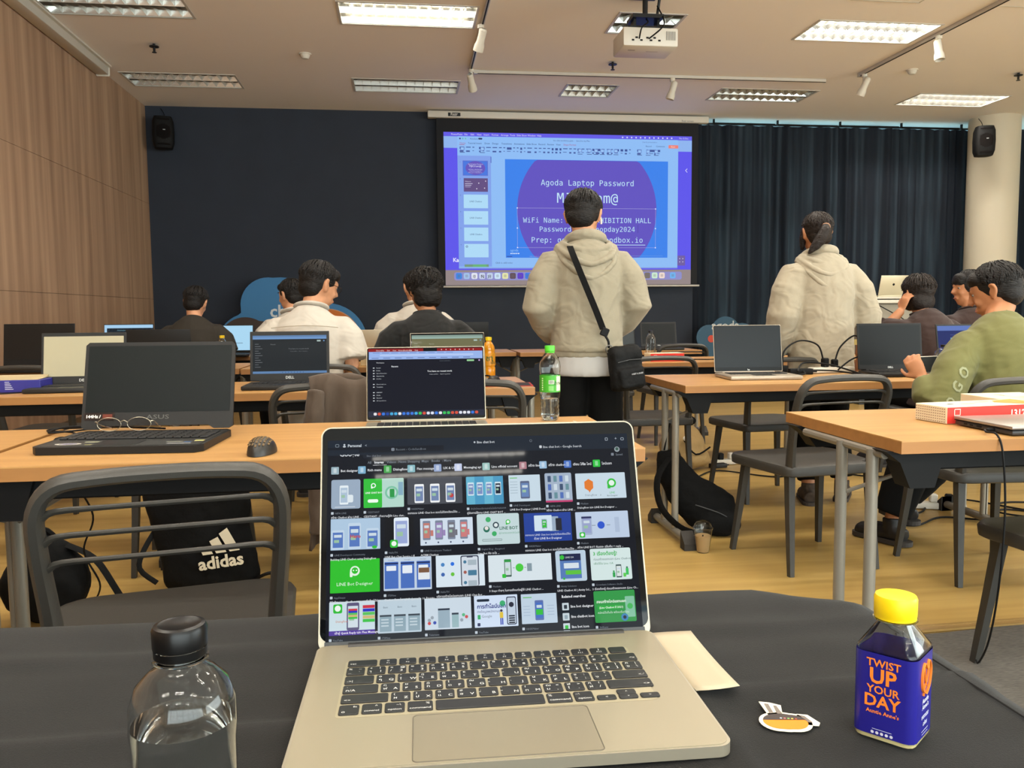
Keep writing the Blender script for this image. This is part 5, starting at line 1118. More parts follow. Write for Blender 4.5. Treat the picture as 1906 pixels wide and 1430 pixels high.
for k in range(3): MR(61 + 14.4 * k, 22, 72.8 + 14.4 * k, 38, (140, 164, 176), .3, 2); MR(61 + 14.4 * k, 36.6, 72.8 + 14.4 * k, 38.4, (60, 70, 80), 0, 3); [MR(62.4 + 14.4 * k, 33 - 3 * j, 70 + 14.4 * k, 34.4 - 3 * j, (190, 206, 214), .2, 3) for j in range(3)]; MT('Basic', 67 + 14.4 * k, 45, 2.4, (80, 96, 110), 'c')
cap(59, 20, 'iTSMine', '')
MR(106.4, 21.6, 154, 52.6, (200, 214, 226), .6, 1); MR(120, 23, 132, 42, (150, 172, 186), .3, 2); MR(120, 40.4, 132, 42.2, (44, 54, 70), 0, 3); MR(134, 23, 141, 37, (150, 180, 186), .3, 2); MR(134, 35.6, 141, 37.4, (44, 54, 70), 0, 3)
for x, y, c in ((111, 31, (150, 160, 170)), (114, 33.5, (150, 160, 170)), (111, 28, (200, 70, 70)), (116.5, 28.4, (60, 80, 170)), (146, 35, (90, 180, 130)), (149, 33, (200, 80, 80)), (144, 30, (150, 160, 170))): MD(x, y, 1.7, c, 2.5, 10)
cap(106.4, 20.8, 'Telemexe', '')
MR(157.2, 21.5, 202.1, 53, (205, 220, 240), .6, 1); MR(160, 47, 173, 49.6, (30, 44, 60), 1.2, 2); MT('การทำไลน์บอท', 160, 40.4, 5.2, (40, 50, 130), bold=.03); MT('ดึงข้อมูลพนักงานจาก', 160, 36, 3.2, (50, 60, 110)); MT('Google', 164.5, 31.2, 3.6, (110, 120, 130)); MR(160.4, 29.6, 163.4, 34, (60, 170, 100), .4, 2); MR(160, 22.8, 163, 26, (40, 46, 90), .6, 2); MR(190.5, 23, 200.6, 51, (50, 56, 80), 1.6, 2); MR(191.4, 24, 199.8, 50, (190, 204, 220), 1.2, 2.5); MD(195.6, 43, 2.6, (40, 44, 60), 3); [MR(192.6, 31 - 2.2 * j, 198.8, 32.4 - 2.2 * j, (30, 34, 50), .2, 3) for j in range(4)]
MD(185, 37.4, 1.3, (60, 50, 60), 3); MR(183.2, 30, 186.8, 36, (220, 190, 60), .8, 3); MR(183.6, 23.4, 184.8, 30, (30, 50, 170), 0, 3); MR(185.4, 23.4, 186.6, 30, (30, 50, 170), 0, 3); MD(186.5, 44.5, 3, (60, 170, 110), 3); cap(157.2, 20.8, 'YouTube', '')
MR(205.9, 22.8, 243, 52.6, (188, 206, 222), .6, 1); phone(220, 26, 9, 20, (90, 110, 170), (70, 110, 190)); MR(221, 31.4, 228.2, 37, GR, .2, 4); MR(208, 48.6, 217, 49.6, (110, 190, 110), 0, 2); [MR(208, 40 - 3 * k, 215, 40.6 - 3 * k, (160, 178, 200), 0, 2) for k in range(4)]; [MR(233, 40 - 3 * k, 240, 40.6 - 3 * k, (160, 178, 200), 0, 2) for k in range(4)]; cap(205.9, 22, 'HASKMaker', '')
MT('Related searches', 248.6, 47.2, 3.7, (225, 228, 232), bold=.03)
for k, t_ in enumerate(('line bot designer', 'line chatbot icon', 'line bot icon')): MR(248.6, 34.6 - 10.2 * k, 255.6, 42 - 10.2 * k, (196, 210, 216), .6, 1); MR(250.4, 36 - 10.2 * k, 253.8, 40 - 10.2 * k, ((40, 50, 60), (140, 160, 170), GR)[k], .6, 2); MT(t_, 257.4, 37 - 10.2 * k, 3.6, (225, 228, 232), bold=.02)
MR(246, 14.6, 280, 16, BG, 0, 4)
MR(282.5, 20.5, 326.4, 52.4, (48, 150, 70), 1.4, 1); MT('สอนสร้างไลน์แชทบอท', 285, 40.2, 3.6, (230, 245, 230), bold=.03); MR(286, 33.6, 310, 37.6, (40, 170, 60), 1.6, 2); MT('(Line Chatbot ปี 2021)', 287.6, 34.5, 2.8, (230, 245, 230), bold=.02, k=4); MT('สมัครได้เต็มใจ พร้อมเริ่มเรียน', 285.5, 29.4, 2.9, (215, 236, 220)); MD(314, 25, 3.8, (60, 130, 180)); MD(314, 25, 1.8, (30, 40, 60), 3); MR(315.5, 25, 325.5, 46, (130, 190, 160), .8, 1.5); MD(320.5, 36, 3, (70, 180, 90), 2.5); cap(282.5, 20, 'SkillLane', '')
g.done('screen_image', M_disp, MAC).matrix_local = LO

# paper slip, sticker, bottles on the cloth
r = thing('paper_slip', 'blank white curled paper slip right of the foreground laptop', 'paper', (0, 0, 0))
vs = []; N = 12
A = [(.250, .838), (.300, .840)]; B_ = [(.252, .688), (.292, .690)]
for i in range(N + 1):
    t = i / N
    for j in range(5):
        s_ = j / 4; x = (A[0][0] * (1 - s_) + A[1][0] * s_) * (1 - t) + (B_[0][0] * (1 - s_) + B_[1][0] * s_) * t; y = .839 - t * .150
        vs.append((x, y - .004 * sin(pi * s_) * (1 if t > .5 else .5), .7402 + .006 * t * t * (1 + .3 * s_) + .0012 * sin(pi * s_)))
fs = [(i * 5 + j, i * 5 + j + 1, (i + 1) * 5 + j + 1, (i + 1) * 5 + j) for i in range(N) for j in range(4)]
o = G().add(vs, fs).done('sheet', mat('thermal_paper', (168, 155, 130), .6), r); sm_ = o.modifiers.new('thick', 'SOLIDIFY'); sm_.thickness = .0003
r = thing('die_cut_sticker', 'small white edged sticker with an orange oval, lying left of the juice bottle', 'sticker', (.309, .636, .7398), R(-9)); r.scale = (.86, .86, 1)
g = G(); out = blob([(0, 0, .0155), (-.006, 0, .0145), (.007, -.001, .0145)], 40)
g.col = lin((232, 222, 198)); g.prism([(x * 1.18, y * 1.25) for x, y in out], 0, .0004); g.prism([(-.012, .010), (.002, .014), (.006, .034), (-.004, .040), (-.014, .042)], 0, .0004); g.prism([(.012, -.005), (.030, -.008), (.033, -.002), (.026, .014), (.016, .016)], 0, .0004)
g.done('sheet', M_print, r)
g = G(T(0, 0, .0006)); g.col = lin((226, 124, 16)); g.poly([(x, y) for x, y in out], 0); g.col = lin((52, 42, 40)); g.poly([(x, y) for x, y in out if y > .002] , .0002)
g.col = lin((110, 100, 92)); g.poly([(-.010, .016), (-.006, .017), (-.006, .036), (-.010, .037)], .0002); g.poly([(-.003, .016), (.002, .015), (.001, .032), (-.002, .033)], .0002); g.poly([(.022, -.002), (.026, -.002), (.022, .011), (.017, .013)], .0002)
for k, c in enumerate(((190, 200, 210), (200, 100, 100), (130, 180, 90), (230, 190, 70), (170, 70, 50))): g.disc(-.002 + .0035 * k, .006 - .0004 * k, .0012, .0004, c, 8)
g.done('print', M_print, r)

M_pet = mat('clear_plastic', (245, 248, 248), .04, trans=1.0, ior=1.30, spec=.5)
M_water = mat('water', (250, 252, 252), .0, trans=1.0, ior=1.33)
def petshell(prof, r, n=32, sq=0, sx=1, sy=1, name='bottle_body', t=.0008, m=M_pet):
    inner = [(max(a - t, .0005), b + (t if i == 0 else 0)) for i, (a, b) in enumerate(prof)]
    return G().lathe(prof + inner[::-1], n, sq=sq, sx=sx, sy=sy, cap=False).done(name, m, r, ang=60)
# water bottle at the left
r = thing('water_bottle', 'clear water bottle with a black cap on the black cloth, left of the foreground laptop', 'bottle', (-.137, .520, .7385 - .044))
PB = [(.0005, .047), (.024, .045), (.030, .050), (.0305, .06), (.0305, .125), (.0315, .135), (.0310, .150), (.027, .162), (.019, .170), (.0135, .174), (.0128, .182)]
petshell(PB, r, 40)
G().lathe([(.0005, .0485), (.023, .047), (.0288, .052), (.0296, .062), (.0296, .125), (.0304, .134), (.0303, .1385), (.0005, .1385)], 40).done('water', M_water, r, ang=60)
G().lathe([(.0128, .1765), (.0165, .177), (.0165, .1785), (.0128, .179)], 32, cap=False).done('neck_ring', M_pet, r)
g = G(); g.lathe([(.0152, .1795), (.0156, .1800), (.0156, .1845)], 40, cap=False); g.lathe([(.0152, .1848), (.0160, .1855), (.0162, .196), (.0150, .1985), (.0125, .1992), (.011, .1986), (.0005, .1984)], 40)
g.done('cap', mat('black_cap', (9, 8, 8), .3, spec=.3), r)
# juice bottle
r = JB = thing('juice_bottle', 'small square plastic bottle with a blue label and yellow cap, right foreground', 'bottle', (.388, .610, .7385), R(-50))
def sqp(h, k): 
    return [Vector((x, y, k)) for x, y in rr(-h, -h, h, h, h * .32, 3)]
def circ(rad, k): 
    n = 16; pts = rr(-1, -1, 1, 1, .32, 3); return [Vector((rad * p[0] / math.hypot(*p), rad * p[1] / math.hypot(*p), k)) for p in pts]
HB = .0235
prof = [sqp(HB * .86, .001), sqp(HB, .004), sqp(HB, .072), sqp(HB * .98, .0745), circ(.0135, .093), circ(.0122, .0965), circ(.0122, .100)]
inn = [[Vector((v.x * .95, v.y * .95, v.z + (.0008 if i == 0 else 0))) for v in rg] for i, rg in enumerate(prof)]
g = G(); g.rings(prof + inn[::-1], cap=False); g.done('bottle_body', M_pet, r, ang=40)
g = G(); g.rings([sqp(HB + .0004, .005), sqp(HB + .0004, .0715)], cap=False); g.done('label', mat('blue_label', (30, 26, 118), .3), r, ang=40)
g = G(); g.rings([sqp(HB * .97, .0015), sqp(HB * 1.005, .0048)], cap=False); g.done('base_rim', mat('clear_rim', (190, 178, 130), .2), r, ang=40)
g = G(); g.lathe([(.0152, .0958), (.0158, .0962), (.0158, .0985), (.0160, .099), (.0162, .112), (.0152, .1142), (.0115, .1148), (.0005, .1144)], 40); g.done('cap', mat('yellow_cap', (222, 190, 6), .42), r, ang=40)
G().lathe([(.0125, .0945), (.0168, .095), (.0168, .0958), (.0125, .096)], 32, cap=False).done('neck_ring', M_pet, r)
OR = (226, 120, 30)
g = G(frame((0, -HB - .0008, 0), (1, 0, 0), (0, 0, 1)))
g.text('TWIST', 0, .0610, .0088, 0, OR, 'c', bold=.018); g.text('UP', 0, .0478, .0170, 0, OR, 'c', bold=.026); g.text('YOUR', 0, .0395, .0090, 0, OR, 'c', bold=.018); g.text('DAY', 0, .0286, .0136, 0, OR, 'c', bold=.024); g.text("Auntie Anne's", 0, .0230, .0044, 0, OR, 'c', bold=.02)
for k in range(5): g.disc(-.0072 + .0036 * k, .0075, .0013, 0, (190, 190, 205), 10)
g.rect(-.0075, .0100, .0075, .0105, 0, (170, 170, 200)); g.done('front_print', M_print, r)
g = G(frame((HB + .0008, 0, 0), (0, 1, 0), (0, 0, 1)))
g.col = lin(OR)
P = [(.0, .040), (-.009, .046), (-.0105, .058), (-.005, .066), (.001, .060), (.005, .066), (.0105, .058), (.008, .046), (0, .040)]
g.tube([(x, y, 0) for x, y in P], .0017, 6, res=5, flat=(1, .3)); g.tube([(-.005, .062, 0), (-.003, .052, 0), (.001, .046, 0)], .0013, 6, res=4, flat=(1, .3)); g.tube([(.005, .062, 0), (.002, .052, 0), (-.004, .046, 0), (-.006, .040, 0)], .0013, 6, res=4, flat=(1, .3))
g.text('Auntie', 0, .0335, .0056, .0002, (200, 200, 215), 'c', bold=.02); g.text("Anne's", 0, .0285, .0056, .0002, (200, 200, 215), 'c', bold=.02); g.text('เพรทเซล', 0, .021, .005, .0002, (190, 190, 210), 'c', bold=.02); g.text('อร่อย', 0, .015, .0046, .0002, (190, 190, 210), 'c', bold=.02); g.rect(-.008, .0105, .008, .0112, .0002, (160, 160, 195)); g.rect(-.007, .008, .007, .0086, .0002, (160, 160, 195))
g.done('side_print', M_print, r)

# green label water bottle on the left table
r = thing('water_bottle', 'clear ribbed water bottle with green cap and green label on the left table', 'bottle', (.462, 2.60, .741))
PB = [(.0005, .004), (.022, .0), (.028, .008), (.0300, .02), (.028, .026), (.0300, .032), (.0275, .038), (.0300, .045), (.0275, .052), (.030, .06), (.0285, .066), (.0315, .075), (.0325, .09), (.0325, .142), (.0315, .15), (.033, .156), (.0335, .17), (.031, .185), (.022, .202), (.0145, .212), (.0135, .222)]
petshell(PB, r, 32)
G().lathe([(.0005, .005), (.021, .002), (.027, .009), (.0288, .02), (.027, .026), (.0288, .032), (.0265, .038), (.0288, .045), (.0265, .052), (.0288, .06), (.0275, .064), (.0275, .068), (.0005, .068)], 32).done('water', M_water, r, ang=60)
G().lathe([(.0329, .090), (.0329, .143)], 40, cap=False).done('label', mat('green_label', (60, 150, 40), .35), r)
g = G()
def wrap(g, R_, a0, txt, z, s_, col, al='c', bold=.02):
    n0 = len(g.v); g.text(txt, 0, z, s_, 0, col, al, bold=bold)
    for i in range(n0, len(g.v)): v = g.v[i]; a = a0 + v.x / R_; g.v[i] = Vector((R_ * cos(a), R_ * sin(a), v.y))
def wrect(g, R_, a0, x0, y0, x1, y1, col, n=4):
    g.col = lin(col)
    for k in range(n):
        a = a0 + (x0 + (x1 - x0) * k / n) / R_; b = a0 + (x0 + (x1 - x0) * (k + 1) / n) / R_
        g.add([(R_ * cos(a), R_ * sin(a), y0), (R_ * cos(b), R_ * sin(b), y0), (R_ * cos(b), R_ * sin(b), y1), (R_ * cos(a), R_ * sin(a), y1)], [(0, 1, 2, 3)], sm=False)
wrect(g, .0332, -pi / 2, .016, .094, .036, .140, (196, 196, 176)); wrap(g, .0334, -pi / 2 + .78, 'น้ำทิพย์', .113, .013, (30, 60, 40)); wrect(g, .0332, -pi / 2, -.010, .116, .008, .128, (196, 206, 190))
for k in range(8): wrect(g, .0334, -pi / 2, -.009 + .002 * k, .117, -.008 + .002 * k, .127, (30, 50, 30), 1)
for k in range(5): wrect(g, .0332, -pi / 2, -.010, .096 + .003 * k, .006, .0972 + .003 * k, (150, 200, 130))
for k in range(6): wrect(g, .0332, -pi / 2 - .9, -.004, .096 + .007 * k, .001, .100 + .007 * k, (190, 220, 170), 1)
g.done('label_print', M_print, r)
g = G(); g.lathe([(.0150, .2175), (.0158, .218), (.0160, .232), (.0150, .2345), (.0005, .235)], 28); g.lathe([(.0152, .2125), (.0156, .2165)], 28, cap=False); g.done('cap', mat('green_cap', (72, 186, 40), .4), r, ang=40)

# orange tea bottle
r = thing('tea_bottle', 'orange drink bottle with a yellow cap beside the reflective silver laptop', 'bottle', (.452, 4.36, .741))
PB = [(.0005, .003), (.028, .0), (.034, .01), (.034, .055), (.031, .06), (.034, .066), (.034, .13), (.031, .138), (.033, .145), (.030, .165), (.018, .185), (.014, .19), (.014, .20)]
G().lathe(PB, 28).done('bottle_body', mat('orange_tea', (206, 132, 14), .2, coat=.5), r, ang=50)
G().lathe([(.0345, .066), (.0345, .128)], 28, cap=False).done('label', mat('orange_label', (206, 138, 18), .4), r)
g = G(); wrap(g, .0348, -pi / 2, 'ชา', .09, .04, (20, 80, 40)); wrap(g, .0348, -pi / 2 + .6, 'เย็น', .075, .02, (20, 60, 30)); g.done('label_print', M_print, r)
G().lathe([(.0165, .195), (.0170, .212), (.0005, .214)], 24).done('cap', mat('yellow_cap', (222, 190, 6), .42), r)
# other bottles
def clearbottle(label, x, y, z=.741, h=.2, rad=.03, capc=(18, 17, 17), fill=.5, capm=None):
    r = thing('water_bottle', label, 'bottle', (x, y, z)); k = h / .2
    petshell([(.0005, .003), (rad * .85, 0), (rad, .01 * k), (rad, .135 * k), (rad * .95, .15 * k), (rad * .6, .172 * k), (.0135, .178 * k), (.013, .186 * k)], r, 24, t=.001)
    if fill: G().lathe([(.0005, .004), (rad * .83, .002), (rad * .95, .01), (rad * .95, .135 * k * fill), (.0005, .135 * k * fill)], 24).done('water', M_water, r, ang=60)
    G().lathe([(.0155, .182 * k), (.016, .198 * k), (.0005, .2 * k)], 20).done('cap', capm or mat('cap_%d_%d_%d' % capc, capc, .4), r); return r
clearbottle('clear bottle with black cap on the far table right of the crossbody bag', 1.697, 5.60, h=.21, rad=.034, fill=.1)
clearbottle('dome shouldered clear bottle with black lid between unlit laptop and olive sleeve', 2.850, 4.12, h=.15, rad=.045, fill=0)
clearbottle('small water bottle with light blue cap on the front table', -0.243, 7.3, h=.2, rad=.032, capc=(90, 150, 190), fill=.8)
r = clearbottle('clear bottle with a red label at the right frame edge on the carton table', 2.0, 2.462 - .03, h=.15, rad=.026, fill=.55)
g = G(); wrect(g, .0268, -pi * .6, -.02, .095, .02, .115, (176, 40, 34), 6); wrect(g, .0268, -pi / 2, -.02, .02, .02, .04, (196, 60, 60), 6); g.done('label', M_print, r)
clearbottle('small bottle with a yellow cap behind the large black laptop', -1.14, 5.62, h=.21, rad=.03, capc=(226, 190, 20), fill=.6)
r = thing('water_bottle', 'pale bottle at the left frame edge behind the blue paper box', 'bottle', (-2.02, 4.30, .741)); G().lathe([(.028, 0), (.031, .01), (.031, .13), (.02, .16), (.013, .17)], 24).done('bottle_body', mat('milky_plastic', (200, 186, 146), .3), r); G().lathe([(.0155, .166), (.016, .184), (.0005, .185)], 20).done('cap', M_white, r)
# red mouse + red pad
r = thing('mouse_pad', 'red and black mouse pad at the right end of the laptop table', 'mouse pad', (.47, 3.93, .7405), R(-4)); G().rrect(-.14, -.10, .14, .10, 0, .002, .004).done('pad', mat('pad_red', (150, 30, 22), .7), r); G().rrect(-.02, -.085, .13, .085, .002, .0025, .004).done('print', mat('pad_black', (30, 20, 18), .7), r)
r = thing('computer_mouse', 'black mouse with red glowing sides on the red pad', 'mouse', (.435, 3.97, .7435), R(-10))
rg1 = [[Vector((.032 * k * cos(b), .055 * k * sin(b), z)) for b in [2 * pi * i / 20 for i in range(20)]] for k, z in ((1, 0), (1.04, .008), (1.0, .014))]
G().rings(rg1).done('side_grip', mat('mouse_red', (210, 30, 24), .35, emit=(210, 20, 16), es=.35), r)
G().rings([[Vector((.031 * k * cos(b), .053 * k * sin(b), z)) for b in [2 * pi * i / 20 for i in range(20)]] for k, z in ((1, .014), (.95, .022), (.75, .032), (.4, .037), (.1, .038))]).done('shell', mat('mouse_black', (30, 28, 25), .4), r)
adapter('black power adapter lying left of the black and red mouse', .27, 4.05, 10, .11, .06, .03)
cable('black cable from the adapter to the black and red mouse', [(.3, 4.05, .76), (.36, 4.12, .765), (.42, 4.13, .77), (.44, 4.02, .765)], .004)
cable('white earphone wire lying on the left table by the green capped bottle', [(.50, 2.45, .744), (.55, 2.40, .744), (.535, 2.48, .744), (.52, 2.52, .746)], .0016, m=M_white)
r = thing('phone_box', 'small pale box with a dark window left of the curly haired person', 'box', (-0.163, 5.60, .741)); G().box((0, 0, .045), (.2, .09, .09), bev=.003).done('carton', mat('kraft_paper', (186, 168, 130), .8), r); G().box((.03, -.046, .06), (.06, .003, .02)).done('window', M_black, r)
bluebox('small blue and white pack below the pale box on the table beside the white shirt', -.06, 5.52, 0, .06, .05, .09)
r = thing('paper_cup', 'paper cup with orange print left of the dark page laptop screen', 'cup', (-.095, 3.98, .741)); G().lathe([(.026, 0), (.034, .075), (.0355, .076), (.034, .077)], 24, cap=False).done('cup', mat('cup_orange', (206, 120, 80), .6, noise=.3, nscale=(90, 90, 90)), r)
# plastic cup on the floor
r = thing('plastic_cup', 'clear takeaway cup with domed lid on the floor by the table foot', 'cup', (1.325, 3.56, .001))
petshell([(.0005, .002), (.026, 0), (.029, .01), (.042, .105), (.043, .108)], r, 28, t=.001, name='cup_body')
G().lathe([(.0005, .003), (.026, .003), (.036, .075), (.030, .079), (.012, .083), (.0005, .08)], 24).done('ice_dregs', mat('iced_coffee', (196, 160, 112), .4), r)
petshell([(.044, .106), (.045, .112), (.040, .116), (.038, .125), (.030, .138), (.018, .142)], r, 28, t=.0012, name='lid')
G().tube([(-.012, -.01, .02), (-.010, -.028, .085)], .003, 6).done('straw', M_black, r)
# ------------------------------------------------------------ people
from mathutils import noise as mnoise
M_skin = mat('skin', (196, 140, 104), .55, noise=.05, nscale=(30, 30, 30))
M_skin2 = mat('skin_tan', (176, 118, 80), .55, noise=.05, nscale=(30, 30, 30))
M_hair = mat('black_hair', (20, 16, 14), .55, spec=.3, bump=.5, nscale=(60, 60, 220), noise=.3)
M_eye = mat('eye_white', (150, 140, 130), .4); M_iris = mat('iris', (28, 18, 14), .2)
def cloth_m(name, rgb, nz=.04, b=.32, sc=(7, 7, 10), bs=None): return mat(name, rgb, .88, noise=nz, nscale=(260, 260, 260), bump=b, bscale=sc, sheen=.1, fold=True)
def ring(c, n_, rx, ry, k=20, side=(1, 0, 0)):
    n_ = Vector(n_).normalized(); sx = Vector(side); sx = (sx - n_ * sx.dot(n_)).normalized(); sy = n_.cross(sx)
    return [Vector(c) + sx * rx * cos(2 * pi * i / k) + sy * ry * sin(2 * pi * i / k) for i in range(k)]
def hand(g, w_, d, nrm, s=1.0, curl=.5, th=1, spread=.0195):
    """palm, four fingers and thumb; nrm = palm normal (fingers curl towards it); th = thumb side"""
    d = Vector(d).normalized(); nrm = Vector(nrm); nrm = (nrm - d * nrm.dot(d)).normalized(); lat = d.cross(nrm) * th; w_ = Vector(w_)
    g.tube([w_, w_ + d * .03 * s, w_ + d * .07 * s, w_ + d * .09 * s], [.024 * s, .030 * s, .036 * s, .034 * s], 12, flat=(.42, 1.12), up=nrm)
    for k, L_ in enumerate((.070, .080, .074, .058)):
        p = w_ + d * (.085 - .004 * abs(k - 1)) * s + lat * ((1.5 - k) * spread) * s; a = curl * .5; q = [p]; dd = d + lat * (1.2 - k) * .07
        for j, f in enumerate((.45, .32, .23)): q.append(q[-1] + (dd * cos(a) + nrm * sin(a)) * L_ * f * s); a += curl * .8
        g.tube(q, [.0092 * s, .0086 * s, .0080 * s, .0068 * s], 8)
    p = w_ + d * .025 * s + lat * .024 * s; q = [p, p + (d * .6 + lat * .8 + nrm * .25).normalized() * .036 * s]; q.append(q[-1] + (d * .85 + lat * .35 + nrm * .4).normalized() * .030 * s); q.append(q[-1] + (d * .9 + lat * .05 + nrm * .5).normalized() * .022 * s)
    g.tube(q, [.013 * s, .0105 * s, .0092 * s, .0078 * s], 8)
def head_geo(g):
    g.ball((0, 0, .012), (.074, .093, .104), 20, 14); g.ball((0, .022, -.055), (.056, .062, .058), 16, 10); g.ball((0, .050, -.092), (.028, .026, .020), 10, 7)
    g.tube([(0, .088, .022), (0, .100, -.004), (0, .108, -.024), (0, .094, -.034)], [.008, .009, .013, .008], 8)
    g.ball((-.034, .062, -.030), (.022, .022, .022), 10, 7); g.ball((.034, .062, -.030), (.022, .022, .022), 10, 7)
    g.tube([(-.034, .082, .026), (0, .092, .024), (.034, .082, .026)], .010, 8); g.tube([(-.020, .082, -.058), (0, .089, -.057), (.020, .082, -.058)], .0075, 8); g.tube([(-.017, .080, -.068), (0, .087, -.069), (.017, .080, -.068)], .0075, 8)
    for s_ in (-1, 1):
        g.tube([(s_ * .077, .006, .022), (s_ * .087, -.010, .028), (s_ * .090, -.020, .010), (s_ * .084, -.014, -.014), (s_ * .076, .002, -.034)], [.007, .0085, .0085, .008, .008], 7, res=2); g.ball((s_ * .078, -.004, -.005), (.006, .014, .022), 8, 6)
def hair_geo(g, style, rnd):
    E = [(0, -.018, .030, .086, .098, .094), (0, -.050, -.022, .071, .056, .060)]
    if style in ('short', 'bowl'): E += [(0, .052, .066, .066, .044, .040)]
    if style == 'bowl': E += [(-.046, -.01, .02, .042, .07, .062), (.046, -.01, .02, .042, .07, .062), (0, .07, .05, .06, .03, .04)]
    if style == 'curly': E += [(0, -.02, .035, .096, .104, .096), (0, -.06, -.03, .080, .058, .075), (-.04, -.05, -.05, .04, .045, .05), (.04, -.05, -.05, .04, .045, .05), (.015, -.01, .112, .05, .05, .03)]
    if style == 'bob': E += [(0, -.02, .03, .095, .106, .098), (0, -.045, -.05, .092, .066, .080), (-.06, .0, -.04, .036, .06, .075), (.06, .0, -.04, .036, .06, .075)]
    if style == 'tail': E += [(0, -.02, .03, .085, .100, .094), (-.07, .035, -.03, .018, .025, .07), (.07, .035, -.03, .018, .025, .07)]
    for e in E: g.ball(e[:3], e[3:], 18, 12)
def strands(g, style, rnd, n=150):
    c = Vector((0, -.018, .030)); rr_ = {'curly': (.099, .108, .100), 'bob': (.099, .110, .102), 'tail': (.087, .102, .096)}.get(style, (.089, .101, .096))
    for i in range(n):
        a = rnd.uniform(0, 2 * pi); back = .5 - .5 * sin(a)
        t1 = R({'short': 74 + 60 * back, 'bowl': 92 + 44 * back, 'curly': 85 + 68 * back, 'bob': 112 + 46 * back, 'tail': 62 + 60 * back}[style]) * rnd.uniform(.85, 1.05)
        if sin(a) > .5: t1 *= .78
        t0 = rnd.uniform(.05, .85) * t1; P = []; K = 7; ph = rnd.uniform(0, 6); amp = {'curly': .012, 'bob': .006}.get(style, .003)
        for k in range(K):
            t = t0 + (t1 - t0) * k / (K - 1); f = 1.005 + (.03 if style in ('curly', 'bob') else .012) * sin(pi * k / (K - 1)); aa = a + (.35 if style == 'curly' else .12) * sin(ph + k * 1.4) * .5
            P.append(c + (Vector((rr_[0] * sin(t) * cos(aa) * f, rr_[1] * sin(t) * sin(aa) * f, rr_[2] * cos(t) * f)) if t < 1.4 else Vector((rr_[0] * .985 * cos(aa) * f * (1 - .30 * (t - 1.4)), rr_[1] * .985 * sin(aa) * f * (1 - .42 * (t - 1.4)), rr_[2] * (.17 - (t - 1.4) * .95)))) + Vector((0, 0, amp * sin(ph + k * 1.9))))
        w_ = rnd.uniform(.0025, .0055) * (1.4 if style == 'curly' else 1)
        g.tube(P, [w_ * .6, w_, w_ * 1.1, w_ * 1.1, w_, w_ * .8, w_ * .2], 5)
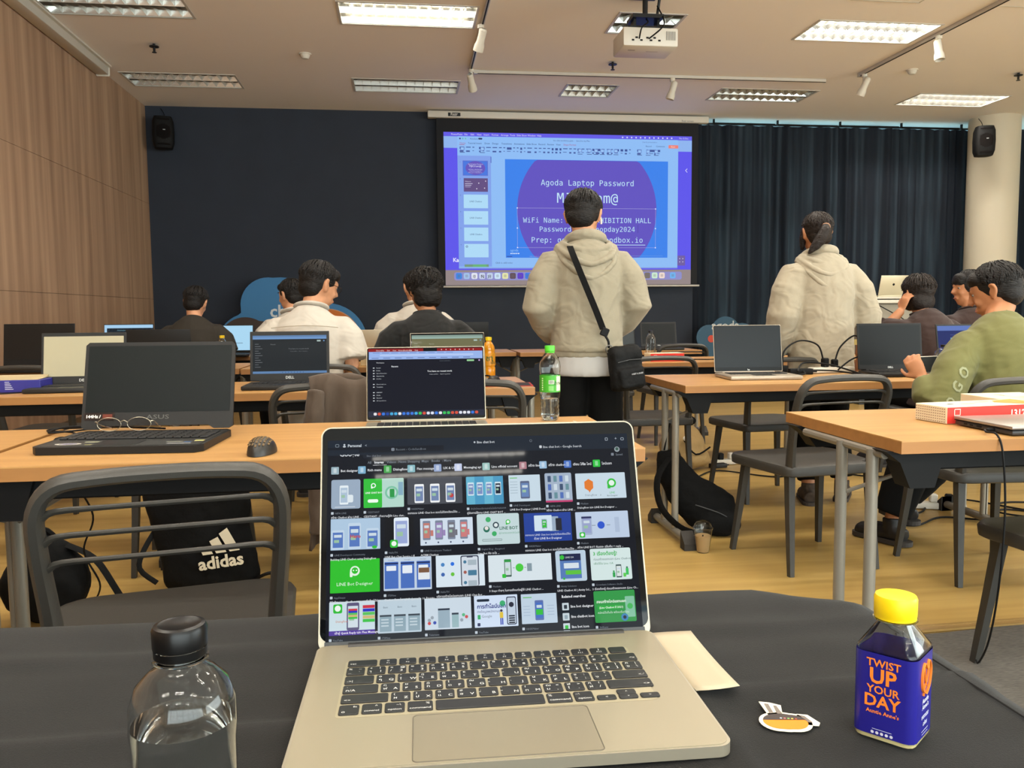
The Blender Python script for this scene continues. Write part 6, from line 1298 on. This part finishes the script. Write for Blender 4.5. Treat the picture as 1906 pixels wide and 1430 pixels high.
def person(label, loc, rz, seated, o):
    sc = o.get('s', 1.0); lean = R(o.get('lean', 6)); r = thing('person', label, 'person', loc, R(rz)); r.scale = (sc, sc, sc); skin = o.get('skin', M_skin); rnd = random.Random(o.get('seed', 1))
    hz = .52 if seated else .92; TL = .515
    hip = Vector((0, 0, hz)); tw = o.get('shift', 0)
    def sp(t): a = lean * t; return hip + Vector((tw * t * t, TL * t * sin(a), TL * t * cos(a * .8)))
    def dr(t): return (sp(min(t + .05, 1.05)) - sp(t - .05)).normalized()
    nb = sp(1.0); up = dr(.95); HC = nb + up * .05 + Vector((0, .035 + .06 * sin(lean), .108)) + Vector(o.get('head_off', (0, 0, 0)))
    HM = T(*HC) @ Matrix.Scale(o.get('hs', 1), 4) @ RZ(R(o.get('hy', 0))) @ RX(-R(o.get('hp', 5))) @ RY(R(o.get('hr', 0)))
    sh = [sp(.93) + Vector((s_ * .178, -.005, 0)) for s_ in (-1, 1)]
    A = o.get('arms') or ([((-.24, .06, hz + .22), (-.14, .30, hz + .26)), ((.24, .06, hz + .22), (.14, .30, hz + .26))] if seated else [((-.235, -.02, 1.12), (-.15, .15, .98)), ((.235, -.02, 1.12), (.15, .15, .98))])
    A = [(Vector(e), Vector(w_)) for e, w_ in A]
    if seated: L = o.get('legs') or [((-.12, .42, .50), (-.12, .40, .09)), ((.12, .42, .50), (.12, .40, .09))]
    else: L = o.get('legs') or [((-.10, .01, .50), (-.11, -.01, .09)), ((.10, .01, .50), (.11, -.01, .09))]
    L = [(Vector(k_), Vector(a_)) for k_, a_ in L]
    # --- body, one continuous surface
    g = G()
    T_ = [(-.10, .10, .08), (0, .160, .112), (.25, .145, .102), (.5, .150, .108), (.75, .165, .110), (.88, .145, .082), (.95, .10, .066), (1.03, .058, .056)]
    g.rings([ring(sp(t), dr(t), rx, ry) for t, rx, ry in T_]); g.tube([sp(.95), sp(1.0) + up * .03, HM @ Vector((0, -.015, -.06))], [.062, .055, .054], 14)
    g2 = G(HM); head_geo(g2); g.v += [v for v in []]; n0 = len(g.v); g.v += g2.v; g.f += [tuple(i + n0 for i in f) for f in g2.f]; g.mi += g2.mi; g.c += g2.c; g.sm += g2.sm
    for k, s_ in enumerate((-1, 1)):
        e, w_ = A[k]; g.tube([sh[k] + Vector((-s_ * .07, 0, -.04)), sh[k] + Vector((-s_ * .018, 0, -.048)), (sh[k] + e) / 2, e, (e + w_) / 2, w_], [.042, .044, .044, .038, .036, .027], 12)
        hd = o.get('hands', {}).get(k); d = (w_ - e).normalized()
        if hd: hand(g, w_, hd[0], hd[1], .96, hd[2], hd[3])
        else: hand(g, w_, d, Vector((-s_, 0, -.2)), .96, .6, -s_)
        kn, an = L[k]; h0 = hip + Vector((s_ * .085, .0, -.02)); g.tube([h0, (h0 + kn) / 2, kn, kn * .6 + an * .4, an], [.090, .078, .058, .054, .038], 14)
        fd = Vector(o.get('feet', {}).get(k, (0, 1, 0))); g.tube([an + Vector((0, 0, -.02)) - fd * .03, an + Vector((0, 0, -.045)) + fd * .05, an + Vector((0, 0, -.062)) + fd * .14], [.034, .034, .026], 10)
    remesh(g.done('body', skin, r), o.get('vox', .0085), 5)
    # eyes
    for s_ in (-1, 1):
        g = G(HM); g.ball((s_ * .031, .0745, .006), (.0112, .0098, .0075), 12, 8); g.m = 1; g.ball((s_ * .031, .0815, .006), (.0055, .0040, .0055), 10, 6); g.done('eye', [M_eye, M_iris], r)
        G(HM).tube([(s_ * .014, .095, .028), (s_ * .030, .096, .033), (s_ * .048, .084, .029)], .0032, 5, flat=(1, .6)).done('eyebrow', M_hair, r)
    g = G(HM); g.tube([(-.018, .0875, -.0625), (0, .0940, -.063), (.018, .0875, -.0625)], .0035, 6); g.done('lips', mat('lips', (160, 88, 74), .5), r)
    # hair
    st = o.get('hair', 'short'); g = G(HM); hair_geo(g, st, rnd); hr = g.done('hair', o.get('hairm', M_hair), r); remesh(hr, .006, 3, .016 if st == 'curly' else .007 if st == 'bob' else .004, .035)
    g = G(HM); strands(g, st, rnd, 420 if st in ('curly', 'bob') else 320); g.done('hair_strands', o.get('hairm', M_hair), hr)
    # --- top
    tm = o['top']; kind = o.get('kind', 'tee'); ex = o.get('ex', .02); hem = o.get('hem', -.12)
    g = G(); rg = []
    for t, rx, ry in [(hem, .168, .125), (hem + .02, .175, .13), (.15, .170, .122), (.4, .165, .118), (.65, .172, .122), (.80, .176, .114), (.90, .160, .096), (.96, .128, .084), (1.0, .098, .074), (1.04, .070, .062)]:
        rg.append(ring(sp(t), dr(t), rx * .95 + ex * .7, ry + ex))
    g.rings(rg)
    sl = o.get('sleeve', [1.0, 1.0])
    for k, s_ in enumerate((-1, 1)):
        e, w_ = A[k]; P = [sh[k] + Vector((-s_ * .085, 0, -.025 - ex * .6)), sh[k] + Vector((-s_ * .012, 0, -.030 - ex * .9)), (sh[k] + e) / 2, e]; rd = [.055 + ex * .6, .056 + ex * .9, .053 + ex, .050 + ex]
        q = sl[k]
        if q < .6: P = P[:2] + [sh[k].lerp(e, .35), sh[k].lerp(e, q * 1.6)]; rd = [.055 + ex * .6, .057 + ex * .9, .060 + ex, .064 + ex * 1.5]
        elif q < .99: P += [e.lerp(w_, (q - .6) / .4)]; rd += [.045 + ex]
        else: P += [e.lerp(w_, .5), w_.lerp(e, .12), w_.lerp(e, .02)]; rd += [.044 + ex * .9, .036 + ex * .5, .033 + ex * .3]
        g.tube(P, rd, 14)
    tp = g.done({'hoodie': 'hoodie', 'tee': 'shirt', 'shirt': 'shirt', 'sweater': 'sweater'}[kind], tm, r); remesh(tp, .009, 2, o.get('fold', .012), .13)
    if kind == 'hoodie':
        g = G(); c = nb + Vector((0, .008, .022)); P = []
        for i in range(14): a = 2 * pi * i / 14; P.append(c + Vector((.086 * cos(a), .076 * sin(a) - .002, .010 - .022 * sin(a))))
        g.tube(P, [.024 + .008 * max(0, -sin(2 * pi * i / 14)) for i in range(14)], 10, closed=True, res=2)
        hs = o.get('hood', 0.0)
        g.ball(nb + Vector((hs * .5, -.085, -.035)), (.115, .040, .060), 16, 10); g.ball(nb + Vector((hs, -.105, -.100)), (.095, .034, .085), 16, 10, RX(.2))
        for wd_, yb_, zb_, zf_, rd_ in ((.118, -.122, -.030, .012, .017), (.142, -.158, -.095, -.004, .016), (.150, -.165, -.165, -.020, .015)):
            g.tube([nb + Vector((-wd_ * .86, .035, zf_ + .01)), nb + Vector((-wd_, -.03, zf_)), nb + Vector((-wd_ * .72 + hs * .5, yb_ * .78, zf_ + (zb_ - zf_) * .55)), nb + Vector((hs, yb_, zb_)), nb + Vector((wd_ * .72 + hs * .5, yb_ * .78, zf_ + (zb_ - zf_) * .55)), nb + Vector((wd_, -.03, zf_)), nb + Vector((wd_ * .86, .035, zf_ + .01))], rd_, 8, res=5)
        remesh(g.done('hood', tm, tp), .006, 2, .004, .05)
        g = G(); g.rings([ring(sp(t), dr(t), rx + ex, ry + ex) for t, rx, ry in ((hem - .05, .155, .116), (hem + .04, .160, .120))]); remesh(g.done('hem_rib', o.get('rib', tm), tp), .008, 2, .003, .03)
    elif kind == 'shirt':
        g = G(); P = [nb + Vector(((.050 + ex * .6) * cos(a), (.046 + ex * .6) * sin(a) + .006, .036 - .02 * sin(a))) for a in [2 * pi * i / 16 for i in range(16)]]
        g.tube(P, .021, 8, closed=True, res=2, flat=(.6, 1.5)); remesh(g.done('collar', tm, tp), .005, 2)
        P = [sp(.86) + Vector((x, -.118 - ex - .008 + .25 * x * x + .0, .012 - .4 * x * x)) for x in (-.17, -.12, -.06, 0, .06, .12, .17)]
        G().tube(P, .0022, 5, res=2).done('yoke_seam', o.get('seam', tm), tp)
    else:
        g = G(); P = [nb + Vector(((.048 + ex * .7) * cos(a), (.044 + ex * .7) * sin(a) + .006, .026 - .014 * sin(a))) for a in [2 * pi * i / 16 for i in range(16)]]
        g.tube(P, .013, 8, closed=True, res=2, flat=(.7, 1.4)); remesh(g.done('neckband', o.get('collar', tm), tp), .005, 2)
    # --- trousers, shoes
    g = G(); g.rings([ring(hip + Vector((0, -.01, z)), (0, 0, 1), rx, ry) for z, rx, ry in ((-.11, .15, .11), (-.05, .172, .13), (.06, .165, .12), (.12, .158, .115))])
    for k, s_ in enumerate((-1, 1)):
        kn, an = L[k]; h0 = hip + Vector((s_ * .085, 0, -.02)); pw = o.get('wide', .016); g.tube([h0, (h0 + kn) / 2, kn, kn * .5 + an * .5, an + Vector((0, 0, .045))], [.100, .088 + pw * .4, .070 + pw, .064 + pw, .052 + pw], 14)
    remesh(g.done('trousers', o.get('pants', mat('black_trousers', (8, 8, 8), .9, spec=.2)), r), .011, 3, .008, .07)
    for k in (0, 1):
        an = L[k][1]; fd = Vector(o.get('feet', {}).get(k, (0, 1, 0))); b = Vector((an.x, an.y, an.z - .06)); g = G()
        g.tube([b - fd * .07 + Vector((0, 0, .01)), b - fd * .03 + Vector((0, 0, .018)), b + fd * .06 + Vector((0, 0, .008)), b + fd * .16 + Vector((0, 0, -.002)), b + fd * .19 + Vector((0, 0, -.006))], [.036, .042, .044, .042, .026], 12)
        g.tube([b - fd * .01, an + Vector((0, 0, .03))], [.044, .044], 12)
        s1 = g.done('shoe', o.get('shoe', mat('dark_shoe', (44, 40, 38), .7)), r); remesh(s1, .007, 3)
        G(T(b.x, b.y, b.z - .030) @ RZ(math.atan2(fd.y, fd.x))).rrect(-.10, -.044, .205, .044, -.0, .02, .042, 5).done('sole', o.get('sole', mat('shoe_sole', (56, 50, 46), .7)), s1)
    return r, HM, sp, nb, A
M_gh = cloth_m('grey_hoodie_fleece', (140, 131, 111)); M_bh = cloth_m('cream_hoodie_fleece', (156, 145, 124)); M_ws = cloth_m('white_shirt_cotton', (186, 178, 166), .02, .34, (7, 7, 9)); M_bt = cloth_m('black_tee_cotton', (12, 12, 11)); M_ol = cloth_m('olive_sweater_fleece', (100, 98, 54))
M_br = cloth_m('brown_shirt_cotton', (44, 24, 17)); M_seam2 = mat('shirt_seam', (168, 158, 140), .9)
# standing man in grey hoodie
r, HM, sp, nb, A = person('standing person in a light grey hoodie wearing a black crossbody bag, back turned', (.905, 4.05, 0), -2, False,
    dict(top=M_gh, kind='hoodie', hair='bowl', hy=-24, hp=16, seed=3, hs=1.06, s=.975, ex=.030, lean=5, arms=[((-.250, -.02, 1.13), (-.155, .16, .97)), ((.252, -.02, 1.14), (.16, .14, .99))], hem=-.02, shoe=mat('dark_shoe', (44, 40, 38), .7), fold=.016))
g = G(); g.rings([ring((0, -.005, z), (0, 0, 1), rx, ry, 24) for z, rx, ry in ((.79, .178, .140), (.83, .180, .142), (.93, .175, .135))]); remesh(g.done('undershirt', mat('white_undershirt', (170, 167, 163), .8), r), .01, 2, .006, .06)
g = G(HM); g.tube([(.083, -.006, -.006), (.088, .0, -.02), (.088, .008, -.04)], .0045, 6); g.done('earphone', M_white, r)
bg = thing('crossbody_bag', 'black crossbody bag with strap worn on the back of the person in grey', 'bag', (.905, 4.05, 0), R(-2))
G().tube([(-.10, -.10, 1.39), (-.092, -.178, 1.33), (-.05, -.196, 1.22), (.005, -.192, 1.09), (.04, -.192, 1.0)], .019, 4, flat=(.14, 1.1), up=(0, -1, .1), res=4).done('strap', mat('strap_black', (9, 9, 9), .85, spec=.2), bg)
G().box((.048, -.194, .985), (.038, .012, .04), rot=RY(.4), bev=.004).done('buckle', M_black, bg)
G().tube([(.052, -.195, .965), (.065, -.20, .94), (.068, -.195, .91)], .006, 6, res=3).done('webbing', M_black, bg)
G().tube([(.068 + .018 * cos(a), -.205, .905 + .018 * sin(a)) for a in [2 * pi * i / 12 for i in range(12)]], .003, 6, closed=True).done('ring', mat('ring_metal', (120, 120, 118), .3, .8), bg)
Mb_ = T(.148, -.195, .815) @ RY(-.12) @ RZ(.25)
g = G(Mb_); g.box((0, 0, 0), (.16, .085, .215), bev=.03, seg=3); g.box((.005, -.045, -.045), (.13, .04, .10), bev=.018, seg=3); g.box((.03, -.035, .06), (.09, .03, .05), bev=.012, seg=2); remesh(g.done('pouch', mat('bag_nylon', (9, 9, 9), .75, spec=.3, bump=.5, nscale=(30, 30, 30)), bg), .006, 3, .010, .05)
G(Mb_).tube([(-.06, -.048, .035), (0, -.05, .04), (.06, -.048, .035)], .002, 5).done('zip', mat('zip_grey', (60, 60, 60), .5), bg)
g = G(Mb_ @ frame((.0, -.0735, -.03), (1, 0, 0), (0, 0, 1))); g.text('WEST & BABE', .02, 0, .010, 0, (170, 170, 170), 'c', bold=.02); g.done('lettering', M_print, bg)
# standing woman
M_hairb = mat('brown_black_hair', (28, 19, 14), .55, spec=.3, bump=.5, nscale=(60, 60, 200), noise=.3)
r, HM, sp, nb, A = person('person with a ponytail in an oversized cream hoodie standing before the curtain', (2.36, 4.50, 0), 3, False,
    dict(top=M_bh, kind='hoodie', hair='tail', hairm=M_hairb, hy=-4, hp=2, seed=5, s=.95, ex=.044, lean=4, hem=-.36, hood=-.03, arms=[((-.255, -.01, 1.10), (-.26, .06, .86)), ((.27, -.03, 1.10), (.235, -.03, .86))], sleeve=[1.0, .72], skin=M_skin2, fold=.018, legs=[((-.10, .01, .50), (-.12, -.10, .09)), ((.10, .01, .50), (.12, -.06, .09))], feet={0: (.35, .93, 0), 1: (.6, .8, 0)}, shoe=mat('brown_sneaker', (70, 58, 48), .8, noise=.4, nscale=(40, 40, 40))))
g = G(HM); g.tube([(0, -.105, .03), (-.012, -.135, .0), (-.04, -.145, -.045), (-.075, -.14, -.09), (-.115, -.135, -.135)], [.022, .034, .036, .028, .006], 12, res=4); h_ = g.done('ponytail', M_hairb, r); remesh(h_, .006, 2, .006, .02)
G(HM).tube([(.024 * cos(a), -.115 - .01 * sin(a), .022 + .02 * sin(a)) for a in [2 * pi * i / 12 for i in range(12)]], .006, 8, closed=True).done('hair_tie', mat('hair_tie', (150, 110, 84), .6), r)
G().tube([nb + Vector((-.085, .02, .05)), nb + Vector((-.09, -.03, .055)), nb + Vector((-.075, -.05, .06))], .006, 5, flat=(1, .3)).done('lanyard', mat('yellow_lanyard', (214, 166, 20), .6), r)
G().tube([nb + Vector((.085, .02, .05)), nb + Vector((.09, -.03, .055)), nb + Vector((.075, -.05, .06))], .006, 5, flat=(1, .3)).done('lanyard', mat('yellow_lanyard', (214, 166, 20), .6), r)
# white shirt with glasses
M_wire2 = mat('dark_wire', (60, 50, 44), .3, .6)
r, HM, sp, nb, A = person('person in a white short sleeved shirt and glasses, head turned right', (-.50, 4.70, 0), -6, True,
    dict(top=M_ws, kind='shirt', hair='short', hy=-48, hp=16, hr=0, seed=8, s=1.05, hs=1.05, ex=.026, lean=10, sleeve=[.55, .55], arms=[((-.22, .03, .76), (-.14, .30, .745)), ((.22, .03, .76), (.14, .30, .745))], seam=M_seam2, fold=.012, head_off=(.035, .0, -.005)))
for s_ in (-1, 1): G(HM).tube([(s_ * .033 + .021 * cos(a), .098, .004 + .015 * sin(a)) for a in [2 * pi * i / 14 for i in range(14)]], .0014, 5, closed=True).done('glasses_rim', M_wire2, r); G(HM).tube([(s_ * .054, .096, .008), (s_ * .074, .06, .010), (s_ * .082, .0, .012)], .0016, 5).done('glasses_temple', M_wire2, r)
G(HM).tube([(-.012, .098, .006), (0, .102, .009), (.012, .098, .006)], .0014, 5).done('glasses_bridge', M_wire2, r)
person('person with curly black hair in a black T-shirt, behind the olive tinted silver laptop', (.165, 4.98, 0), 4, True, dict(top=M_bt, kind='tee', hair='curly', hy=14, hp=10, hr=4, seed=11, s=1.02, hs=1.04, ex=.030, lean=8, sleeve=[.5, .5], skin=M_skin2, arms=[((-.235, .06, .76), (-.14, .30, .75)), ((.235, .06, .76), (.14, .30, .75))], head_off=(-.01, 0, .0)))
person('person in a white shirt far behind the curly haired person', (.13, 6.42, 0), 6, True, dict(top=M_ws, kind='shirt', hair='short', hy=12, hp=4, seed=12, s=1.07, ex=.036, lean=6, sleeve=[.52, .52], seam=M_seam2))
person('person in a dark shirt sitting far left before the bright pale page laptop', (-1.52, 6.42, 0), 2, True, dict(top=mat('dark_olive_shirt', (40, 34, 26), .85, bump=.4, nscale=(9, 9, 5)), kind='tee', hair='short', hy=-14, hp=14, hr=6, seed=14, s=1.0, ex=.030, lean=16, sleeve=[.5, .5], arms=[((-.22, .08, .76), (-.14, .32, .75)), ((.22, .08, .76), (.14, .32, .75))]))
person('person mostly hidden behind the man in white, only the dark hair and cheek showing', (-.80, 6.60, 0), 20, True, dict(top=M_ws, kind='shirt', hair='short', hy=30, hp=6, seed=15, s=1.03, lean=6, sleeve=[.52, .52]))
# olive sweater
r, HM, sp, nb, A = person('person in an olive green sweater sitting at the right, looking left and holding a phone', (2.53, 3.20, 0), 8, True,
    dict(top=M_ol, kind='sweater', hair='short', hy=34, hp=16, hr=0, seed=21, s=.985, ex=.030, lean=15, skin=M_skin2, head_off=(.04, 0, -.005), hs=1.04, collar=mat('brown_collar', (62, 34, 26), .8), vox=.0062, shift=.05, fold=.018,
         arms=[((-.37, .02, .66), (-.345, .13, .80)), ((.27, .10, .76), (.0, .36, .76))], hands={0: ((-.12, .35, .55), (.75, .5, -.1), .9, 1)},
         legs=[((-.14, .38, .50), (-.25, .40, .095)), ((.10, .42, .50), (-.06, .54, .15))], feet={0: (-.25, .95, 0), 1: (.2, .95, 0)}, shoe=mat('black_loafer', (22, 20, 20), .5), wide=.03))
r0_ = r
r = thing('smartphone', 'white smartphone held sideways by the person in the olive sweater', 'phone', (2.53, 3.20, 0), R(8)); r.scale = (.985,) * 3
PM = T(-.235, .235, .850) @ RZ(.15) @ RX(-.25)
G().box((0, 0, 0), (.155, .010, .076), bev=.004, seg=2).done('phone_case', M_white, r).matrix_local = PM
G().box((0, -.0052, 0), (.145, .001, .068)).done('display', mat('phone_display', (52, 56, 58), .2), r).matrix_local = PM
# sleeve print
tp = [c for c in r0_.children if c.name.startswith('sweater')][0]
# brown shirt, hand at head
person('person in a dark brown shirt resting the head on a hand, near the white lectern', (3.42, 5.02, 0), 6, True,
    dict(top=M_br, kind='tee', hair='bob', hairm=M_hairb, hy=4, hp=4, hr=4, seed=31, s=1.0, ex=.030, lean=14, skin=M_skin2, vox=.0065, sleeve=[.8, .5], arms=[((-.27, .22, .90), (-.135, .17, 1.07)), ((.27, .10, .76), (.12, .34, .75))], hands={0: ((.25, -.1, .95), (.9, .1, -.2), .7, 1)}))
person('person in profile facing left, partly hidden behind the person in olive', (3.86, 5.25, 0), 4, True, dict(top=M_br, kind='tee', hair='bowl', hy=78, hp=2, seed=33, s=1.02, ex=.028, lean=4, sleeve=[.5, .5], skin=M_skin2))

# ------------------------------------------------------------ jacket, bags
M_jk = cloth_m('brown_jacket_cloth', (74, 60, 48), .05, .6, (9, 9, 2))
def drape(label, x, y, deg):
    r = thing('jacket', label, 'jacket', (x, y, 0), R(deg)); vs = []; fs = []; NX, NZ = 36, 26
    for j in range(NZ + 1):
        t = j / NZ
        for i in range(NX + 1):
            s_ = i / NX; wdt = .225 + .02 * t; X = -wdt / 2 + wdt * s_ + .0
            fold = .018 * sin(s_ * 15 + 1.2 * sin(t * 3)) * min(1, t * 2.2)
            if t < .08: Y = -.03 + .3 * (t / .08 - .5) * -.12; Z = .838 + .012 * sin(s_ * 6)
            else: Y = -.055 - .03 * t + fold; Z = .838 - (t - .08) * .70 * (1 - .06 * sin(s_ * 5)) 
            vs.append((X + .01 * sin(t * 9 + s_ * 4), Y, Z))
    for j in range(NZ):
        for i in range(NX): a = j * (NX + 1) + i; fs.append((a, a + 1, a + NX + 2, a + NX + 1))
    o = G().add(vs, fs).done('body_panel', M_jk, r, ang=80); m = o.modifiers.new('thick', 'SOLIDIFY'); m.thickness = .014; m.offset = 0
    g = G(); g.tube([(-.08, -.075, .80), (-.095, -.095, .62), (-.085, -.09, .42), (-.09, -.095, .26)], [.035, .038, .034, .03], 12, res=3); remesh(g.done('sleeve', M_jk, r), .009, 3, .014, .06)
    g = G(); g.tube([(-.105, -.01, .828), (-.04, -.02, .838), (.05, -.015, .836), (.105, -.02, .828)], [.014, .022, .022, .014], 10, res=3); remesh(g.done('collar', M_jk, r), .008, 2, .012, .05)
    g = G(); g.tube([(-.10, .02, .83), (-.10, .05, .7), (-.1, .055, .5)], [.02, .03, .03], 10); g.tube([(.05, .02, .83), (.05, .05, .7), (.05, .055, .55)], [.03, .05, .05], 10); remesh(g.done('front_panel', M_jk, r), .01, 2, .01, .05)
drape('brown jacket hanging over the chair back left of the dark page laptop', -.235, 3.25, 0)
M_bag = mat('black_bag_nylon', (13, 13, 13), .9, spec=.2, bump=.5, nscale=(24, 24, 24))
r = thing('drawstring_bag', 'black drawstring sports bag with a white striped logo before the chair under the left table', 'bag', (-.80, 3.37, 0), R(3)); r.scale = (.93,) * 3
g = G(); g.rings([ring((x, y, z), (0, 0, 1), rx, ry, 24) for z, x, y, rx, ry in ((.012, .05, 0, .17, .05), (.04, .05, 0, .195, .085), (.14, .035, 0, .195, .10), (.28, .01, 0, .20, .10), (.42, -.0, 0, .215, .095), (.54, .01, 0, .19, .07), (.60, .0, 0, .10, .05))])
remesh(g.done('sack', M_bag, r), .012, 3, .03, .12)
Mg = frame((.115, -.118, .13), (1, .0, .10), (-.10, .0, 1)); g = G(Mg); c = (210, 200, 176); g.col = lin(c)
for k, (x, h) in enumerate(((-.075, .035), (-.022, .068), (.031, .10))): g.poly([(x - .0, .060), (x + .04, .060), (x + .04 - h * .38, .060 + h), (x - h * .38 + .005, .060 + h * .8)], 0)
g.text('adidas', -.098, -.0, .072, 0, c, 'l', bold=.03); g.done('logo_print', M_print, r)
g = G(); g.tube([(-.17, -.02, .05), (-.23, -.04, .12), (-.21, -.03, .2), (-.15, 0, .3)], .012, 6, res=4, flat=(1, .4)); g.done('cord', M_black, r); g = G(); g.tube([(.22, -.03, .04), (.27, -.06, .07), (.3, -.06, .075)], .008, 6, res=3); g.done('cord', M_black, r)
r = thing('backpack', 'small black backpack slumped on the floor at the far left under the table', 'bag', (-1.27, 3.12, 0), R(10))
g = G(); g.ball((0, 0, .13), (.15, .09, .14)); g.ball((.02, -.05, .1), (.11, .06, .10)); g.ball((.0, 0, .22), (.10, .07, .09)); remesh(g.done('sack', M_bag, r), .012, 3, .03, .09)
g = G(); g.tube([(.08, -.02, .27), (.17, -.05, .22), (.24, -.07, .10), (.27, -.06, .03)], .022, 6, res=4, flat=(.3, 1)); g.tube([(-.05, 0, .28), (0, 0, .33), (.05, 0, .28)], .01, 6, res=4); g.done('strap', M_bag, r)
r = thing('backpack', 'black backpack leaning by the table foot behind the clear takeaway cup', 'bag', (1.42, 3.88, 0), R(-8)); r.scale = (.84, .84, .80)
g = G(); g.rings([ring(c_, n_, rx, ry, 20) for c_, n_, rx, ry in (((.20, 0, .05), (-.5, 0, .3), .05, .05), ((.13, 0, .10), (-.9, 0, .5), .15, .095), ((.03, .0, .17), (-.9, 0, .7), .15, .10), ((-.08, .02, .27), (-.6, 0, .9), .12, .085), ((-.15, .05, .40), (-.3, 0, 1), .09, .06), ((-.18, .07, .50), (-.2, 0, 1), .05, .04))]); g.ball((.10, -.08, .08), (.13, .06, .08)); remesh(g.done('sack', M_bag, r), .011, 3, .025, .10)
g = G(); g.tube([(-.17, -.02, .47), (-.25, -.08, .36), (-.24, -.12, .20), (-.14, -.14, .08), (-.02, -.13, .03)], .024, 6, res=5, flat=(.25, 1)); g.tube([(-.19, .06, .5), (-.17, .08, .6), (-.15, .1, .66)], .012, 6, flat=(.4, 1)); g.done('strap', M_bag, r)
G(T(0, 0, 0)).tube([(-.04, -.11, .20), (.08, -.13, .16), (.15, -.12, .12)], .003, 5, res=3).done('zip', mat('zip_grey', (60, 60, 60), .5), r)
M_kh = mat('khaki_canvas', (158, 130, 84), .8, bump=.5, nscale=(16, 16, 16)); 
r = thing('backpack', 'beige and black backpack on the floor seen beneath the right laptop table', 'bag', (1.90, 5.52, 0), R(10))
g = G(); g.ball((0, 0, .15), (.17, .12, .16)); g.ball((.03, -.06, .08), (.15, .09, .08)); g.ball((-.02, .02, .27), (.11, .08, .08)); remesh(g.done('sack', M_kh, r), .011, 3, .025, .08)
g = G(); g.tube([(-.13, -.08, .28), (-.13, -.14, .15), (-.08, -.15, .02)], .03, 6, res=4, flat=(.35, 1)); g.ball((.02, 0, .33), (.08, .06, .04)); g.tube([(-.06, -.13, .22), (.02, -.15, .12), (.14, -.13, .16)], .006, 6, res=4); g.done('strap', M_bag, r)
G().ball((-.04, -.135, .23), (.03, .012, .02)).done('keyring', M_white, r)
r = thing('backpack', 'dark bag on the floor beyond the chair with the jacket, under the left table', 'bag', (-.55, 4.9 + .35, 0)); g = G(); g.ball((0, 0, .15), (.16, .1, .17)); remesh(g.done('sack', M_bag, r), .012, 3, .02, .09); G().tube([(-.06, 0, .3), (0, 0, .36), (.06, 0, .3)], .012, 6, res=4).done('strap', M_bag, r)

bake_all()
# pale print on the left sleeve of the olive sweater, laid on the baked cloth surface
from mathutils.bvhtree import BVHTree
bv = BVHTree.FromPolygons([v.co for v in tp.data.vertices], [tuple(p.vertices) for p in tp.data.polygons])
for txt, cx_, cz_, an, s_ in (('O', -.265, .80, .95, .075), ('G', -.305, .745, .95, .075), ('O', -.345, .69, 1.1, .06)):
    vs, fs = text_geo(txt, 'sans', .03); out = []
    for v in vs:
        x = cx_ + (v.x * cos(an) - v.y * sin(an)) * s_ * .8; z = cz_ + (v.x * sin(an) + v.y * cos(an)) * s_ * .8
        h = bv.ray_cast(Vector((x - .12, -.8, z)), Vector((.15, 1, 0)).normalized()); p = h[0] if h[0] is not None else None
        out.append((p + h[1] * .0025) if p is not None else None)
    if all(p is not None for p in out):
        G().add(out, fs, sm=False).done('sleeve_print', mat('sage_print', (134, 136, 104), .8), tp)
